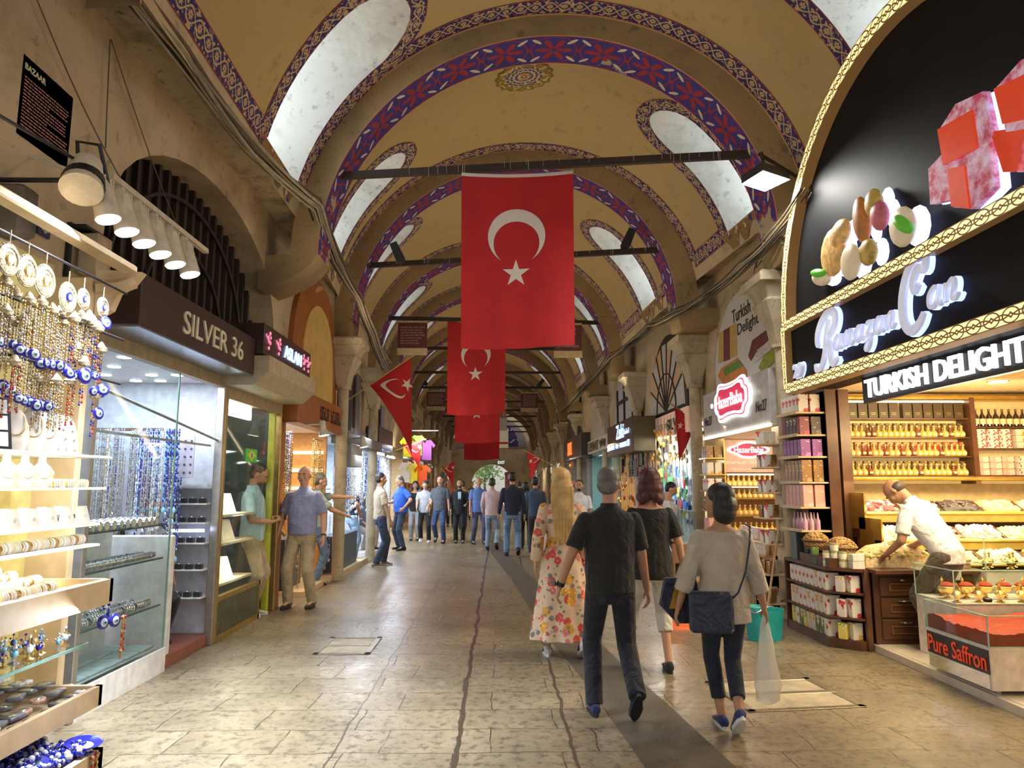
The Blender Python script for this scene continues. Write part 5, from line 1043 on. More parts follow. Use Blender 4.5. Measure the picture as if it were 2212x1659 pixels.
# tiers of sloped bins
def pile(w, d, h, cols, seed, n=70, r=.018, flat=False):
    rr = random.Random(seed); mb = MB(); mb.rings([[(x * s, y * s, z) for x, y in ((-w, -d), (w, -d), (w, d), (-w, d))] for s, z in ((1, 0), (.97, h * .35), (.6, h * .75), (.1, h * .9))])
    for k in range(n):
        x, y = rr.uniform(-.95, .95), rr.uniform(-.95, .95); q = max(abs(x), abs(y)); z = h * (.35 + .6 * (1 - q)); mb.m(rr.randrange(len(cols)))
        M_ = T(x * w, y * d, z + r * .3, rr.uniform(0, 3), rr.uniform(-.6, .6)); a = r * rr.uniform(.8, 1.3)
        mb.ell((0, 0, 0), a * 1.4, a, a * .7, 6, 4, M=M_) if not flat else mb.box(-a, a, -a, a, -a * .7, a * .7, M=M_)
    return mb
c_ = lambda n, c: pm(n, c, .5, scale=25, var=.35)
SW = {'red and white slices': [c_('beet slice', (.35, .04, .06)), c_('sugar white', (.8, .7, .58)), c_('rose', (.6, .2, .2))], 'dark raisins': [c_('raisin', (.05, .03, .035))], 'cream nougat': [c_('nougat', (.85, .68, .42)), c_('sugar white', 0)], 'golden apricots': [c_('apricot', (.85, .42, .06)), c_('pale apricot', (.9, .6, .2))], 'pale pistachios': [c_('pale shell', (.75, .58, .32)), c_('greenish kernel', (.5, .5, .15))], 'brown dates': [c_('date', (.28, .10, .03)), c_('light date', (.5, .22, .08))], 'pink delight cubes': [c_('pink delight', (.8, .4, .35)), c_('sugar white', 0)], 'yellow figs': [c_('fig', (.75, .55, .22))], 'dried banana chips': [c_('chip', (.9, .7, .3))], 'mixed peel': [c_('apricot', 0), c_('fig', 0), c_('beet slice', 0)]}
tiers = [('top', 8.15, 1.30, ['dark and white rolls', 'cream nougat', 'dark raisins', 'yellow figs', 'dried banana chips', 'brown dates', 'cream nougat ']), ('middle', 7.82, 1.03, ['cream nougat', 'red and white slices', 'pink delight cubes', 'pale pistachios', 'golden apricots', 'dried banana chips', 'yellow figs']), ('bottom', 7.50, .80, ['dried banana chips', 'pale pistachios', 'cream nougat', 'brown dates', 'golden apricots', 'mixed peel', 'yellow figs'])]
for ti, (tn, y, z, L) in enumerate(tiers):
    sh = thing('sweet_counter', f'{tn} tier of the glass fronted sweet counter under the bottle wall', 'counter', (5.3, y, .07)); mb = MB(); mb.box(4.05, 7.3, y - .02, y + .3, z - .30, z - .02); wb(mb, 'tier_body', m_dwood, sh); mb = MB(); mb.cyl((4.05, y - .17, z - .02), (7.3, y - .17, z - .02), .02, n=8); mb.box(4.05, 7.3, y - .16, y - .13, z - .12, z - .03); wb(mb, 'gilt_rail', m_gilt, sh)
    mb = MB(); mb.box(4.05, 7.3, y - .165, y - .16, z - .02, z + .05); wb(mb, 'glass_lip', glassm('clear display glass'), sh); mb = MB(); mb.box(4.04, 4.06, y - .17, y + .3, z - .2, z + .2); wb(mb, 'end_panel', m_gilt, sh)
    for k, nm_ in enumerate(L):
        key = nm_.strip() if nm_.strip() in SW else 'red and white slices'; x = 4.28 + k * .46; t = thing('sweet_bin', f'tilted bin of {nm_.strip()} in the {tn} tier' + (', at the far end' if nm_.endswith(' ') else ''), 'bin', (x, y, z)); t.rotation_euler.x = R_(28)
        mb = MB(); mb.box(-.22, .22, -.15, .15, -.03, 0); mb.box(-.225, -.215, -.15, .15, 0, .04); mb.box(.215, .225, -.15, .15, 0, .04); mb.build('bin_tray', m_dwood, t)
        stuff(pile(.20, .14, .10, SW[key], k + ti * 9, 80, .02, 'cubes' in key or 'nougat' in key).build('sweet_pile', SW[key], t, smooth=40))
    area((5.4, y - .05, z + .33), (5.4, y - .02, z), 3.0, 22, (1, .80, .45), .06)
# drawer cabinet and worktop
cb = thing('drawer_cabinet', 'dark walnut drawer cabinet with gilt beading below the sweet bins', 'cabinet', (4.4, 7.3, .07)); mb = MB(); mb.bbox(3.64, 5.3, 7.12, 7.55, .07, .74, .006); wb(mb, 'carcass', m_dwood, cb)
for c in range(3):
    for r in range(3):
        x, z = 3.70 + c * .5, .12 + r * .20; mb = MB(); mb.bbox(x, x + .44, 7.10, 7.13, z, z + .18, .005); d = wb(mb, 'drawer', m_dwood, cb); mb = MB()
        for a in ((x + .09, x + .35, z + .05, z + .056), (x + .09, x + .35, z + .115, z + .121), (x + .09, x + .096, z + .05, z + .12), (x + .344, x + .35, z + .05, z + .12)): mb.box(a[0], a[1], 7.092, 7.10, a[2], a[3])
        wb(mb, 'gilt_beading', m_gilt, d); mb = MB(); mb.ell((x + .22, 7.08, z + .155), .03, .012, .010, 10, 6); mb.cyl((x + .16, 7.088, z + .155), (x + .28, 7.088, z + .155), .006, n=6); wb(mb, 'handle', m_silver, d)
mb = MB(); mb.bbox(3.60, 5.3, 6.98, 7.6, .74, .78, .005); tag(wb(mb, 'worktop', m_dwood), 'dark wooden worktop lying on the drawer cabinet', 'worktop')
mb = MB(); mb.box(4.02, 4.42, 7.0, 7.2, .78, .785); mb.box(4.02, 4.42, 6.965, 6.97, .69, .785); mb.box(4.02, 4.42, 6.965, 7.0, .78, .785); tag(wb(mb, 'paper_sheet', pm('white paper', (.85, .8, .72), .6)), 'sheet of white paper hanging over the edge of the worktop', 'paper')
o = pile(.36, .16, .26, SW['pale pistachios'], 77, 260, .02).build('nut_heap', SW['pale pistachios'], smooth=40); o.location = (3.98, 7.36, .78); stuff(tag(o, 'wide heap of pale nuts and chips on the worktop beside the worker', 'nuts'))
o = pile(.16, .12, .16, SW['brown dates'], 78, 60, .03).build('packet_heap', c_('clear wrapped sweets', (.72, .42, .25)), smooth=40); o.location = (4.50, 7.3, .78); stuff(tag(o, 'heap of wrapped packets in front of the worker', 'sweets'))
# saffron display
sf = thing('saffron_display', 'low white and glass display box of red saffron by the shop step', 'display case', (4.1, 5.95, .07)); x0, x1, y0, y1 = 3.60, 4.62, 5.42, 6.2
mb = MB(); mb.bbox(x0, x1, y0, y1, .10, .41, .005); wb(mb, 'white_base', pm('white display base', (.80, .72, .66), .3), sf); mb = MB(); mb.box(x0 - .004, x0, y0 + .02, y1 - .02, .11, .21); wb(mb, 'mirror_strip', pm('mirror', (.8, .78, .7), .05, 1, var=.02), sf)
mb = MB(); mb.box(x0 - .008, x0, y0 + .01, y1 - .01, .215, .385); s_ = wb(mb, 'sign_panel', pm('black sign panel', (.02, .012, .012), .3), sf); wtext('Pure Saffron', pm('bright red letters', (.75, .06, .02), .4, emit=.25), (x0 - .012, (y0 + y1) / 2, .30), (0, -1, 0), (0, 0, 1), .13, .72, parent=sf, ext=.002, off=.008)
mb = MB(); [mb.cyl((a, b, .07), (a, b, .10), .02, n=8) for a in (3.7, 4.5) for b in (5.5, 6.1)]; wb(mb, 'castors', m_steel, sf)
def glassbox(par, x0, x1, y0, y1, z0, z1):
    mb = MB(); mb.box(x0, x0 + .006, y0, y1, z0, z1); mb.box(x1 - .006, x1, y0, y1, z0, z1); mb.box(x0, x1, y0, y0 + .006, z0, z1); mb.box(x0, x1, y1 - .006, y1, z0, z1); g_ = wb(mb, 'glass_box', m_glass, par); mb = MB()
    for a in (x0, x1):
        for b in (y0, y1): mb.box(a - .004, a + .004, b - .004, b + .004, z0, z1)
    for z in (z0, z1):
        for b in (y0, y1): mb.box(x0, x1, b - .004, b + .004, z - .004, z + .004)
        for a in (x0, x1): mb.box(a - .004, a + .004, y0, y1, z - .004, z + .004)
    wb(mb, 'glass_edges', pm('pale green glass edge', (.45, .62, .52), .15), g_)
glassbox(sf, x0, x1, y0, y1, .41, .63)
M = Mt('red saffron threads', .7); n = M.noise(60, None, 4, .8); M.col(M.mix(n, (.18, .012, .004), (.62, .07, .02))).bump(n, .9, .01); m_saf = M.m
mb = MB(); n = 26; rr = random.Random(2)
from mathutils import noise as _nz
for i in range(n + 1):
    for j in range(n + 1):
        a, b = i / n, j / n; h = .10 + .05 * _nz.noise(Vc((a * 3, b * 3, 1))) + .02 * _nz.noise(Vc((a * 14, b * 14, 1))) - .07 * math.exp(-((a - .45) ** 2 + (b - .55) ** 2) * 40)
        mb.v.append((lerp(x0 + .01, x1 - .01, a), lerp(y0 + .01, y1 - .01, b), .41 + h))
for i in range(n):
    for j in range(n): k = i * (n + 1) + j; mb.quadf(k, k + n + 1, k + n + 2, k + 1)
for ring in ([i * (n + 1) for i in range(n + 1)], [i * (n + 1) + n for i in range(n + 1)], list(range(n + 1)), [n * (n + 1) + j for j in range(n + 1)]):
    b = len(mb.v)
    for q in ring: mb.v.append((mb.v[q][0], mb.v[q][1], .412))
    for k in range(n): mb.quadf(ring[k], ring[k + 1], b + k + 1, b + k)
o = wb(mb, 'saffron_heap', m_saf, None, smooth=60); stuff(tag(o, 'wide bed of red saffron threads filling the low glass box', 'saffron'))
mb = MB(); mb.lathe([(.001, .0), (.03, .004), (.036, .02), (.028, .034), (.012, .036), (.001, .03)], n=14); o = mb.build('black_knob', m_black, smooth=60); o.location = (4.02, 6.02, .634); tag(o, 'small black round cap lying on the glass top of the saffron box', 'cap')
sf2 = thing('glass_showcase', 'stepped glass showcase of golden lamps and saffron bowls behind the saffron box', 'display case', (4.5, 6.6, .07)); mb = MB(); mb.bbox(3.90, 5.4, 6.26, 6.85, .07, .58, .005); wb(mb, 'white_base', pm('white display base', 0), sf2); glassbox(sf2, 3.90, 5.4, 6.26, 6.85, .58, .86)
sf3 = thing('glass_showcase', 'taller glass showcase of golden lamps at the picture edge behind the worker', 'display case', (5.2, 6.9, .07)); mb = MB(); mb.bbox(4.62, 6.0, 6.9, 7.4, .07, .78, .005); wb(mb, 'white_base', pm('white display base', 0), sf3); glassbox(sf3, 4.62, 6.0, 6.9, 7.4, .78, 1.08)
mb = MB(); mb.lathe([(.03, 0), (.035, .004), (.01, .02), (.012, .035), (.05, .06), (.058, .085), (.052, .09), (.001, .088)], n=16); b = mb.build('gold_bowl', m_gold, smooth=50); mb = MB(); mb.ell((0, 0, .09), .05, .05, .03, 12, 6); mb.build('saffron', m_saf, b); tag(b, 'gilt footed bowl of saffron in the stepped glass showcase', 'bowl', 'gilt saffron bowls')
mb = MB(); mb.lathe([(.03, 0), (.035, .006), (.01, .02), (.03, .045), (.042, .07), (.03, .09), (.012, .10), (.008, .13), (.016, .145), (.004, .17), (.001, .18)], n=16); o = mb.build('gold_lamp', m_gold, smooth=50); mb = MB(); mb.tube([(.03, 0, .07), (.06, 0, .06), (.075, 0, .085), (.07, 0, .10)], .006, 6); mb.build('spout', m_gold, o); tag(o, 'small shiny gilt lamp in the stepped glass showcase', 'lamp', 'gilt lamps in the stepped showcase')
k2 = 0
for k in range(8): q = b if k == 0 else dup(b); q.location = (4.02 + .17 * k, 6.55, .58); q.scale = (1.25,) * 3
for k in range(14): q = o if k == 0 else dup(o); q.location = (3.98 + .095 * k, 6.36 + .36 * (k % 2), .58); q.rotation_euler.z = k
for k in range(11): dup(o, (4.72 + .12 * k, 7.05 + .12 * (k % 2), .78), rz=k, label='small shiny gilt lamp in the taller glass showcase behind the worker', group='gilt lamps in the taller showcase')
# ---- shelf unit at the corner ----
su = thing('corner_shelf_unit', 'dark wooden corner shelf unit of tea and delight boxes at the sweet shop step', 'shelf unit', (3.45, 7.7, 0)); F = [(3.27, 8.36), (3.27, 7.34), (3.50, 7.14), (3.61, 7.14), (3.61, 8.36)]
for z0, z1 in ((0, .09), (.28, .30), (.52, .54), (.74, .77)): mb = MB(); mb.prism(F, lambda x, y: (x, y, z0), lambda x, y: (x, y, z1)); wb(mb, 'shelf' if z0 else 'plinth', m_dwood, su)
mb = MB(); mb.box(3.58, 3.61, 7.14, 8.36, 0, .76); wb(mb, 'back_panel', m_dwood, su); mb = MB(); mb.box(3.27, 3.6, 8.34, 8.37, 0, .76); mb.box(3.56, 3.61, 7.12, 7.16, 0, .76); wb(mb, 'side_panel', m_dwood, su)
def packs(cells, name, lab, grp, mats, seed):
    """cells: list of (x, y, z, sx, sy, sz, rz)"""
    ps = {}; rr = random.Random(seed)
    for c in cells:
        m_ = rr.choice(mats); key = (c[3], c[4], c[5], m_.name)
        if key not in ps:
            mb = MB(); mb.bbox(-c[3] / 2, c[3] / 2, -c[4] / 2, c[4] / 2, 0, c[5], .003); o = mb.build(name, m_); tag(o, lab, 'box', grp); ps[key] = o
        else: o = dup(ps[key])
        o.location = c[:3]; o.rotation_euler.z = c[6]
for z, h, nm_, ms in ((.54, .17, 'top', [CART[0], CART[0], CART[6]]), (.30, .19, 'middle', [CART[6], CART[0]]), (.09, .17, 'lowest', [CART[8], CART[6], CART[7], CART[0]])):
    packs([(3.36, 7.42 + .10 * k, z, .14, .09, h, 0) for k in range(9)], 'tea_box', f'printed tea box standing on the {nm_} shelf of the corner unit', f'tea boxes on the {nm_} shelf', ms, int(z * 100)); packs([(3.50, 7.24, z, .10, .09, h * .95, .1), (3.41, 7.29, z, .10, .08, h * .9, .75)], 'tea_box', f'printed tea box at the angled corner of the {nm_} shelf', f'corner tea boxes on the {nm_} shelf', ms, int(z * 200))
packs([(3.35, 7.62, .77, .11, .11, .07, 0), (3.37, 7.5, .77, .11, .11, .07, .2)], 'green_box', 'flat dark green box on the corner unit', 'green boxes on the corner unit', [pm('dark green carton', (.07, .12, .03), .4)], 3)
mb = MB(); mb.lathe([(.035, 0), (.04, .004), (.04, .055), (.036, .06)], n=16); o = mb.build('cream_jar', pm('cream jar label', (.72, .66, .48), .5, scale=20, var=.3), smooth=40); mb = MB(); mb.cyl((0, 0, .058), (0, 0, .078), .038, n=16); mb.build('lid', pm('olive lid', (.42, .42, .22), .4), o); tag(o, 'small cream jar with an olive lid stacked on the corner unit', 'jar', 'cream jars on the corner unit')
k = 0
for i in range(3):
    for j in range(3):
        if j == 2 and i != 1: continue
        q = o if k == 0 else dup(o); k += 1; q.location = (3.33 + .055 * i, 7.38 - .055 * i + .02, .77 + .079 * j)
packs([(3.53, 7.2, .77, .12, .10, .075, 0), (3.53, 7.2, .847, .12, .10, .065, .05)], 'white_box', 'small white product box stacked beside the cream jars', 'white boxes beside the jars', [pm('white product carton', (.78, .75, .66), .5)], 4)
packs([(3.36, 7.75, .77, .07, .05, .16, .2), (3.4, 7.95, .77, .10, .10, .24, 0), (3.33, 8.1, .77, .10, .12, .30, .1), (3.45, 7.62, .84, .06, .04, .15, .5)], 'soap_box', 'upright green and grey soap box on the corner unit', 'upright soap boxes', [CART[7], pm('dark grey carton', (.08, .10, .10), .4)], 6)
def basket(x, y, z, r, h, lab, lab2, sd):
    t = thing('wicker_basket', lab, 'basket', (x, y, z)); mb = MB(); n = 40; L = []
    for k in range(9): q = k / 8; L.append([((r * (.75 + .25 * q) + .006 * (1 if (j + k) % 2 else -1)) * cos(2 * pi * j / n), (r * (.75 + .25 * q) + .006 * (1 if (j + k) % 2 else -1)) * sin(2 * pi * j / n), h * q) for j in range(n)])
    mb.rings(L, cap=False); mb.cyl((0, 0, 0), (0, 0, .01), r * .74, n=20); mb.build('woven_body', pm('brown wicker', (.22, .11, .04), .6, scale=40, var=.5), t); mb = MB(); mb.tube([(r * 1.02 * cos(a), r * 1.02 * sin(a), h) for a in [2 * pi * j / 24 for j in range(25)]], .012, 6); mb.build('rim', pm('brown wicker', 0), t)
    mb = MB(); rr = random.Random(sd); mm = [c_('walnut kernel', (.55, .36, .16)), c_('dark walnut kernel', (.34, .18, .06))]; mb.ell((0, 0, h * .8), r * .95, r * .95, r * .75, 16, 8)
    for k in range(240):
        a = rr.uniform(0, 6.283); q = sqrt(rr.random()) * .97; zz = h * .8 + r * .75 * sqrt(max(0, 1 - q * q)); mb.m(rr.randrange(2)).ell((r * .97 * q * cos(a), r * .97 * q * sin(a), zz), rr.uniform(.012, .018), rr.uniform(.010, .016), .011, 6, 4)
    o = mb.build('walnut_heap', mm, smooth=50); o.location = (x, y, z); stuff(tag(o, lab2, 'nuts'))
basket(3.50, 7.45, .86, .15, .10, 'round wicker basket on the corner unit, the one closer to the worker', 'big heap of walnuts in the basket closer to the worker', 1); basket(3.42, 7.85, .90, .13, .10, 'round wicker basket on the corner unit next to the box rack', 'heap of walnuts in the basket next to the box rack', 2)
mb = MB(); mb.box(3.3, 3.6, 7.3, 8.0, .77, .86); tag(wb(mb, 'riser_box', m_dwood), 'dark riser under the walnut baskets', 'riser')
# rack of boxes above
rk = thing('box_rack', 'tall narrow rack of sweet boxes standing against the shop pillar', 'rack', (3.5, 8.1, .77)); mb = MB(); mb.box(3.60, 3.62, 7.84, 8.4, .77, 2.62); wb(mb, 'back_board', pm('cream rack board', (.62, .48, .28), .5), rk)
for z in (1.10, 1.35, 1.62, 1.90, 2.14, 2.39): mb = MB(); mb.bbox(3.28, 3.6, 7.84, 8.4, z - .02, z, .004); mb.box(3.275, 3.28, 7.84, 8.4, z - .022, z + .012); wb(mb, 'shelf', m_gilt if z > 9 else m_wood, rk)
for z, h, c, nm_ in ((2.39, .20, [CART[0]], 'white and rose'), (2.14, .20, [CART[1], CART[5]], 'dark red'), (1.90, .19, [CART[2]], 'purple'), (1.62, .24, [CART[3]], 'light brown'), (1.35, .24, [CART[4]], 'pink')): packs([(3.38 + .13 * i, 7.92 + .10 * k, z, .11, .09, h, 0) for k in range(5) for i in range(2)], 'sweet_box', f'{nm_} sweet box on the tall rack by the pillar', f'{nm_} boxes on the tall rack', c, int(z * 10))
mb = MB(); mb.lathe([(.022, 0), (.025, .01), (.025, .10), (.010, .13), (.008, .17), (.004, .19)], n=10); o = mb.build('lotion_bottle', pm('lilac bottle', (.62, .38, .50), .35), smooth=50); tag(o, 'slim lilac lotion bottle on the lowest shelf of the tall rack', 'bottle', 'lilac lotion bottles')
for k in range(12): q = o if k == 0 else dup(o); q.location = (3.34 + .07 * (k % 3), 7.9 + .09 * (k // 3), 1.10)
rk2 = thing('packet_rack', 'narrow rack of small packets behind the tall box rack', 'rack', (3.4, 8.75, 0)); mb = MB(); mb.box(3.42, 3.44, 8.55, 8.95, 0, 2.3); wb(mb, 'back_board', pm('cream rack board', 0), rk2)
for k, z in enumerate((2.08, 1.80, 1.50, 1.20, .90, .55, .22)): mb = MB(); mb.bbox(3.14, 3.42, 8.55, 8.95, z - .02, z, .004); wb(mb, 'shelf', m_wood, rk2); packs([(3.2 + .11 * (j % 2), 8.6 + .08 * j, z, .10, .05, .15, .5) for j in range(4)], 'packet', f'small printed packet on shelf {k + 1} of the packet rack'.replace('shelf 1', 'the top shelf').replace('shelf 2', 'the second shelf').replace('shelf 3', 'the third shelf').replace('shelf 4', 'the fourth shelf').replace('shelf 5', 'the fifth shelf').replace('shelf 6', 'the sixth shelf').replace('shelf 7', 'the bottom shelf'), f'packets rack shelf {k + 1}', [CART[0], CART[6], CART[3]], k)
# bucket and broom
t = thing('mop_bucket', 'oval turquoise mop bucket with wringer on the floor beside the corner unit', 'bucket', (2.76, 7.68, 0), .2); mt = pm('turquoise plastic', (.015, .36, .40), .35); mb = MB(); L = []
for z, s in ((0, .84), (.02, .87), (.29, 1.0), (.31, 1.03), (.31, .98), (.28, .96), (.04, .84)): L.append([(.215 * s * (cos(a) if abs(cos(a)) > .001 else 0), .14 * s * sin(a), z) for a in [2 * pi * k / 28 for k in range(28)]])
mb.rings(L); mb.build('tub', mt, t, smooth=40); mb = MB(); L = []
for z, s in ((.30, .9), (.34, 1), (.345, .95), (.26, .8)): L.append([(-.10 + .10 * s * cos(a), .10 * s * sin(a), z) for a in [2 * pi * k / 20 for k in range(20)]])
mb.rings(L); mb.build('wringer', pm('pale turquoise plastic', (.10, .45, .45), .4), t, smooth=40); mb = MB(); mb.tube([(-.1 + .13 * cos(a) , -.15, .33 + .0 + .03 * sin(a * 2)) for a in [pi * k / 10 for k in range(11)]], .005, 6); mb.build('handle', m_silver, t)
mb = MB(); b0, b1 = Vc((2.99, 8.3, .02)), atY(1685, 1118, 8.6); mb.cyl(b0, b1, .014, n=8); tag(wb(mb, 'broom_handle', pm('worn wooden stick', (.45, .28, .14), .5)), 'wooden broom stick leaning by the turquoise bucket', 'broom')
# ---- white sign shop ----
sg = thing('shop_sign', 'grey white fascia board with glowing wavy red logo beside the arched poster', 'shop sign', (3.3, 9.9, 2.3)); mb = MB(); mb.bbox(3.32, 3.45, 8.7, 11.55, 2.33, 3.02, .005); wb(mb, 'sign_board', pm('silver white board', (.50, .49, .47), .35), sg); mb = MB(); mb.box(3.30, 3.33, 8.7, 11.55, 2.30, 2.335); wb(mb, 'led_edge', lampm('white led tube', (1, .95, .85), 7), sg)
def blob(cy, cz, w, h, X, name, mat, par, nlobe=1.):
    mb = MB(); sg_ = lambda v: (1 if v > 0 else -1) * abs(v) ** .55; P = [(cy + w * sg_(cos(a)) * (1 + .06 * cos(6 * a)), cz + h * sg_(sin(a)) * (1 + .10 * cos(6 * a))) for a in [2 * pi * k / 64 for k in range(64)]]
    mb.prism(P, lambda y, z: (X, y, z), lambda y, z: (X + .02, y, z)); return wb(mb, name, mat, par)
m_lr = pm('logo crimson', (.62, .03, .09), .4, emit=.7); m_lw = lampm('logo white glow', (.95, .93, .95), 1.5, True)
def logo(cy, cz, w, h, X, par, tw):
    blob(cy, cz, w, h, X, 'logo_glow', m_lw, par); blob(cy, cz, w * .93, h * .86, X - .008, 'logo_line', m_lr, par); blob(cy, cz, w * .90, h * .80, X - .016, 'logo_band', m_lw, par); blob(cy, cz, w * .80, h * .66, X - .024, 'logo_field', m_lr, par)
    for s in (-1, 1): mb = MB(); mb.cyl((X - .02, cy + s * w * 1.18, cz), (X, cy + s * w * 1.18, cz), h * .13, n=14); wb(mb, 'logo_dot', m_lw, par)
    wtext('HazerBaba', lampm('logo white letters', (1, .97, .95), 1.05), (X - .034, cy, cz), (0, -1, 0), (0, 0, 1), h * .66, tw, parent=par, ext=.004, off=.004)
logo(10.05, 2.78, .74, .28, 3.28, sg, 1.15)
for y in (8.98, 11.3): wtext('No:27', m_black, (3.315, y, 2.58), (0, -1, 0), (0, 0, 1), .14, .38, parent=sg, ext=.003, off=.006)
ps = thing('arched_poster', 'white arched poster with black lettering and sweets above the white shop sign', 'poster', (3.55, 10.1, 3.02)); mb = MB(); mb.prism(archp(10.15, 1.42, 3.1, 4.5, .85, base=3.02), lambda y, z: (3.50, y, z), lambda y, z: (3.58, y, z)); wb(mb, 'arch_rim', m_grime, ps); mb = MB(); mb.prism(archp(10.1, 1.28, 3.1, 4.38, .85, base=3.02), lambda y, z: (3.485, y, z), lambda y, z: (3.50, y, z)); wb(mb, 'poster_face', pm('white poster print', (.62, .60, .56), .5, var=.04), ps)
wtext('Turkish', m_black, (3.48, 10.05, 4.06), (0, -1, 0), (0, 0, 1), .20, .78, parent=ps, ext=.001, off=.008); wtext('Delight', m_black, (3.48, 9.80, 3.80), (0, -1, 0), (0, 0, 1), .22, .86, parent=ps, ext=.001, off=.008)
def flat(l, mat, name, dx=0.): mb = MB(); Q = [(p.y, p.z) for p in [atX(a, b, 3.478 - dx) for a, b in l]]; mb.prism(Q, lambda y, z: (3.478 - dx, y, z), lambda y, z: (3.483 - dx, y, z)); wb(mb, name, mat, ps)
flat([(1553, 720), (1590, 697), (1592, 768), (1551, 785)], pm('gilt box print', (.50, .34, .08), .5), 'box_print'); flat([(1563, 714), (1575, 707), (1576, 776), (1563, 781)], pm('maroon print', (.16, .02, .03), .5), 'box_print', .006)
flat([(1558, 795), (1592, 773), (1612, 800), (1613, 815), (1568, 840), (1550, 812)], pm('orange box print', (.60, .22, .05), .5), 'open_box_print', .002); flat([(1562, 797), (1594, 778), (1604, 790), (1566, 812)], pm('green print', (.10, .25, .04), .5), 'open_box_print', .008)
flat([(1616, 770), (1625, 735), (1672, 700), (1676, 718), (1632, 762), (1622, 780)], pm('maroon sweet print', (.15, .02, .03), .5, scale=20, var=.6), 'sweet_bar_print'); flat([(1628, 785), (1636, 755), (1680, 722), (1684, 740), (1640, 775)], pm('white sweet print', (.6, .55, .5), .5, scale=30, var=.4), 'sweet_bar_print', .004); flat([(1638, 795), (1650, 768), (1684, 742), (1686, 768), (1648, 805)], pm('pistachio sweet print', (.28, .35, .02), .5, scale=30, var=.4), 'sweet_bar_print', .006)
mb = MB(); mb.box(3.52, 6, 11.55, 11.65, 0, 2.75); mb.box(6, 6.1, 8.9, 11.6, 0, 2.75); mb.box(3.6, 6, 8.85, 8.9, 0, 2.75); struct(wb(mb, 'wall_delight_shop', pm('peach shop lining', (.66, .44, .26), .5))); mb = MB(); mb.box(3.35, 6, 8.9, 11.6, 2.32, 2.36); struct(wb(mb, 'ceiling_delight_shop', pm('cream shop ceiling', 0))); area((4.2, 10, 2.28), (4.0, 10.4, 0), 1.2, 85, (1, .80, .48), 1.8)
wp = thing('back_sign', 'peach wall sign with small red logo and script lines inside the white sign shop', 'sign', (4.0, 11.5, 1.75)); mb = MB(); mb.bbox(3.55, 4.45, 11.5, 11.53, 1.78, 2.3, .004); wb(mb, 'sign_board', pm('peach sign board', (.78, .50, .36), .4, emit=.25), wp)
def blob2(cx, cz, w, h, Y, name, mat, par):
    mb = MB(); P = [(cx + w * (1 + .13 * cos(4 * a)) * cos(a) * (abs(cos(a)) + .05) ** -.25, cz + h * (1 + .13 * cos(4 * a)) * sin(a)) for a in [2 * pi * k / 48 for k in range(48)]]; mb.prism(P, lambda x, z: (x, Y, z), lambda x, z: (x, Y + .01, z)); wb(mb, name, mat, par)
blob2(4.0, 2.14, .31, .12, 11.48, 'logo_glow', m_lw, wp); blob2(4.0, 2.14, .26, .09, 11.465, 'logo_field', m_lr, wp); wtext('HazerBaba', lampm('logo white letters', 0, 0), (4.0, 11.46, 2.14), (1, 0, 0), (0, 0, 1), .10, .48, parent=wp, ext=.003, off=.02)
wtext('Dried Fruits - Nuts - Spices', pm('white sign print', (.9, .88, .85), .5, emit=.4), (4.0, 11.49, 1.93), (1, 0, 0), (0, 0, 1), .06, .75, parent=wp, ext=.002, shear=.3); 
mb = MB()
for k in range(14): mb.tube([(3.7 + k * .045, 11.49, 1.84 + .01 * sin(k)), (3.715 + k * .045, 11.49, 1.82), (3.735 + k * .045, 11.49, 1.835 + .008 * cos(k * 2))], .004, 4)
wb(mb, 'arabic_line', pm('white sign print', 0), wp)
rk = thing('oil_shelving', 'glowing glass shelving of golden oil bottles inside the white sign shop', 'shelving', (4.0, 11.35, .1)); mb = MB(); mb.box(3.5, 3.53, 11.2, 11.5, 0, 2.3); mb.box(4.5, 4.53, 11.2, 11.5, 0, 2.3); wb(mb, 'gilt_frame', m_gilt, rk)
for z in (1.76, 1.56, 1.38, 1.12, .85): mb = MB(); mb.box(3.53, 4.5, 11.2, 11.5, z - .012, z - .004); s_ = wb(mb, 'shelf', m_gilt, rk)
for z in (1.75, 1.555): mb = MB(); mb.box(3.55, 4.45, 11.18, 11.2, z - .015, z); wb(mb, 'led_tube', lampm('warm led tube', 0, 0), rk)
gb = bottle(m_oil, pm('gilt stopper', 0), '', 'x')
for z, nm_, s in ((1.56, 'upper', 1.3), (1.38, 'second', 1.0), (1.12, 'third', 1.1), (.85, 'lowest', 1.1)):
    for k in range(11): dup(gb, (3.60 + k * .083, 11.32, z), label=f'golden oil bottle on the {nm_} glass shelf inside the white sign shop', group=f'oil bottles on the {nm_} glass shelf', sc=s)
for c in list(gb.children): bpy.data.objects.remove(c)
bpy.data.objects.remove(gb)
pk = thing('packet_stand', 'stepped stand of pink and white sweet packets in front of the delight shop', 'stand', (3.35, 9.8, 0)); mb = MB()
for k in range(4): mb.box(3.1 + .12 * k, 3.7, 9.2, 10.6, 0, .38 + .16 * k)
wb(mb, 'stepped_body', m_wood, pk)
for k in range(4): packs([(3.16 + .12 * k, 9.28 + .10 * j, .38 + .16 * k, .05, .085, .15, 0) for j in range(13)], 'sweet_packet', f'pink and white sweet packet on the {["lowest", "second", "third", "top"][k]} step of the packet stand', f'packets on the {["lowest", "second", "third", "top"][k]} step', [CART[0], CART[4], CART[6]], k + 40)
sr = thing('side_rack', 'gilt side rack of sweet cartons at the far jamb of the white sign shop', 'rack', (3.4, 11.3, 0)); mb = MB(); mb.box(3.48, 3.5, 11.1, 11.5, 0, 2.3)
for z in (.9, 1.2, 1.5, 1.75, 2.0): mb.box(3.2, 3.5, 11.05, 11.5, z - .02, z)
wb(mb, 'rack_frame', m_gilt, sr)
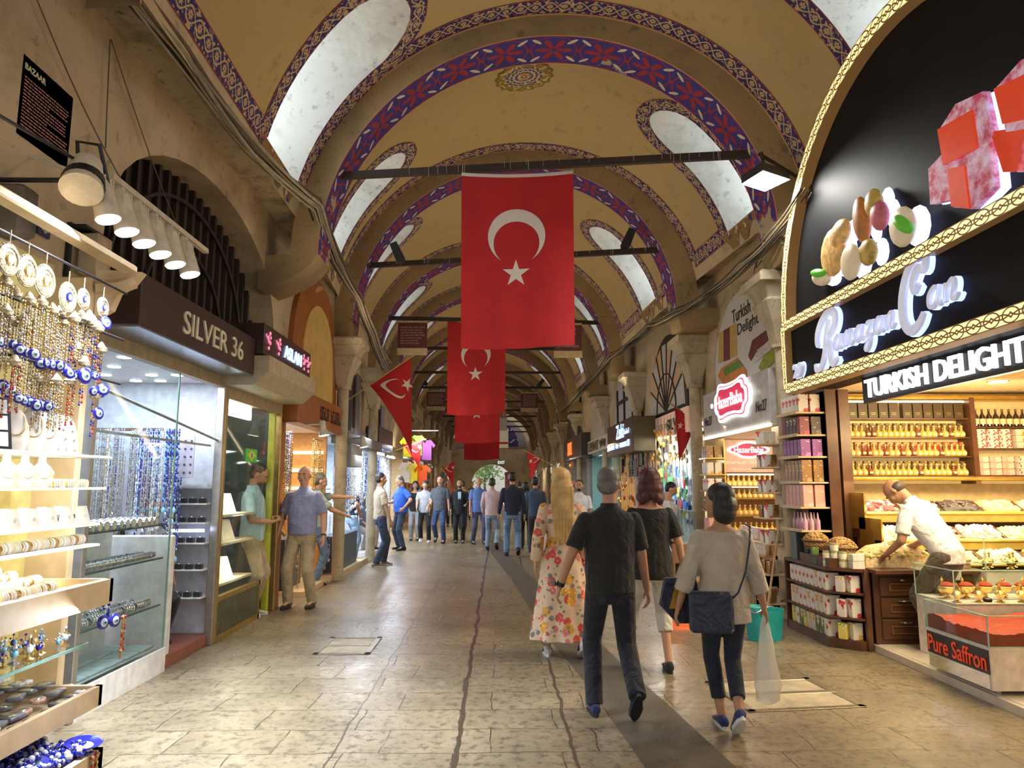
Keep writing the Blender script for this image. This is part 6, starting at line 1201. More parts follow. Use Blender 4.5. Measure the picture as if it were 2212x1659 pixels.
for j, z in enumerate((.9, 1.2, 1.5, 1.75, 2.0)): packs([(3.26 + .12 * (k % 2), 11.12 + .1 * (k // 2), z, .1, .08, .18, 0) for k in range(6)], 'sweet_carton', f'sweet carton on the {["lowest", "second", "third", "fourth", "top"][j]} shelf of the gilt side rack', f'cartons side rack shelf {j + 1}', [CART[(4, 7, 0, 6, 3)[j]]], j)
st_ = thing('wooden_stool', 'wooden stool with a black seat beside the packet stand', 'stool', (2.86, 8.75, 0)); mb = MB(); mb.bbox(-.16, .16, -.14, .14, .52, .58, .02); mb.build('seat', m_black, st_)
for a in (-.12, .12):
    for b in (-.1, .1): mb = MB(); mb.cyl((a * 1.15, b * 1.15, 0), (a, b, .53), .015, n=8); mb.build('leg', m_steel, st_)
mb = MB(); mb.rings([[(-.13 * s, 0 - d, z), (.13 * s, 0 - d, z), (.13 * s, .02 - d, z), (-.13 * s, .02 - d, z)] for z, s, d in ((0, 1, .12), (.03, 1, .1), (.24, .75, .02), (.3, .5, 0))]); o = mb.build('dustpan', pm('orange plastic', (.80, .14, .02), .4)); o.location = (1.98, 8.3, 0); tag(o, 'upright orange dustpan on the floor between the white trousers and the chair', 'dustpan')
ch = thing('wooden_chair', 'plain brown wooden chair standing in front of the souvenir shops', 'chair', (2.35, 8.9, 0)); mb = MB(); mb.bbox(-.2, .2, -.2, .2, .42, .46, .01); mb.build('seat', pm('brown chair wood', (.30, .15, .07), .5), ch); mb = MB(); mb.bbox(-.2, .2, .17, .2, .62, .86, .01); mb.build('backrest', pm('brown chair wood', 0), ch)
for a in (-.18, .18):
    for b in (-.18, .18): mb = MB(); mb.cyl((a, b, 0), (a, b, .86 if b > 0 else .43), .017, n=8); mb.build('leg', pm('brown chair wood', 0), ch)
# ---- fan window shop ----
fw = thing('fan_window', 'arched window with peach and white fan shaped panes behind a stone column', 'window panel', (3.38, 13.9, 2.95)); A = archp(13.9, 1.5, 3.0, 4.5, .85, base=2.95); mb = MB(); mb.prism(A, lambda y, z: (3.30, y, z), lambda y, z: (3.40, y, z)); wb(mb, 'dark_frame', m_rod, fw)
def archr(a): return 1.42 * 1.0
P = [(14.0 + 1.40 * -cos(pi * k / 9) * 1.0, 3.0 + 1.36 * sin(pi * k / 9) ** .85) for k in range(10)]
for k in range(9):
    mb = MB(); mb.prism([(13.95, 3.0), P[k], P[k + 1]], lambda y, z: (3.28, lerp(13.95, y, .97), z), lambda y, z: (3.30, y, z)); wb(mb, 'pane', pm('peach pane', (.62, .40, .22), .5) if k % 2 else pm('frosted white pane', (.55, .54, .52), .4), fw)
mb = MB()
for k in range(10): mb.cyl((3.27, 13.95, 3.0), (3.27, P[k][0], P[k][1]), .014, n=5)
mb.tube([(3.27, 13.95 + .8 * cos(a), 3.0 + .75 * sin(a)) for a in [pi * q / 16 for q in range(17)]], .014, 5); wb(mb, 'glazing_bars', m_rod, fw)
sg = thing('shop_sign', 'peach fascia board with dark capitals half hidden by the small flag', 'shop sign', (3.35, 13.8, 2.5)); mb = MB(); mb.bbox(3.28, 3.42, 12.4, 15.3, 2.5, 2.95, .005); wb(mb, 'sign_board', pm('peach sign board', 0), sg); wtext('SILVER', m_black, (3.27, 13.3, 2.72), (0, -1, 0), (0, 0, 1), .22, 1.2, parent=sg, off=.02)
def goods(name, lab, grp, cols, n, X, Y0, Y1, z0, z1, s, seed, shape=0, facing=-1):
    """small hanging goods, one mesh each, spread over a display"""
    rr = random.Random(seed); pr = []
    for i, m_ in enumerate(cols):
        mb = MB()
        if shape == 0: mb.ell((0, 0, 0), .03 * s, .035 * s, .055 * s, 8, 6); mb.cyl((0, 0, .05 * s), (0, 0, .09 * s), .004, n=4)
        elif shape == 1: mb.prism([(-.04, -.07), (.04, -.07), (.05, .01), (.075, .0), (.07, .05), (.02, .07), (-.02, .07), (-.07, .05), (-.075, 0), (-.05, .01)], lambda y, z: (-.008, y * s, z * s), lambda y, z: (.008, y * s, z * s))
        elif shape == 2: mb.lathe([(.001, -.012), (.05 * s, -.008), (.055 * s, 0), (.05 * s, .008), (.001, .01)], n=12, ax='X')
        elif shape == 3: mb.rings([[(d * .02 + .01 * q, w * s * .5, z * s) for d, w in ((-1, -.12), (-1, .12), (1, .12), (1, -.12))] for q, z in ((0, 0), (1, .1), (0, .3), (0, .34))])
        pr.append(mb.build(name, m_, smooth=50)); tag(pr[-1], lab, name.split('_')[-1], grp)
    if callable(X):
        g_ = MB(); q_ = Y0
        while q_ < Y1: g_.box(X(q_) - .004, X(q_) + .004, q_ - .004, q_ + .004, z0 - .15, z1 + .15); q_ += .22
        for z_ in [z0 + (z1 - z0) * i / 4 for i in range(5)]: g_.cyl((X(Y0), Y0, z_), (X(Y1), Y1, z_), .005, n=4)
        tag(wb(g_, 'display_grid', m_steel), 'wire grid carrying the ' + grp.replace(' 1', ', closer third').replace(' 2', ', middle third').replace(' 3', ', last third by the exit'), 'grid')
    for k in range(n):
        i = k if k < len(pr) else rr.randrange(len(pr)); o = pr[i] if k < len(pr) else dup(pr[i]); y = rr.uniform(Y0, Y1); o.location = (X(y) + rr.uniform(-.04, .04) if callable(X) else X + rr.uniform(-.04, .04), y, rr.uniform(z0, z1)); o.rotation_euler = (0, 0, rr.uniform(-.5, .5))
cc = lambda n, c, e=0: pm(n, c, .45, emit=e)
XR = lambda d: (lambda y: plin(RW, y) - d); XL = lambda d: (lambda y: plin(LW, y) + d)
def rshop(Y0, Y1, wallc, lab, litc, pw, depth=1.6, side=1, z=2.45, sgn=None):
    x = plin(RW if side > 0 else LW, (Y0 + Y1) / 2); a, b = (x + .12, x + depth) if side > 0 else (x - depth, x - .12); nm_ = f'wall_{lab}'
    mb = MB(); mb.box(a, b, Y1 - .06, Y1 - .01, 0, 2.74); xb = b if side > 0 else a; mb.box(xb - .03, xb + .03, Y0, Y1, 0, 2.74); mb.box(a, b, Y0, Y0 + .05, 0, 2.74); mb.box(a, b, Y0, Y1, z, z + .05); struct(wb(mb, nm_, wallc)); area(((a + b) / 2 - side * .25, (Y0 + Y1) / 2, z - .05), ((a + b) / 2 - side * .6, (Y0 + Y1) / 2, 0), .8, pw, litc, (Y1 - Y0) * .6)
rshop(12.25, 15.6, cc('yellow white stall lining', (.7, .6, .42)), 'toy_stall', (1, .9, .68), 110)
mb = MB(); mb.cyl((3.0, 12.9, 2.12), (3.3, 14.2, 2.10), .03, n=8); tag(wb(mb, 'tube_lamp', lampm('white led tube', 0, 0)), 'glowing white tube lamp behind the small flag of the souvenir stall', 'lamp'); area((2.9, 13.4, 2.05), (3.3, 13.4, 1.2), 1.2, 20, COOL, .1)
t = thing('display_wall', 'lit white peg wall of the souvenir stall behind the working woman', 'display wall', (3.45, 13.6, 0)); mb = MB(); mb.box(3.42, 3.5, 12.3, 15.5, 0, 2.5); wb(mb, 'peg_panel', cc('white peg panel', (.72, .74, .76)), t)
goods('gilt_amulet', 'small gilt amulet on the upper part of the souvenir stall', 'gilt amulets of the souvenir stall', [m_gold, m_goldr, cc('amber resin', (.6, .3, .05))], 90, XR(.18), 12.6, 16.0, 1.95, 2.75, 1., 1)
goods('felt_toy', 'small bright felt toy hanging on the souvenir peg wall', 'felt toys of the souvenir stall', [cc('blue felt', (.05, .15, .5)), cc('red felt', (.5, .06, .08)), cc('sky felt', (.2, .45, .7)), cc('green felt', (.1, .35, .12)), cc('yellow felt', (.75, .6, .1))], 70, XR(.14), 12.5, 15.3, 1.0, 1.9, 1.2, 2, 1)
goods('round_magnet', 'round blue and white magnet on the souvenir peg wall', 'round magnets of the souvenir stall', [m_cob, m_eyeb, m_eyew, cc('orange enamel', (.7, .3, .05))], 60, XR(.12), 12.5, 15.3, .9, 1.5, .9, 3, 2)
gc = thing('glass_counter', 'bluish glass counter of trinkets in front of the souvenir stall', 'counter', (3.0, 12.6, 0)); mb = MB(); mb.bbox(2.8, 3.25, 12.0, 13.9, 0, .5, .01); wb(mb, 'white_base', m_white_p, gc); glassbox(gc, 2.8, 3.25, 12.0, 13.9, .5, 1.15)
goods('silver_trinket', 'small silver trinket inside the bluish glass counter', 'trinkets in the bluish glass counter', [m_silver, m_eyeb], 24, 3.02, 12.1, 13.8, .55, 1.0, .8, 4)
# ---- leather shop with hanging sign box ----
sg = thing('shop_sign', 'dark maroon sign box with glowing blue white word past the fan window', 'shop sign', (2.9, 16.2, 2.25)); mb = MB(); mb.bbox(2.72, 3.2, 14.6, 18.0, 2.25, 2.98, .01); wb(mb, 'sign_box', m_brown, sg); mb = MB(); mb.box(2.74, 3.2, 14.585, 14.6, 2.27, 2.96); wb(mb, 'side_panel', cc('dark olive panel', (.06, .045, .01)), sg); nb = lampm('blue white neon', 0, 0)
wtext('Zeki', nb, (2.71, 16.1, 2.76), (0, -1, 0), (0, 0, 1), .32, 1.0, parent=sg, off=.02); mb = MB(); rr = random.Random(6); y = 17.7
for n_ in (8, 3, 9):
    for k in range(n_): mb.box(2.70, 2.712, y - .07, y - .045, 2.40, 2.50); mb.box(2.70, 2.712, y - .07, y - .02, 2.40 + .08 * rr.randrange(2), 2.42 + .08 * rr.randrange(2) + .001); y -= .10
    mb.box(2.70, 2.712, y - .16, y - .10, 2.445, 2.46); y -= .24
for k in range(7): mb.box(2.70, 2.712, 15.45 - k * .08, 15.48 - k * .08, 2.66, 2.72 + .05 * (k % 3 == 0))
wb(mb, 'small_lettering', nb, sg)
for y in (17.86, 15.05): wtext('28', nb, (2.71, y, 2.46), (0, -1, 0), (0, 0, 1), .14, .26, parent=sg, off=.01)
wn = thing('framed_panel', 'pale arched panel behind a dark window frame above the maroon sign', 'window panel', (3.2, 17.5, 3.0)); mb = MB(); mb.prism(archp(17.6, 1.5, 3.0, 4.4, .85, base=2.95), lambda y, z: (3.1, y, z), lambda y, z: (3.2, y, z)); wb(mb, 'pale_panel', cc('pale grey panel', (.5, .5, .52)), wn); mb = MB(); mb.box(3.06, 3.1, 16.4, 16.48, 2.95, 3.9); mb.box(3.06, 3.1, 17.5, 17.58, 2.95, 4.2); mb.box(3.06, 3.1, 16.4, 18.6, 3.6, 3.68); mb.box(3.06, 3.1, 18.5, 18.58, 2.95, 4.0); wb(mb, 'dark_mullions', m_rod, wn)
rshop(15.7, 19.8, cc('amber shop lining', (.5, .34, .16)), 'bag_shop', (1, .78, .45), 130)
goods('leather_bag', 'dark leather bag hanging under the maroon sign box', 'leather bags', [cc('black leather', (.02, .015, .012)), cc('brown leather', (.12, .05, .02))], 16, XR(.25), 14.9, 17.5, 1.75, 2.0, 1., 5, 3)
goods('gilt_souvenir', 'small gilt souvenir in the stall under the maroon sign', 'gilt souvenirs', [m_gold, m_goldr, cc('copper', (.5, .2, .06)), m_red], 60, XR(.16), 15.8, 19.6, .7, 1.9, 1.1, 6)
sg = thing('shop_sign', 'white fascia board with brown capitals between two column capitals', 'shop sign', (3.0, 21, 2.5)); mb = MB(); mb.bbox(2.84, 3.15, 18.6, 23.0, 2.52, 2.92, .01); wb(mb, 'sign_board', cc('off white board', (.55, .52, .46)), sg); wtext('LEVANT', cc('brown letters', (.10, .06, .03)), (2.83, 21.6, 2.72), (0, -1, 0), (0, 0, 1), .28, 2.2, parent=sg, off=.03); mb = MB(); mb.tube([(2.83, 20.2 - q * .08, 2.72 + .09 * sin(q * 1.4) * (1 if q % 3 else 1.4)) for q in range(15)], .02, 5); wb(mb, 'script_lettering', cc('brown letters', 0), sg)
mb = MB(); mb.prism(archp(21.5, 1.5, 3.0, 4.4, .85, base=2.95), lambda y, z: (2.95, y, z), lambda y, z: (3.08, y, z)); tag(wb(mb, 'arch_panel', cc('blank cream panel', (.50, .44, .34))), 'plain cream arched panel above the white board with brown capitals', 'panel')
rshop(19.9, 24.2, cc('teal lit lining', (.25, .42, .42)), 'teal_shop', (.8, 1, .95), 60); rshop(24.3, 29, cc('grey shop lining', (.3, .28, .26)), 'grey_shop', NEUT, 60); rshop(29.1, 36, cc('dim amber lining', (.4, .25, .14)), 'far_right_shop', WARM2, 120, side=1); rshop(36.1, 45, cc('dim amber lining', 0), 'farther_right_shop', WARM2, 120); rshop(45.1, 56, cc('dim amber lining', 0), 'farthest_right_shop', WARM2, 120)
sg = thing('shop_sign', 'near black sign with an orange red block logo far down the row', 'shop sign', (2.8, 26, 2.4)); mb = MB(); mb.bbox(2.62, 3.0, 23.1, 29.0, 2.45, 3.25, .01); wb(mb, 'sign_board', m_brown, sg); orl = lampm('orange red neon', (1, .10, .02), 2.5); mb = MB()
for k in range(4): mb.box(2.60, 2.62, 26.0 + k * .36, 26.22 + k * .36, 2.65, 3.1)
mb.box(2.60, 2.62, 26.0, 27.3, 2.65, 2.75); wb(mb, 'orange_logo', orl, sg)
mb = MB(); mb.prism(archp(26.5, 1.9, 3.2, 4.4, .85, base=3.2), lambda y, z: (2.70, y, z), lambda y, z: (2.8, y, z)); tag(wb(mb, 'arch_panel', cc('dark arch panel', (.04, .035, .03))), 'dark arched panel above the sign with the orange logo', 'panel')
# ---- far left shops ----
rshop(12.45, 16.2, cc('cool white stall lining', (.6, .66, .74)), 'left_stall_a', COOL, 190, side=-1); rshop(16.3, 20.4, cc('cool white stall lining', 0), 'left_stall_b', COOL, 190, side=-1); rshop(20.5, 25.5, cc('warm lit lining', (.6, .5, .35)), 'left_stall_c', NEUT, 220, side=-1); rshop(25.6, 33, cc('dim amber lining', 0), 'left_stall_d', WARM2, 130, side=-1); rshop(33.1, 44, cc('dim amber lining', 0), 'left_stall_e', WARM2, 130, side=-1); rshop(44.1, 56, cc('dim amber lining', 0), 'left_stall_f', WARM2, 130, side=-1)
for k, (a, b, z0, z1, c, lb) in enumerate(((12.5, 16.1, 2.3, 2.5, (.12, .11, .1), 'dark grey roller edge over the first cool lit stall'), (16.3, 18.4, 2.4, 2.9, (.03, .03, .035), 'black box sign over the second cool lit stall'), (12.6, 13.6, 1.9, 2.3, (.35, .35, .36), 'grey wall cabinet beside the clip lamp'))):
    mb = MB(); x = plin(LW, (a + b) / 2) + .05; mb.bbox(x, x + .3, a, b, z0, z1, .01); tag(wb(mb, 'fascia_box', cc(f'fascia tone {k}', c)), lb, 'fascia')
for k, (y, z, n, g) in enumerate(((13.3, 2.30, 24, 0), (14.5, 2.3, 24, 1), (15.6, 2.3, 20, 0), (17.2, 2.35, 26, 2), (18.6, 2.3, 24, 0), (19.6, 2.3, 20, 1))):
    rack_of([nk[0], nk[1], nk[3]] if g != 1 else [nk[0], nk[2]], n, XL(.05)(y), XL(.1)(y), y - .55, y + .55, z, .3, f'silver or blue necklace on hanging rack {"abcdef"[k]}'.replace('hanging rack a', 'the rack just past the clip lamp').replace('hanging rack b', 'the rack behind the man in navy').replace('hanging rack c', 'the rack behind the seated man').replace('hanging rack d', 'the rack behind the beige shirt').replace('hanging rack e', 'the rack behind the blue shirt').replace('hanging rack f', 'the rack beside the football shirts'), f'necklaces hanging rack {k + 1}', 60 + k, 1.1)
for k, (y, z) in enumerate(((13.5, 2.2), (16.9, 2.3), (19.2, 2.3))): mb = MB(); x = XL(.25)(y); mb.cyl((x, y - .6, z), (x, y + .6, z), .025, n=8); tag(wb(mb, 'tube_lamp', lampm('cool tube', (.75, .85, 1), 9)), ['cool tube lamp over the stall just past the clip lamp', 'cool tube lamp over the stall behind the beige shirt', 'cool tube lamp over the stall behind the blue shirt'][k], 'lamp'); area((x + .1, y, z - .1), (x + 1, y, 0), 1.0, 38, COOL, .1)
t = thing('stall_counter', 'dark low counter of the first cool lit stall on the side of the silver shops', 'counter', (-2.9, 14, 0)); mb = MB(); mb.bbox(-3.1, -2.78, 12.6, 14.4, .08, .7, .01); wb(mb, 'counter_body', cc('blue grey panel', (.08, .10, .13)), t); mb = MB(); mb.box(-3.1, -2.7, 12.55, 15.2, 0, .1); wb(mb, 'wooden_step', m_wood, t)
mb = MB(); mb.bbox(-3.3, -2.75, 16.1, 17.2, 0, .12, .01); tag(wb(mb, 'white_step', m_white_p), 'low white step under the seated man', 'step')
# football shirts
for k, (px, py, c, lb) in enumerate(((882, 965, (.85, .75, .02), 'yellow sports shirt hanging high in the lit stall'), (903, 962, (.25, .65, .1), 'green sports shirt hanging high in the lit stall'), (922, 972, (.3, .08, .4), 'violet sports shirt hanging high in the lit stall'), (878, 1020, (.8, .8, .82), 'white printed sports shirt hanging low in the lit stall'), (895, 1022, (.9, .75, .05), 'yellow sports shirt hanging low in the lit stall'), (912, 1026, (.85, .12, .03), 'orange red sports shirt hanging low in the lit stall'))):
    c_t = atY(px, py, 22.5); mb = MB(); s = 1.9
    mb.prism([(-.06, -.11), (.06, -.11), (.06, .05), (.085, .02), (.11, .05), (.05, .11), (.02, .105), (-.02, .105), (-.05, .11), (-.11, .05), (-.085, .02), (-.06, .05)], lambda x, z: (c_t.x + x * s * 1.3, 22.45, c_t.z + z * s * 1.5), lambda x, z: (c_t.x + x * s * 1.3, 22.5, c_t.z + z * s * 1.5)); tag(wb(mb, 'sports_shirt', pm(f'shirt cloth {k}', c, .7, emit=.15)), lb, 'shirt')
mb = MB(); mb.cyl((-3.1, 22.5, 3.25), (-1.9, 22.5, 3.25), .02, n=6); tag(wb(mb, 'shirt_rail', m_steel), 'rail carrying the sports shirts', 'rail'); area((-2.4, 21.8, 2.9), (-2.5, 22.5, 2.3), .6, 25, NEUT, .4)
for s_, X_, nm_ in ((-1, XL(.1), 'silver shop side'), (1, XR(.12), 'sweet shop side')):
    for k, (y0, y1) in enumerate(((26, 33), (33, 43), (43, 55))): goods('hanging_souvenir', f'tiny far souvenir hanging in stall {k + 1} on the {nm_}'.replace('stall 1', 'the closer far stalls').replace('stall 2', 'the middle far stalls').replace('stall 3', 'the last stalls before the exit'), f'far souvenirs {nm_} {k + 1}', [m_gold, m_red, m_silver, cc('orange enamel', 0), m_eyeb, cc('violet glass', (.25, .1, .4))], 46, X_, y0, y1, .6, 2.5, 2.2, 70 + k, k % 2)
# dark blue hangings and clutter
for k, (y, w, z0, z1, c, lb) in enumerate(((13.6, .5, 2.6, 3.7, (.02, .02, .03), 'black cloth panel hanging beside the closer stone column'), (14.6, .4, 2.55, 3.8, (.12, .11, .11), 'grey striped cloth hanging high on the wall'), (17.2, .8, 2.5, 3.6, (.02, .06, .12), 'dark blue cloth panel hanging high past the second column'), (18.6, .5, 2.7, 3.6, (.25, .28, .4), 'pale blue cloth hanging beside the dark blue panel'))):
    mb = MB(); x = XL(.08)(y); L = []
    for q in range(9): yy = y - w / 2 + w * q / 8; L.append([(x + .03 * sin(q * 2.2), yy, z0), (x + .03 * sin(q * 2.2) + .015, yy, z0), (x + .03 * sin(q * 2.2) + .015, yy, z1), (x + .03 * sin(q * 2.2), yy, z1)])
    mb.rings(L); tag(wb(mb, 'hanging_cloth', cc(f'cloth tone {k}', c), smooth=60), lb, 'cloth')
# ================= PEOPLE =================
def ik(a, b, l1, l2, pole):
    a, b, pole = Vc(a), Vc(b), Vc(pole); d = b - a; L = min(d.length, (l1 + l2) * .999); n = d.normalized(); b = a + n * L
    x = (l1 * l1 - l2 * l2 + L * L) / (2 * L); h = sqrt(max(0, l1 * l1 - x * x)); p = (pole - n * pole.dot(n)).normalized(); return a + n * x + p * h, b
SKIN = {}
def skinm(n, c):
    if n not in SKIN:
        M = Mt(n, .5); M.col(M.mix(M.step(M.noise(14), .3, .7), Vc(c) * .92, Vc(c) * 1.08)); M.b.inputs['Subsurface Weight'].default_value = .08; M.b.inputs['Subsurface Scale'].default_value = .01; SKIN[n] = M.m
    return SKIN[n]
SK_L = skinm('light skin', (.60, .33, .22)); SK_M = skinm('tanned skin', (.46, .24, .14)); SK_D = skinm('dark tanned skin', (.33, .16, .09))
def cloth(n, c, pat=None, rough=.85):
    if n in _pm: return _pm[n]
    M = Mt(n, rough); nz = M.noise(9, None, 3); c = Vc(c); col = M.mix(M.step(nz, .3, .7), c * .85, c * 1.12)
    if pat == 'denim': col = M.mix(M.step(M.noise(3, None, 2), .45, .7), col, c * 1.6)
    M.col(col); w = M.noise(7, None, 3, .5, 1.2); f = M.noise(180, None, 1); M.bump(w + f * .04, .8, .045); M.b.inputs['Sheen Weight'].default_value = .15; _pm[n] = M.m; return M.m
def floral():
    M = Mt('floral chiffon', .8); c = M.mix(M.step(M.noise(3), .3, .7), (.66, .46, .32), (.74, .58, .42))
    for sc, off, th, cc_ in ((7, 0, .34, (.62, .07, .06)), (6.2, 3, .36, (.66, .34, .04)), (7.5, 6, .30, (.60, .18, .14)), (9, 9, .26, (.20, .19, .18)), (14, 12, .22, (.20, .18, .08)), (11, 17, .24, (.7, .3, .2)), (12, 21, .2, (.25, .22, .1))):
        mp = M.t.nodes.new('ShaderNodeMapping'); mp.inputs['Location'].default_value = (off, off, off); M.t.links.new(M.pos(), mp.inputs[0]); d = M.vor(sc, mp.outputs[0]); nn = M.noise(30, mp.outputs[0], 2) * .28; d2 = M.vor(sc * 4.5, mp.outputs[0]); c = M.mix((d + nn).lt(th + .10), c, cc_); c = M.mix((d + nn).lt(th + .10) * d2.lt(.25), c, Vc(cc_) * 1.7 + Vc((.1, .08, .05)))
    M.col(c).bump(M.noise(6, None, 3, .5, 1), .4, .03); return M.m
def person(x, y, H, rz, lab, top, bot, shoe=None, skin=SK_M, hair='short', hc=(.02, .015, .012), vox=.012, lean=0, hz=.92, head=(0, 0), fat=1., feet=None, arms=None, sleeve='short', hem=.84, sex='m', leg=(1, 1), eyes=True, beard=False, cuff=.10, face=True, group=None, trouser_z=.045, curl=.5, tf_shift=0, dress=None, skirt=None):
    s = H / 1.75; r = thing('person', lab, 'person', (x, y, 0), rz, group); rr = random.Random(int(abs(x * 97 + y * 31)))
    lean = R_(lean)
    def tf(p):
        p = Vc(p); k = min(1, max(0, (p.z - .86) / .26)); k = k * k * (3 - 2 * k); a = -lean * k; q = p - Vc((0, 0, .95)); c_, s_ = cos(a), sin(a)
        return Vc((q.x, q.y * c_ - q.z * s_, q.y * s_ + q.z * c_)) + Vc((0, 0, .95 + hz - .92))
    hm = Matrix.Translation((0, -.01, 1.54)) @ Matrix.Rotation(R_(head[0]), 4, 'Z') @ Matrix.Rotation(R_(-head[1]), 4, 'X') @ Matrix.Scale(1.09, 4) @ Matrix.Translation((0, .01, -1.54))
    def hf(p): return tf(hm @ Vc(p))
    def fin(mb, name, mat, parent, v=vox, sm=5):
        mb.v = [tuple(Vc(p) * s) for p in mb.v]; o = mb.build(name, mat, parent)
        bake(o, [('REMESH', dict(mode='VOXEL', voxel_size=v)), ('SMOOTH', dict(factor=.5, iterations=sm))]); o.data.polygons.foreach_set('use_smooth', [True] * len(o.data.polygons)); return o
    def ring(z, a, b, cy=0., f=hf, n=20): return [f((a * cos(2 * pi * k / n), cy + b * sin(2 * pi * k / n), z)) for k in range(n)]
    def hell(mb, c, rx, ry, rz_, f=hf, n=14, k=9):
        t = MB(); t.ell(c, rx, ry, rz_, n, k); mb.raw([f(p) for p in t.v], t.f)
    def cap(mb, a, b, r0, r1, n=10): mb.cyl(a, b, r0, r1, n); mb.ell(a, r0 * .98, n=n, k=6); mb.ell(b, r1 * .98, n=n, k=6)
    fw = 1.0 if sex == 'm' else .9
    ft = feet or ((-.10, .02, 0, 0), (.10, -.02, 0, 0)); am = arms or ((-.26, .05, .86), (.26, .05, .86)); tr = lambda p: tf(p)
    body = MB()
    # torso
    tor = [(.84, .150, .105, 0), (.95, .155, .11, 0), (1.07, .130 * fat, .10 * fat, .0), (1.2, .150 * (1 + fat) / 2, .112, .0), (1.33, .172, .108, -.005), (1.42, .150, .085, -.01), (1.465, .07, .06, -.012), (1.5, .052, .055, -.008), (1.57, .05, .055, 0)]
    body.rings([ring(z, a * fw, b, c, tf) for z, a, b, c in tor])
    hell(body, (0, -.008, 1.655), .076, .095, .095); hell(body, (0, .022, 1.60), .058, .066, .07); hell(body, (0, .045, 1.555), .034, .036, .026); body.rings([ring(1.48, .052, .055, -.012, tf), ring(1.56, .050, .056, -.006, hf), ring(1.6, .05, .06, -.005, hf)])
    hell(body, (0, .088, 1.622), .012, .014, .026); hell(body, (0, .098, 1.610), .017, .014, .011); hell(body, (0, .068, 1.66), .050, .026, .016); hell(body, (0, .083, 1.582), .024, .012, .010)
    for q in (-1, 1): hell(body, (q * .077, -.005, 1.625), .010, .020, .030, n=8, k=6); hell(body, (q * .04, .06, 1.61), .022, .025, .022)
    joints = {}
    for i, q in enumerate((-1, 1)):
        sh = tf((q * .183 * fw * (.9 + .1 * fat), -.010, 1.385)); wr = Vc(am[i][:3]) + Vc((0, 0, hz - .92)) * (1 if len(am[i]) < 5 else 1); pole = am[i][3] if len(am[i]) > 3 and am[i][3] else (q * .35, -1, -.2)
        el, wr = ik(sh, wr, .285, .25, pole); joints['sh', i] = sh; joints['el', i] = el; joints['wr', i] = wr
        cap(body, sh, el, .053 * fw, .042 * fw); cap(body, el, wr, .040 * fw, .026); d = (wr - el).normalized(); hd = Vc(am[i][4]).normalized() if len(am[i]) > 4 else d
        n_ = Vc((-q, 0, 0)) if abs(d.z) > .6 else Vc((0, 0, -1)); n_ = (n_ - hd * n_.dot(hd)).normalized(); w = hd.cross(n_).normalized(); w = w if (w.y > 0 or abs(d.z) <= .6) else -w
        if abs(d.z) <= .6 and w.x * q > 0: w = -w
        Mh = Matrix((w, hd, n_)).transposed().to_4x4(); Mh.translation = wr
        t = MB(); t.ell((0, .048, 0), .040, .054, .015, 12, 8); body.raw([Mh @ Vc(p) for p in t.v], t.f); joints['hand', i] = Mh
        for k, (ox, ln) in enumerate(((.030, .068), (.010, .078), (-.010, .073), (-.029, .056))):
            c1 = curl * (.5 + .15 * k); p0 = Vc((ox, .088 - abs(ox) * .25, 0)); p1 = p0 + Vc((ox * .08, cos(c1), sin(c1))) * ln * .5; p2 = p1 + Vc((0, cos(c1 * 2.2), sin(c1 * 2.2))) * ln * .5; cap(body, Mh @ p0, Mh @ p1, .0095, .0088, 7); cap(body, Mh @ p1, Mh @ p2, .0088, .0075, 7)
        a0 = Vc((.030, .03, .004)); a1 = a0 + Vc((.026, .028, .012)); a2 = a1 + Vc((.004, .030, .008)); cap(body, Mh @ a0, Mh @ a1, .013, .011, 7); cap(body, Mh @ a1, Mh @ a2, .011, .009, 7)
        hp = Vc((q * .088, 0, hz - .02)); f = ft[i]; ph = R_(f[3]); ball = Vc((f[0], f[1] + .11, .02 + f[2])); ank = ball + Vc((0, -.115 * cos(ph) + .065 * sin(ph) * 0 - .0, .115 * sin(ph) + .065 * cos(ph))); kn, ank = ik(hp, ank, .435, .425, (q * .08, 1, 0))
        joints['hp', i] = hp; joints['kn', i] = kn; joints['an', i] = ank; joints['ball', i] = ball; joints['ph', i] = ph
        cap(body, hp, kn, .078 * fw, .052); cap(body, kn, ank, .050, .034); cap(body, ank, ball + Vc((0, 0, .01)), .034, .028)
    b = fin(body, 'body', skin, r, min(vox, .0105) if vox > .008 else vox)
    # shirt
    if top is not None:
        mb = MB(); e = .020
        prof = [(hem, .168 * max(1, fat * .97), .125 * fat, 0), (.95, .170 * max(1, fat * .97), .128 * fat, .002 * 1), (1.07, .165 * fat, .126 * fat, .008 * fat), (1.2, .185 * (1 + fat) / 2, .130 * (1 + fat) / 2, .004), (1.33, .205, .128, -.004), (1.385, .205, .112, -.01), (1.425, .165, .092, -.012), (1.455, .105, .078, -.012), (1.48, .072, .070, -.012)]
        if sex == 'f': prof = [(hem, .185 * fat, .14 * fat, 0), (.98, .172 * fat, .13 * fat, 0), (1.1, .150 * fat, .118 * fat, 0), (1.24, .178 * fat, .135, .008), (1.33, .188, .122, 0), (1.385, .184, .10, -.01), (1.42, .14, .082, -.012), (1.445, .085, .068, -.012)]
        mb.rings([ring(z, a, b_, c, tf) for z, a, b_, c in prof])
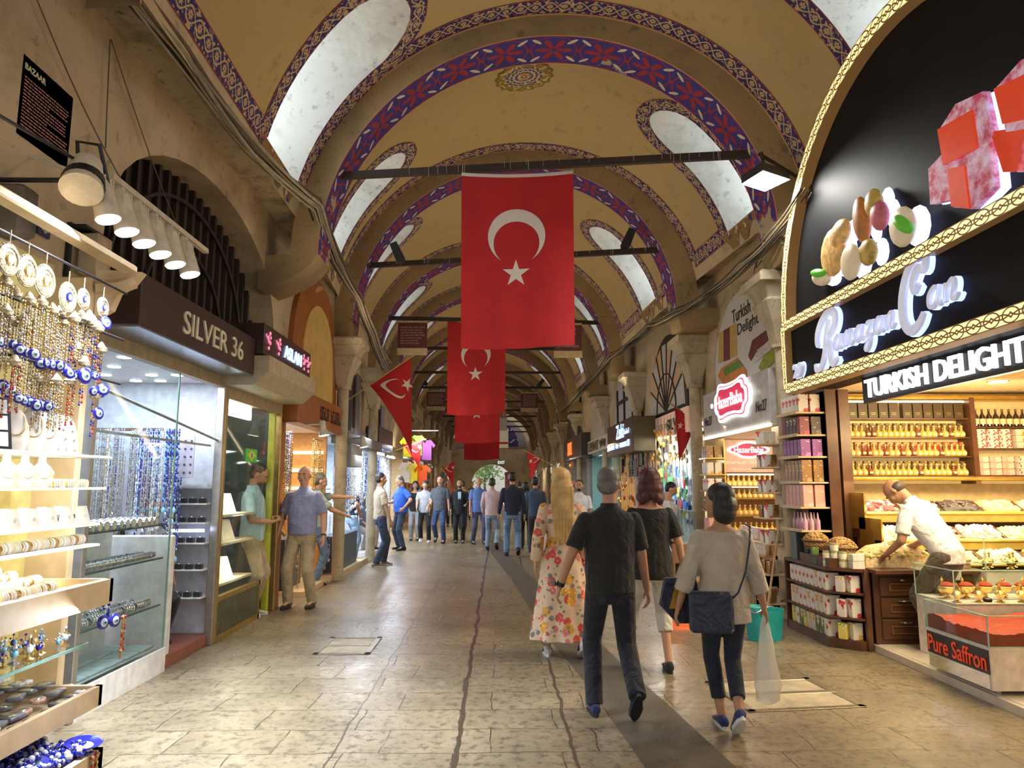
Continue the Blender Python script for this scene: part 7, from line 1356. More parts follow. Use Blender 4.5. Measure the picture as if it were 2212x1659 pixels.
        for i in (0, 1):
            sh, el, wr = joints['sh', i], joints['el', i], joints['wr', i]; mb.ell(sh, .057 * fw, n=12, k=8)
            if sleeve == 'short': mb.cyl(sh, sh.lerp(el, .30), .057 * fw, .066, 12); mb.cyl(sh.lerp(el, .27), sh.lerp(el, .80), .065, .066, 12)
            elif sleeve == 'long': mb.cyl(sh, el, .066 * fw, .054, 12); mb.ell(el, .053, n=12, k=8); mb.cyl(el, el.lerp(wr, .93), .054, .040, 12)
            elif sleeve == 'mid': mb.cyl(sh, el, .066 * fw, .066, 12); mb.ell(el, .064, n=12, k=8); mb.cyl(el, el.lerp(wr, .55), .066, .070, 12)
        o = fin(mb, 'shirt', top, r, vox, 4)
        if sex == 'm':
            c2 = MB(); c2.rings([ring(z, a, b_, c, tf) for z, a, b_, c in ((1.455, .075, .074, -.012), (1.50, .066, .068, -.014), (1.505, .060, .062, -.014), (1.46, .066, .066, -.012))], cap=True); c2.v = [tuple(Vc(p) * s) for p in c2.v]; c2.build('collar', top, o, smooth=50)
    if dress is not None:
        mb = MB(); n = 72; L = []
        for k, (z, a, b_) in enumerate(((.17, .31, .24), (.35, .28, .22), (.6, .24, .19), (.85, .205, .16), (1.0, .165, .125), (1.1, .145, .11), (1.24, .168, .125), (1.34, .185, .12), (1.39, .18, .10), (1.425, .13, .08), (1.45, .08, .065))):
            w_ = .055 * max(0, 1 - z / 1.0); L.append([tf((a * (1 + w_ * 2.2 * cos(9 * t + z * 3)) * cos(t), b_ * (1 + w_ * 2.2 * cos(9 * t + z * 3)) * sin(t) - .03 * max(0, 1 - z), z)) for t in [2 * pi * j / n for j in range(n)]])
        mb.rings(L)
        for i in (0, 1): sh, el, wr = joints['sh', i], joints['el', i], joints['wr', i]; mb.ell(sh, .062, n=12, k=8); mb.cyl(sh, el, .062, .060, 12); mb.ell(el, .06, n=12, k=8); mb.cyl(el, el.lerp(wr, .9), .060, .062, 12)
        fin(mb, 'dress', dress, r, .0075, 3)
    if bot is not None:
        mb = MB(); k = leg[0]; k2 = leg[1]; z0 = hz - .92
        mb.rings([[Vc(p) + Vc((0, 0, 0)) for p in ring(z, a, b_, 0, tf)] for z, a, b_ in ((.78, .13, .10), (.86, .163 * k, .122 * k), (.95, .160, .118 * max(1, fat * .95)), (1.02, .148 * max(1, fat * .97), .115 * max(1, fat * .95)))])
        for i in (0, 1):
            hp, kn, an = joints['hp', i], joints['kn', i], joints['an', i]; mb.ell(hp, .100 * k, n=12, k=8); mb.cyl(hp, kn, .098 * k, .072 * k2, 12); mb.ell(kn, .071 * k2, n=12, k=8); mb.cyl(kn, kn.lerp(an, 1.04 - (trouser_z - .045) / .40), .074 * k2, .064 * k2, 12)
        fin(mb, 'trousers', bot, r, vox, 4)
    for i in (0, 1):
        sm = shoe or m_black; ball, ph = joints['ball', i], joints['ph', i]; f = ft[i]; Mf = Matrix.Translation(ball) @ Matrix.Rotation(-ph, 4, 'X') @ Matrix.Translation((0, -.11, -.02)); so = isinstance(sm, tuple); up, sl = sm if so else (sm, sm); L = []
        for yy, w_, z0_, z1_ in ((-.085, .022, .02, .06), (-.075, .034, .015, .085), (-.02, .038, .015, .10), (.04, .040, .015, .078), (.10, .045, .012, .056), (.15, .040, .012, .045), (.178, .022, .016, .034)): L.append([Mf @ Vc((w_ * cos(a) * (1 if sin(a) > -.5 else .9), yy, (z0_ + z1_) / 2 + (z1_ - z0_) / 2 * sin(a))) for a in [2 * pi * k / 14 for k in range(14)]])
        mb = MB(); mb.rings(L); mb.v = [tuple(Vc(p) * s) for p in mb.v]; u = mb.build('shoe', up, r, smooth=60); mb = MB(); P = []
        for k in range(20): a = 2 * pi * k / 20; P.append((.044 * sin(a) * (1 if cos(a) > 0 else .84), .045 + .137 * cos(a)))
        mb.rings([[Mf @ Vc((px_ * g, py_, zz)) for px_, py_ in P] for zz, g in ((0, .95), (.008, 1), (.028, 1))]); mb.v = [tuple(Vc(p) * s) for p in mb.v]; mb.build('sole', sl, u, smooth=40)
    # hair
    hm_ = pm(f'hair {tuple(round(v, 2) for v in hc)}', hc, .5, scale=9, var=.25, bump=.3); mb = MB()
    if hair == 'short': hell(mb, (0, -.022, 1.675), .081, .093, .084); hell(mb, (0, -.045, 1.63), .078, .062, .07)
    elif hair == 'thin': hell(mb, (0, -.035, 1.635), .081, .072, .06)
    elif hair == 'bob': hell(mb, (0, -.02, 1.675), .092, .098, .092); hell(mb, (0, -.05, 1.61), .108, .078, .09); hell(mb, (0, -.040, 1.555), .108, .080, .082); [hell(mb, (q * .086, -.015, 1.60), .022, .035, .08) for q in (-1, 1)]
    elif hair == 'curly': hell(mb, (0, -.02, 1.68), .098, .105, .098); hell(mb, (0, -.05, 1.60), .112, .085, .10); [hell(mb, (.085 * cos(a), -.05 + .05 * sin(a), 1.53 + .02 * sin(a * 3)), .035, .035, .05) for a in [pi + pi * k / 6 for k in range(7)]]
    elif hair == 'long':
        hell(mb, (0, -.02, 1.68), .092, .10, .092); hell(mb, (0, -.055, 1.60), .10, .078, .10); mb.rings([ring(z, a, b_, c, hf if z > 1.45 else tf) for z, a, b_, c in ((1.64, .08, .05, -.07), (1.52, .095, .045, -.09), (1.40, .10, .035, -.125), (1.28, .09, .03, -.14), (1.16, .07, .024, -.14), (1.06, .04, .016, -.135))])
        for k in range(9): mb.tube([hf((.085 * sin((k - 4) * .35), -.10, 1.60)), tf((.10 * sin((k - 4) * .35), -.13, 1.45)), tf((.092 * sin((k - 4) * .36), -.165, 1.30)), tf((.07 * sin((k - 4) * .36), -.165, 1.08 - .03 * (k % 3)))], [.018, .016, .014, .006], 6)
    if mb.v: fin(mb, 'hair', hm_, r, .007 if vox < .009 else .010, 3)
    if beard: mb = MB(); hell(mb, (0, .047, 1.562), .047, .052, .034); fin(mb, 'beard', pm('dark beard', (.03, .02, .015), .7), r, .008, 2)
    if face:
        mb = MB()
        for q in (-1, 1): hell(mb, (q * .030, .079, 1.636), .013, .010, .006, n=10, k=6)
        mb.v = [tuple(Vc(p) * s) for p in mb.v]; ey = mb.build('eyes', pm('eye white', (.6, .56, .52), .3), r, smooth=60); mb = MB()
        for q in (-1, 1): hell(mb, (q * .030, .086, 1.636), .006, .005, .0055, n=8, k=6)
        mb.v = [tuple(Vc(p) * s) for p in mb.v]; mb.build('pupils', pm('dark iris', (.03, .02, .015), .2), ey); mb = MB()
        for q in (-1, 1): hell(mb, (q * .032, .088, 1.657), .019, .008, .0042, n=10, k=6)
        mb.v = [tuple(Vc(p) * s) for p in mb.v]; mb.build('eyebrows', pm('brow hair', (.06, .045, .035) if hair != 'none' else (.25, .2, .16), .8), r); mb = MB(); hell(mb, (0, .0935, 1.582), .022, .006, .005, n=10, k=6); mb.v = [tuple(Vc(p) * s) for p in mb.v]; mb.build('mouth', pm('lips', (.35, .13, .11), .5), r)
    r['_'] = 0; del r['_']; return r, joints, s, tf, hf
def L2W(r, p, s): return r.matrix_basis @ (Vc(p) * s)
def acc(r, s, mb, name, mat, smooth=50): mb.v = [tuple(Vc(p) * s) for p in mb.v]; return mb.build(name, mat, r, smooth=smooth)
NAVY = cloth('very dark navy trouser cloth', (.008, .009, .018)); BLK = cloth('black jersey', (.012, .012, .013)); JEAN = cloth('blue denim', (.10, .16, .28), 'denim'); LJ = cloth('light blue denim', (.25, .36, .52), 'denim'); DJ = cloth('dark denim', (.025, .035, .07), 'denim'); KHA = cloth('khaki cotton', (.42, .33, .21))
sp_w = (cloth('white trainer', (.75, .74, .72)), pm('white rubber', (.7, .7, .68), .5)); sp_n = (cloth('navy trainer mesh', (.02, .035, .14)), pm('white rubber', 0)); sp_b = (cloth('dark blue trainer mesh', (.015, .025, .09)), pm('black rubber', (.012, .012, .012), .6)); sp_k = (cloth('black shoe', (.015, .014, .014)), pm('black rubber', 0))
V = .0075
# 1 black polo man, walking away
r, J, s, tf, hf = person(.80, 5.28, 1.70, .05, 'man in black polo shirt and navy trousers walking away, watch on his wrist', BLK, NAVY, sp_b, SK_M, 'short', (.13, .12, .115), V, fat=1.12, feet=((-.13, .02, 0, 0), (.12, -.30, .05, 52)), arms=((-.37, .03, .90), (.29, .06, .86)), hem=.86, leg=(1.0, 1.0), head=(-28, 2), curl=.7)
mb = MB(); w = J['wr', 0]; e = J['el', 0]; d = (w - e).normalized(); mb.cyl(w - d * .035, w - d * .005, .031, .031, 14); wt = acc(r, s, mb, 'watch_strap', m_black); mb = MB(); mb.bbox(-.016, .016, -.02, .02, 0, .012, .003, M=Matrix.Translation(w - d * .02 + Vc((-.036, 0, 0))) @ Matrix.Rotation(-pi / 2, 4, 'Y')); acc(r, s, mb, 'watch_case', m_black)
mb = MB()
for q in (-1, 1): mb.tube([hf((q * .078, -.005, 1.64)), hf((q * .076, .05, 1.642)), hf((q * .06, .098, 1.64))], .003, 5); mb.tube([hf((q * .03 + .022 * cos(a), .104, 1.637 + .017 * sin(a))) for a in [2 * pi * k / 12 for k in range(13)]], .0022, 4)
acc(r, s, mb, 'glasses', m_black)
# 2 blouse woman
lin = cloth('natural linen', (.50, .43, .33))
r, J, s, tf, hf = person(1.50, 4.92, 1.58, -.05, 'woman with a black bob and cream linen blouse walking away with shoulder bag', lin, cloth('dark blue slim jeans', (.012, .016, .035)), sp_n, SK_M, 'bob', (.012, .010, .010), V, fat=1.08, feet=((-.02, .10, 0, 0), (.04, -.20, .03, 38)), arms=((-.33, .02, .86), (.31, .03, .84)), sleeve='mid', hem=.77, sex='f', leg=(.95, .86), head=(62, 0), trouser_z=.17)
bag = cloth('navy bag leather', (.015, .02, .05), None, .45)
t = thing('shoulder_bag', 'dark navy crossbody bag resting on the hip of the woman in the linen blouse', 'bag', L2W(r, (-.12, -.17, .74), s)); t.rotation_euler.z = -.15; mb = MB(); mb.bbox(-.15, .13, -.035, .035, -.02, .24, .02); mb.build('bag_body', bag, t, smooth=40)
mb = MB(); o_ = Vc(t.location); ws = [L2W(r, p, s) - o_ for p in ((.16, .03, 1.47), (.175, -.06, 1.46), (.16, -.135, 1.36), (.12, -.155, 1.15), (.06, -.165, 1.0), (.02, -.165, .96))]; mb.tube(ws, .007, 6); mb.build('strap', bag, t); mb = MB(); mb.cyl(ws[-1], ws[-1] + Vc((-.0, 0, -.05)), .009, n=8); mb.build('gold_ring', m_gold, t)
t = thing('tote_bag', 'navy and yellow folded tote held in front of the woman in the linen blouse', 'bag', L2W(r, (-.27, .14, .84), s)); mb = MB(); mb.rings([[(a, -.03, z) for a in (0,)] * 0 or [(-.16 * k, -.02, z), (.12 * k, -.02, z), (.12 * k, .03, z), (-.16 * k, .03, z)] for z, k in ((-.10, .3), (.02, 1.), (.2, .75))]); mb.build('navy_body', bag, t); mb = MB(); mb.rings([[(-.10 + z * .3, -.035, z), (-.02 + z * .3, -.035, z), (-.02 + z * .3, -.02, z), (-.10 + z * .3, -.02, z)] for z in (.0, .15, .34)]); mb.build('yellow_panel', cloth('mustard cloth', (.45, .27, .03)), t)
M = Mt('milky plastic film', .3); M.col((.85, .82, .74)); M.b.inputs['Alpha'].default_value = .5
hp_ = L2W(r, J['wr', 1], s) if False else r.matrix_basis @ (Vc(J['wr', 1]) * s); mb = MB(); rr = random.Random(3)
mb.rings([[(k * (1 + .18 * sin(5 * a + z * 20)) * cos(a), k * .6 * (1 + .15 * cos(4 * a)) * sin(a), z) for a in [2 * pi * j / 24 for j in range(24)]] for z, k in ((-.62, .03), (-.60, .07), (-.5, .085), (-.38, .07), (-.22, .045), (-.12, .03), (-.06, .012))]); o = mb.build('plastic_bag', M.m, smooth=70); o.location = hp_; tag(o, 'translucent white carrier bag hanging from the linen blouse woman\'s hand', 'bag')
# 3 blonde woman
r, J, s, tf, hf = person(.60, 7.0, 1.72, .02, 'woman with long blonde hair in a long pale floral dress walking away', None, None, sp_w, SK_L, 'long', (.52, .33, .12), V, sex='f', feet=((-.14, .05, 0, 0), (.17, -.22, .02, 30)), arms=((-.25, .02, .88), (.25, .04, .88)), dress=floral())
mb = MB()
for i in (0, 1):
    b_ = J['ball', i]; Mf = Matrix.Translation(b_) @ Matrix.Rotation(-J['ph', i], 4, 'X') @ Matrix.Translation((0, -.11, -.02)); q = -1 if i == 0 else 1
    mb.tube([Mf @ Vc((q * -.041, .05, .06)), Mf @ Vc((q * -.043, .03, .035)), Mf @ Vc((q * -.041, -.05, .07))], [.005, .008, .002], 5); mb.tube([Mf @ Vc((q * .041, .05, .06)), Mf @ Vc((q * .043, .03, .035)), Mf @ Vc((q * .041, -.05, .07))], [.005, .008, .002], 5)
acc(r, s, mb, 'shoe_swoosh', m_black)
# 4 red haired woman
r, J, s, tf, hf = person(1.34, 6.45, 1.70, -.05, 'woman with dark red curly hair in a black blouse and white cropped trousers walking away', BLK, cloth('white cotton', (.66, .64, .60)), sp_k, SK_L, 'curly', (.06, .006, .010), V, fat=1.12, sex='f', feet=((-.22, -.02, .02, 15), (.13, -.02, 0, 0)), arms=((-.26, .1, .88), (.30, .05, .88)), hem=.80, leg=(1.05, 1.05), trouser_z=.30)
# 5 sweet shop worker
r, J, s, tf, hf = person(4.20, 6.80, 1.80, .55, 'shop worker in a white polo shirt bending over the sweet counter', cloth('white pique', (.70, .70, .72)), cloth('grey brown trousers', (.10, .075, .055)), None, SK_M, 'thin', (.07, .05, .04), .0085, lean=36, fat=1.05, feet=((-.12, .06, .07, 0), (.12, -.04, .07, 0)), arms=((-.18, .46, .90, (-.3, -.6, .3)), (.16, .48, .93, (.3, -.6, .3))), head=(10, 22), hem=.84)
# 6 bald man
r, J, s, tf, hf = person(-2.60, 9.72, 1.82, pi - .12, 'bald man in a lilac blue polo shirt and khaki trousers standing outside the shops', cloth('lilac blue pique', (.28, .30, .52)), KHA, sp_k, skinm('ruddy skin', (.62, .32, .22)), 'none', (.3, .28, .25), .0085, fat=1.14, feet=((-.15, -.02, 0, 0), (.13, .06, 0, 0)), arms=((-.30, .06, .88), (.30, .10, .87)), hem=.90, leg=(1.02, 1.02))
mb = MB(); w = J['wr', 0]; d = (w - J['el', 0]).normalized(); mb.cyl(w - d * .03, w - d * .01, .031, n=14); acc(r, s, mb, 'wristband', m_black)
mb = MB()
for k in range(3): mb.ell(tf((0, .128, 1.38 - .04 * k)), .007, n=6, k=4)
stuff(acc(r, s, mb, 'buttons', m_white_p))
# 7 shopkeeper in pale blue shirt
r, J, s, tf, hf = person(-3.06, 9.12, 1.84, -pi / 2 + .1, 'man in a pale blue shirt in the brass framed doorway, looking at his hands', cloth('pale blue cotton', (.42, .62, .66)), KHA, sp_w, SK_M, 'short', vox=.009, head=(0, 28), fat=1.1, arms=((-.10, .22, 1.12, (-.5, -.6, -.6), (.6, .6, .2)), (.06, .24, 1.08, (.5, -.6, -.6), (-.6, .6, .2))), hem=.86, beard=True)
mb = MB(); mb.bbox(-.035, .035, .36, .38, 1.10, 1.20, .004); acc(r, s, mb, 'phone', m_black)
# 8 green shirt man pointing
person(-2.93, 11.85, 1.75, -pi / 2 + .35, 'grey haired man in a pale green shirt pointing across the goods with a raised arm', cloth('pale green cotton', (.36, .46, .38)), JEAN, sp_k, SK_L, 'short', (.16, .15, .14), .0095, fat=1.12, arms=((-.05, .56, 1.38, (-.6, -.2, .6)), (.12, .42, 1.10, (.5, -.6, -.6))), hem=.84, head=(0, 14))
# 9 navy shirt man with jeans
person(-3.02, 15.0, 1.78, -pi / 2 + .55, 'man in a navy shirt and light jeans by the necklace stall, hand on hip', cloth('navy cotton', (.012, .018, .07)), LJ, sp_k, SK_M, 'short', vox=.010, arms=((-.26, .05, .88), (.24, .08, .98, (1, -.5, 0))), hem=.90, feet=((-.12, .12, 0, 0), (.12, -.05, 0, 0)))
# 10 seated man on a stool
person(-3.20, 17.0, 1.74, -pi / 2 - .75, 'heavy dark skinned man in a checked blue shirt sitting on a stool by the wall', cloth('blue check cotton', (.17, .18, .28)), cloth('stone trousers', (.38, .34, .28)), sp_k, SK_D, 'thin', (.02, .018, .016), .0105, hz=.62, fat=1.22, lean=12, feet=((-.14, .36, .12, 0), (.14, .30, .0, 0)), arms=((-.16, .42, 1.02), (.18, .40, 1.0)), sleeve='mid', hem=.86)
t = thing('stool', 'slim metal stool under the seated man in the checked shirt', 'stool', (-3.20, 17.0, 0)); mb = MB(); mb.cyl((0, 0, .48), (0, 0, .52), .17, n=18); mb.build('seat', m_black, t)
for a in range(4): mb = MB(); mb.cyl((.20 * cos(a * pi / 2 + .7), .20 * sin(a * pi / 2 + .7), 0), (.13 * cos(a * pi / 2 + .7), .13 * sin(a * pi / 2 + .7), .48), .011, n=6); mb.build('leg', m_steel, t)
# 11 beige shirt man
person(-2.34, 14.4, 1.80, -pi / 2 + .45, 'young man in a beige shirt and dark jeans standing in profile before the seated man', cloth('beige cotton', (.46, .37, .25)), DJ, (cloth('grey trainer', (.25, .2, .18)), pm('white rubber', 0)), SK_M, 'short', vox=.0095, feet=((-.10, .12, 0, 0), (.10, -.08, 0, 0)), hem=.88, arms=((-.26, .1, .88), (.26, .12, .87)))
# 12 blue T shirt man
person(-2.42, 18.0, 1.78, pi / 2 + .7, 'stout man in a bright blue T-shirt looking at his phone, hand on hip', cloth('bright blue jersey', (.02, .10, .52)), DJ, sp_k, SK_L, 'short', (.12, .09, .07), .011, fat=1.25, head=(0, 26), feet=((-.20, .05, 0, 0), (.20, -.08, 0, 0)), arms=((-.28, .10, 1.0, (-1, -.5, .1)), (.10, .36, 1.12)), hem=.88)
# 13-17 coming towards the camera
person(-2.42, 21.0, 1.66, pi, 'dark haired woman in black with a big dark handbag behind the man in blue', BLK, cloth('pale grey trousers', (.34, .35, .36)), sp_k, SK_L, 'bob', (.02, .016, .014), .012, sex='f', sleeve='long', hem=.86)
person(-2.05, 20.2, 1.68, pi, 'man in a grey and white T-shirt walking forward, looking down', cloth('light grey jersey', (.42, .44, .48)), BLK, sp_w, SK_L, 'short', (.06, .045, .04), .011, head=(0, 32), fat=1.1, feet=((-.13, .05, 0, 0), (.12, -.12, .02, 15)), arms=((-.12, .34, 1.02), (.2, .32, .98)))
person(-1.62, 20.0, 1.80, pi - .15, 'man in a dark grey T-shirt and blue jeans walking towards the camera', cloth('dark grey jersey', (.09, .10, .12)), cloth('mid blue denim', (.04, .07, .17), 'denim'), sp_k, SK_L, 'short', (.02, .015, .012), .011, fat=1.12, feet=((-.12, .05, 0, 0), (.13, -.15, .03, 20)))
r, J, s, tf, hf = person(-1.08, 20.0, 1.70, pi, 'bearded man in a black suit over a pale blue shirt walking towards the camera', cloth('black suiting', (.010, .010, .012)), cloth('black suiting', 0), sp_k, SK_M, 'short', (.02, .015, .012), .011, sleeve='long', beard=True, fat=1.1, arms=((-.20, .28, 1.08), (.24, .15, .92)), hem=.78)
mb = MB(); mb.raw([tf((-.05, .128, 1.42)), tf((.05, .128, 1.42)), tf((.03, .142, 1.05)), tf((-.03, .142, 1.05)), tf((-.05, .10, 1.42)), tf((.05, .10, 1.42)), tf((.03, .11, 1.05)), tf((-.03, .11, 1.05))], [(0, 3, 2, 1), (4, 5, 6, 7), (0, 1, 5, 4), (1, 2, 6, 5), (2, 3, 7, 6), (3, 0, 4, 7)]); acc(r, s, mb, 'shirt_front', cloth('pale blue cotton', 0))
person(-.55, 19.6, 1.76, pi + .35, 'thick set man in a mid blue shirt and blue trousers beside the suited man', cloth('mid blue cotton', (.12, .20, .48)), cloth('slate trousers', (.06, .07, .14)), sp_k, SK_M, 'thin', (.08, .07, .06), .011, fat=1.18, feet=((-.13, .08, 0, 0), (.13, -.1, 0, 0)))
# 18-21 going away
person(-.17, 17.9, 1.72, -.15, 'man in a pale pink shirt and light jeans walking away under the hanging flags', cloth('pale pink cotton', (.56, .40, .40)), cloth('grey blue denim', (.20, .26, .33), 'denim'), sp_k, SK_M, 'short', (.03, .02, .015), .010, fat=1.08, feet=((-.12, .05, 0, 0), (.14, -.2, .04, 30)), sleeve='long', arms=((-.24, .12, .90), (.26, .05, .87)))
person(.30, 16.35, 1.84, .02, 'tall man in dark navy shirt and blue jeans walking away by the pink shirt', cloth('midnight navy cotton', (.010, .014, .035)), cloth('washed blue denim', (.12, .20, .32), 'denim'), sp_k, SK_M, 'short', (.012, .010, .010), .009, fat=1.05, feet=((-.12, .05, 0, 0), (.12, -.2, .05, 30)), sleeve='long', arms=((-.29, .04, .87), (.27, .05, .87)), hem=.86)
person(.68, 18.4, 1.62, 0, 'small dark haired woman in black just right of the tall navy shirt', BLK, BLK, sp_k, SK_L, 'bob', (.015, .012, .012), .012, sex='f', sleeve='long')
person(.86, 17.2, 1.74, -.05, 'man in a blue grey T-shirt walking away beside the blonde woman', cloth('blue grey jersey', (.05, .08, .14)), cloth('dark olive trousers', (.05, .045, .04)), sp_k, SK_M, 'short', (.012, .010, .010), .010, fat=1.05, feet=((-.12, .08, 0, 0), (.12, -.15, .03, 25)))
person(1.62, 14.6, 1.66, pi - .3, 'smiling man in a white shirt coming towards the camera behind the blonde woman', cloth('white poplin', (.70, .70, .70)), NAVY, sp_k, SK_M, 'short', (.03, .02, .016), .010, beard=True, fat=1.08, sleeve='short')
person(1.62, 16.6, 1.70, pi, 'fair haired person almost hidden between the blonde woman and the white shirt', cloth('white poplin', 0), NAVY, sp_k, SK_L, 'short', (.25, .12, .05), .012)
person(2.82, 12.0, 1.62, -pi / 2 - .3, 'short haired stall keeper in a white top looking down at the souvenir counter', cloth('white poplin', 0), NAVY, sp_k, SK_L, 'short', (.02, .015, .012), .010, sex='f', head=(0, 25), feet=((-.1, 0, 0, 0), (.1, 0, 0, 0)))
person(-3.42, 7.25, 1.55, -.7 - pi / 2, 'man with dark hair sitting behind the glass case of the silver shop', cloth('pale lilac cotton', (.50, .48, .55)), BLK, sp_k, SK_M, 'short', vox=.010, hz=.80, beard=True, feet=((-.1, .2, .1, 0), (.1, .2, .1, 0)))
for k, (px, Y, c, lb) in enumerate(((1001, 26, (.35, .25, .15), 'distant visitor in a tan top behind the bearded man'), (975, 28, (.5, .2, .08), 'distant visitor in an orange top near the far flag'), (1122, 27, (.3, .3, .32), 'distant visitor in grey by the exit side'), (1020, 33, (.1, .1, .15), 'distant visitor in dark clothes approaching the exit'))):
    person((px - 1078) / 1550 * Y, Y, 1.68, pi * (k % 2), lb, cloth(f'visitor top {k}', c), BLK, sp_k, SK_M, 'short', (.03, .02, .016), .014, face=False)
# ================= FLAGS, RODS, CABLES, BOARDS =================
M = Mt('red flag cloth', .8); n = M.noise(2.5); M.col(M.mix(M.step(n, .3, .7), (.34, .006, .010), (.44, .008, .012))).bump(n + M.noise(160, None, 1) * .01, .3, .05); m_flag = M.m; m_fw = pm('white flag cloth', (.60, .55, .52), .8, var=.05, scale=3)
def flag(name, lab, grp, fn, W_, H_, pole=None, hem=True):
    """fn(u, v) -> point; u along the width 0..W_, v down 0..H_; the emblem is laid on both faces"""
    t = thing(name, lab, 'flag', fn(W_ / 2, 0), 0, grp); o = Vc(t.location); nu, nv = 24, 34; mb = MB(); e = .0035
    def N_(u, v): a = fn(u + .004, v) - fn(u - .004, v); b = fn(u, v + .004) - fn(u, v - .004); return a.cross(b).normalized()
    G = [[fn(W_ * i / nu, H_ * j / nv) for i in range(nu + 1)] for j in range(nv + 1)]; Nn = [[N_(W_ * i / nu, H_ * j / nv) for i in range(nu + 1)] for j in range(nv + 1)]
    for sg in (1, -1):
        b = len(mb.v); mb.v += [tuple(G[j][i] - o + Nn[j][i] * e * .3 * sg) for j in range(nv + 1) for i in range(nu + 1)]
        for j in range(nv):
            for i in range(nu): k = b + j * (nu + 1) + i; mb.quadf(*((k, k + 1, k + nu + 2, k + nu + 1) if sg > 0 else (k + nu + 1, k + nu + 2, k + 1, k)))
    mb.build('flag_cloth', m_flag, t, smooth=180)
    def lay(polys, name, sgs=(1, -1)):
        m2 = MB()
        for sg in sgs:
            for P in polys:
                b = len(m2.v); m2.v += [tuple(fn(u, v) - o + N_(u, v) * e * sg) for u, v in P]
                for k in range(0, len(P) - 2, 2): m2.quadf(b + k, b + k + 1, b + k + 3, b + k + 2)
        m2.build(name, m_fw, t, smooth=180)
    return lay, t
def emblem(lay, cx, cy, R, ang, starat):
    """crescent of outer radius R; ang = direction the horns open to (0 = +v, down the cloth)"""
    r = R * .8; off = R * .25; P = []; ca, sa = cos(ang), sin(ang)
    tip = math.acos((R * R + off * off - r * r) / (2 * R * off)) if abs((R * R + off * off - r * r) / (2 * R * off)) < 1 else .6
    for k in range(41):
        a = tip + (2 * pi - 2 * tip) * k / 40; ox, oy = R * cos(a), R * sin(a); dx, dy = ox - off, oy; l = math.hypot(dx, dy); ix, iy = off + dx / l * r, dy / l * r
        for x, y in ((ox, oy), (ix, iy)): P.append((cx + x * sa - y * ca, cy + x * ca + y * sa))
    lay([P], 'white_crescent'); q = R * .5; sx, sy = cx + starat * sa, cy + starat * ca; Q = []
    for k in range(5):
        a0 = 2 * pi * k / 5; f = lambda a, rr: (sx + rr * sin(ang + pi + a), sy + rr * cos(ang + pi + a)); Q.append([f(a0 - .628, q * .382), f(a0, q), (sx, sy), f(a0 + .628, q * .382)])
    P2 = []
    for A, B, C, D in Q: P2.append([B, A, D, C])
    lay(P2, 'white_star')
def banner(Y, xl, xr, zt, zb, lab, skew=0, ew=.5, sag=.05, emb=True):
    W_, H_ = xr - xl, zt - zb
    def fn(u, v): q = u / W_; k = v / H_; return Vc((xl + u + .012 * k * sin(q * 9) - .02 * k * (q - .5), Y + skew * q + .05 * sin(q * 5 + 1) * k + .02 * sin(q * 14) * k, zt + skew * .0 - v - sag * 4 * q * (1 - q) * (1 - k * 0) + .04 * (q - .4)))
    lay, t = flag('hanging_flag', lab, 'big hanging flags', fn, W_, H_)
    if emb: emblem(lay, W_ * .49, H_ * .36, W_ * .255, 0, W_ * .335)
    mb = MB(); L = []
    for k in range(13): p = fn(W_ * k / 12, 0) - Vc(t.location); L.append([p + Vc((0, -.012, -.02)), p + Vc((0, .012, -.02)), p + Vc((0, .012, .018)), p + Vc((0, -.012, .018))])
    mb.rings(L); mb.build('white_hem', m_fw, t); mb = MB()
    for q in (0.01, .99): p = fn(W_ * q, 0) - Vc(t.location); mb.cyl(p, p + Vc((0, 0, .12)), .004, n=5)
    mb.build('hanging_ties', pm('pale wire', 0), t); return t
a, b = atY(997, 374, 8.38), atY(1238, 366, 8.38); zb = atY(990, 748, 8.38).z
banner(8.38, a.x, b.x, a.z, zb, 'largest red flag with white crescent and star, hanging from the first tie rod', sag=.035)
a, b = atY(967, 690, 16.75), atY(1092, 690, 16.75); banner(16.75, a.x, b.x, a.z, atY(967, 893, 16.75).z, 'second red flag with crescent and star, hanging from the third tie rod')
a, b = atY(983, 805, 24.9), atY(1080, 805, 24.9); banner(24.9, a.x, b.x, a.z, atY(985, 955, 24.9).z, 'plain looking red flag just behind the second hanging flag')
a, b = atY(1003, 865, 33.9), atY(1079, 865, 33.9); banner(33.9, a.x, b.x, a.z, atY(1003, 992, 33.9).z, 'farthest big red flag, hanging lowest in the row')
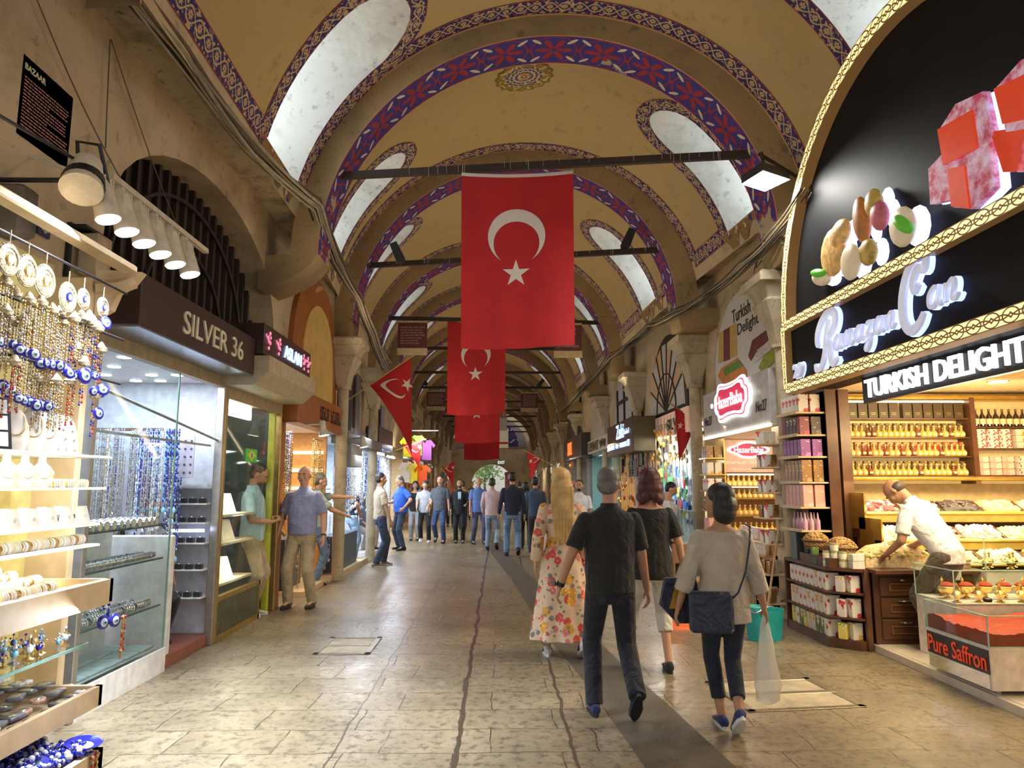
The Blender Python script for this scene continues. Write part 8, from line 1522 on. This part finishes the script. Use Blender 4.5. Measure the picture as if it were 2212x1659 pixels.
def slant(pa, pb, tip, Y, lab, foot=None, ang=.9, em=(.56, .38, .30), X=None):
    """triangular drooping flag on a slanting pole: pa inner end and pb outer end of the cloth on the pole, tip = lowest point (pixels)"""
    A, B, C = (atY(*pa, Y), atY(*pb, Y + .0), atY(*tip, Y)); W_ = (B - A).length; H_ = ((C - (A + B) / 2).length)
    def fn(u, v):
        q = u / W_; k = v / H_; top = A.lerp(B, q); edge = C + Vc(((B.x - A.x) * .0, 0, 0)); lo = lerp(.12, 1, q) if ang > 0 else lerp(1, .12, q); p = top.lerp(C, k * 0) + Vc((0, 0, -1)) * (k * ((top.z - C.z) * (q if ang > 0 else 1 - q) * .98 + .02)) + Vc((0, .06 * sin(q * 7 + k * 2) * k, 0)); p.x += (C.x - (B.x if ang > 0 else A.x)) * k * (.9 if True else 0) * (q if ang > 0 else 1 - q); return p
    lay, t = flag('pole_flag', lab, None, fn, W_, H_); emblem(lay, W_ * em[0], H_ * em[1], W_ * em[2], 2.0 if ang > 0 else -1.6, W_ * em[2] * 1.25); mb = MB(); d = (B - A).normalized()
    f = Vc(foot) - Vc(t.location) if foot else A - d * 1.0 - Vc(t.location); mb.cyl(f, (B if ang > 0 else A) + (d if ang > 0 else -d) * .12 - Vc(t.location), .014, n=8); mb.build('flag_pole', pm('pale wooden pole', (.42, .26, .10), .5), t)
slant((798, 830), (888, 771), (890, 985), 13.6, 'red flag on a slanting wooden pole near the orange fascia', atY(728, 880, 13.2))
slant((870, 960), (912, 950), (905, 1012), 22.0, 'small red flag with crescent and star beside the sports shirts', atY(850, 975, 22)); slant((956, 1012), (982, 992), (978, 1055), 27.0, 'small red flag held out on the silver shop side, farther away', atY(945, 1025, 27))
slant((1457, 878), (1507, 914), (1470, 998), 12.6, 'small red flag on a pole in front of the souvenir stall', atY(1530, 930, 12.9), ang=-1); slant((1138, 975), (1170, 990), (1148, 1038), 24.0, 'small red flag on the sweet shop side, above the crowd', atY(1190, 1003, 24), ang=-1)
# boards hanging from the rods
def board(px0, py0, px1, py1, Y, lab, lines, h_=.055):
    A, B = atY(px0, py0, Y), atY(px1, py1, Y); t = thing('information_board', lab, 'board', ((A.x + B.x) / 2, Y, B.z)); mb = MB(); mb.bbox(A.x, B.x, Y, Y + .04, B.z, A.z, .005); wb(mb, 'maroon_panel', bpy.data.materials['maroon enamel board'], t); mb = MB(); mb.box(A.x - .01, B.x + .01, Y + .005, Y + .035, B.z - .16, B.z); mb.box(A.x - .01, B.x + .01, Y + .005, Y + .035, A.z, A.z + .05); wb(mb, 'cream_strip', bpy.data.materials['aged cream board'], t)
    mb = MB(); mb.box(A.x + .1, A.x + .13, Y + .01, Y + .03, A.z, A.z + .12); mb.box(B.x - .13, B.x - .1, Y + .01, Y + .03, A.z, A.z + .12); wb(mb, 'hanging_straps', m_rod, t); H_ = A.z - B.z
    if lines: wtext('\n'.join(lines), pm('cream print', (.42, .30, .24), .6), ((A.x + B.x) / 2, Y - .002, (A.z + B.z) / 2), (1, 0, 0), (0, 0, 1), H_ * .72, (B.x - A.x) * .84, parent=t, ext=.001, off=.004)
board(860, 697, 922, 752, 16.6, 'maroon information board on the silver shop side of the third tie rod', ['Initially the roofs of the', 'domes were covered', 'with lead sheets. Later', 'clay tiles from Marseille', 'were used and today', 'they are covered', 'with ordinary tiles.'])
board(1197, 702, 1257, 758, 16.6, 'maroon information board half hidden by the largest flag', ['           ere were', '           efore the', '           process.', '           left after', '     the restoration.'])
board(922, 846, 961, 878, 28.8, 'small far maroon board on the silver shop side, beside the second flag', ['The history of the bazaar', 'and its streets'][:0]); board(1125, 850, 1162, 881, 28.8, 'small far maroon board on the sweet shop side, below a black projector', [])
for (a0, b0, a1, b1, Y) in ((924, 850, 959, 874, 28.79), (1128, 853, 1160, 878, 28.79)):
    A, B = atY(a0, b0, Y), atY(a1, b1, Y); mb = MB(); rr = random.Random(Y)
    for k in range(8):
        z = lerp(A.z, B.z, (k + .5) / 8); x = A.x + .04
        while x < B.x - .08: l = rr.uniform(.03, .1); mb.box(x, min(x + l, B.x), Y - .01, Y, z - .012, z + .012); x += l + .03
    par = [o for o in bpy.data.objects if o.name.startswith('information_board') and abs(o.location.x - (A.x + B.x) / 2) < .1 and o.location.y > 20][0]; wb(mb, 'small_print', pm('cream print', 0), par)
t = thing('campaign_banner', 'white hanging banner with red capitals behind the red flags', 'banner', (.2, 38, 3)); A, B = atY(1060, 862, 38), atY(1095, 930, 38); mb = MB(); mb.box(A.x, B.x, 38, 38.02, B.z, A.z); wb(mb, 'banner_cloth', m_white_p, t); wtext('NEZ', pm('red print', (.5, .02, .02), .6), (lerp(A.x, B.x, .72), 37.98, lerp(A.z, B.z, .5)), (1, 0, 0), (0, 0, 1), .30, .52, parent=t)
t = thing('campaign_banner', 'second white hanging banner with a red stripe, lower and farther', 'banner', (.4, 45, 3)); A, B = atY(1070, 925, 45), atY(1098, 968, 45); mb = MB(); mb.box(A.x, B.x, 45, 45.02, B.z, A.z); wb(mb, 'banner_cloth', m_white_p, t); mb = MB(); mb.box(A.x, B.x, 44.98, 45, B.z + .25, B.z + .38); wb(mb, 'red_stripe', pm('red print', 0), t)
# black projectors on the rods
for px, py, px2, py2, Y, lb in ((868, 567, 850, 527, 11.95, 'black box projector on the second tie rod, silver shop side'), (1348, 537, 1365, 497, 11.6, 'black box projector on the second tie rod, sweet shop side'), (922, 833, 911, 815, 28.9, 'small far black projector over the far maroon board, silver shop side'), (1162, 836, 1174, 820, 28.9, 'small far black projector over the far maroon board, sweet shop side')):
    A, B = atY(px, py, Y), atY(px2, py2, Y); mb = MB(); d = (B - A).normalized(); s_ = Vc((0, 1, 0)); w = d.cross(s_); k = (B - A).length; q = k * .22; mb.rings([[A + d * k * f + w * q * g * a_ + s_ * q * b_ for a_, b_ in ((-1, -1), (1, -1), (1, 1), (-1, 1))] for f, g in ((0, .6), (.15, 1), (.6, .9), (1, .8))]); o = wb(mb, 'projector', m_black); tag(o, lb, 'projector')
# lit floodlight on a bracket
t = thing('floodlight', 'glaring square white floodlight on a black bracket in front of the sweet shop sign', 'floodlight', (2.85, 7.4, 4.9)); c = [atZ(*p, 4.72) for p in ((1602, 397), (1648, 368), (1706, 387), (1652, 413))]; up = Vc((0, 0, .09)); L = [[p - Vc(t.location) for p in c], [p + up - Vc(t.location) for p in c]]; mb = MB(); mb.rings(L); mb.build('housing', m_black, t); mb = MB(); mb.raw([p - Vc((0, 0, .004)) - Vc(t.location) for p in c], [(0, 1, 2, 3)]); mb.build('lit_lens', lampm('white flood lens', (1, 1, .97), 30), t)
mb = MB(); a = (c[0] + c[2]) / 2; mb.cyl(a + up - Vc(t.location), a + Vc((-.03, 0, .32)) - Vc(t.location), .02, n=8); mb.cyl(a + Vc((-.05, 0, .30)) - Vc(t.location), Vc((3.62, 7.9, 5.05)) - Vc(t.location), .02, n=8); mb.build('bracket', m_rod, t)
area(a - Vc((0, 0, .03)), (a.x - .6, a.y - .4, 0), .4, 55, (1, .98, .9))
# cables
m_cb = [pm('dusty brown cable', (.14, .10, .06), .8), pm('dark cable', (.03, .025, .02), .7), pm('dusty grey cable', (.32, .27, .19), .85)]
OFF = {1: [(2, .36), (7, .42), (8.6, .80), (10, .55), (12.4, .62), (17, .55), (26, .5)], -1: [(6.9, .45), (8.4, .60), (12, .78), (17, .74), (26, .6)]}
for side, tab, pts, n, lab in ((1, LW, [(2.0, 4.96), (3.6, 4.95), (5.2, 4.93), (6.8, 4.92), (8.2, 4.90), (9.6, 4.70), (11.4, 4.62), (12.6, 4.30), (14, 4.10), (17, 3.95), (20, 3.85), (26, 3.8)], 15, 'dusty cable in the thick bundle along the wall above the silver shops'), (-1, RW, [(6.9, 4.6), (7.6, 4.38), (8.4, 4.28), (9.6, 4.24), (11, 4.30), (12.4, 4.40), (14, 4.42), (16, 4.5), (20, 4.3), (26, 4.2)], 12, 'dusty cable drooping along the wall above the sweet shops')):
    rr = random.Random(side + 5)
    for k in range(n):
        a, b, c_ = rr.uniform(.28, .44), rr.uniform(-.08, .05), rr.uniform(0, 6); P = [Vc((plin(tab, y) + side * (a - .36 + plin(OFF[side], y)) + .02 * sin(j * 1.7 + c_), y, z + b + .03 * sin(j * 2.1 + c_))) for j, (y, z) in enumerate(pts)]; Q = []
        for j in range(len(P) - 1):
            for t_ in (0, .25, .5, .75): Q.append(P[j].lerp(P[j + 1], t_) - Vc((0, 0, .03 * sin(pi * t_))))
        Q.append(P[-1]); mb = MB(); mb.tube(Q, rr.choice((.006, .008, .012, .018)), 6); tag(wb(mb, 'cable', rr.choice(m_cb), smooth=60), lab, 'cable', lab)
for k, (p, q, lb) in enumerate((((80, 0), (260, 385), 'thin brown wire crossing the plaster wall beside the plaque'), ((240, 85), (395, 520), 'thin wire falling from the wall hook to the dark arch'), ((238, 85), (228, 320), 'short knotted cord hanging from the wall hook'))):
    A, B = atX(*p, -2.86), atX(*q, -2.86); mb = MB(); mb.tube([A.lerp(B, t_ / 6) - Vc((0, 0, .05 * sin(pi * t_ / 6))) for t_ in range(7)], .005, 5); tag(wb(mb, 'wall_wire', m_cb[0]), lb, 'wire')
rr = random.Random(31)
for k in range(16):
    a, b = atX(rr.uniform(1640, 1712), rr.uniform(330, 470), 3.35), atX(rr.uniform(1625, 1700), rr.uniform(560, 650), 3.35); m_ = (a + b) / 2 + Vc((rr.uniform(-.1, .05), rr.uniform(-.25, .25), rr.uniform(-.2, .1))); mb = MB(); mb.tube([a.lerp(m_, t_ / 5).lerp(m_.lerp(b, t_ / 5), t_ / 5) for t_ in range(6)], rr.choice((.004, .006, .010)), 5); tag(wb(mb, 'cable', rr.choice(m_cb), smooth=60), 'loose cable in the tangle beside the carved capital under the floodlight', 'cable', 'cable tangle under the floodlight')
# exit: EXIT sign, trees outside, carpets
t = thing('exit_sign', 'pale green EXIT sign over the end archway', 'sign', (.2, 56.3, 3.15)); A = atY(1083, 999, 56.3); mb = MB(); mb.box(A.x - .33, A.x + .33, 56.28, 56.4, A.z - .16, A.z + .16); wb(mb, 'sign_box', pm('pale green sign', (.30, .38, .25), .5), t); wtext('EXIT', lampm('exit white', (.9, 1, .85), 1.2), (A.x, 56.26, A.z), (1, 0, 0), (0, 0, 1), .22, .52, parent=t)
mb = MB(); rr = random.Random(8); tt = thing('street_tree', 'leafy green tree outside the exit archway', 'tree', (-1.3, 66, 0)); mb.cyl((0, 0, 0), (0, 0, 2.2), .14, .09, n=8); mb.build('trunk', m_dwood, tt); mb = MB()
for k in range(420): a, b, c_ = rr.gauss(0, .75), rr.gauss(0, .7), rr.gauss(2.9, .7); mb.box(-.11, .11, -.005, .005, -.08, .08, M=T(a, b, c_, rr.uniform(0, 6), rr.uniform(-1, 1)))
stuff(mb.build('leaves', pm('sunlit leaves', (.18, .30, .10), .7), tt))
mb = MB(); mb.box(-8, 8, 74, 74.4, 0, 5); tag(wb(mb, 'street_wall', pm('sunlit pale wall', (.75, .72, .68), .9)), 'pale building wall across the street outside the exit', 'wall')
mb = MB(); mb.box(.45, 1.0, 56.0, 56.1, .9, 2.5); tag(wb(mb, 'hanging_carpet', boxm(20, (.3, .05, .05), (.6, .45, .4), 12)), 'red patterned carpet hanging beside the exit archway', 'carpet')
l = bpy.data.lights.new('sun', 'SUN'); l.energy = 4; l.angle = .01; o = bpy.data.objects.new('sun', l); LIGHTS.objects.link(o); o.rotation_euler = (R_(50), 0, R_(170))
# bounce light of the many shop lamps along the street
area((.4, .5, 6.0), (.4, 6, 1.5), 2.5, 26, NEUT)
for y, p in ((7.5, 20), (11.5, 22), (16, 22), (22, 22), (30, 22), (42, 24)): area((-2.0, y, 3.0), (2.6, y + 1, 5.4), .6, p, WARM2, 2); area((2.3, y, 3.0), (-1.6, y + 1, 5.6), .6, p, (1, .80, .52), 2)
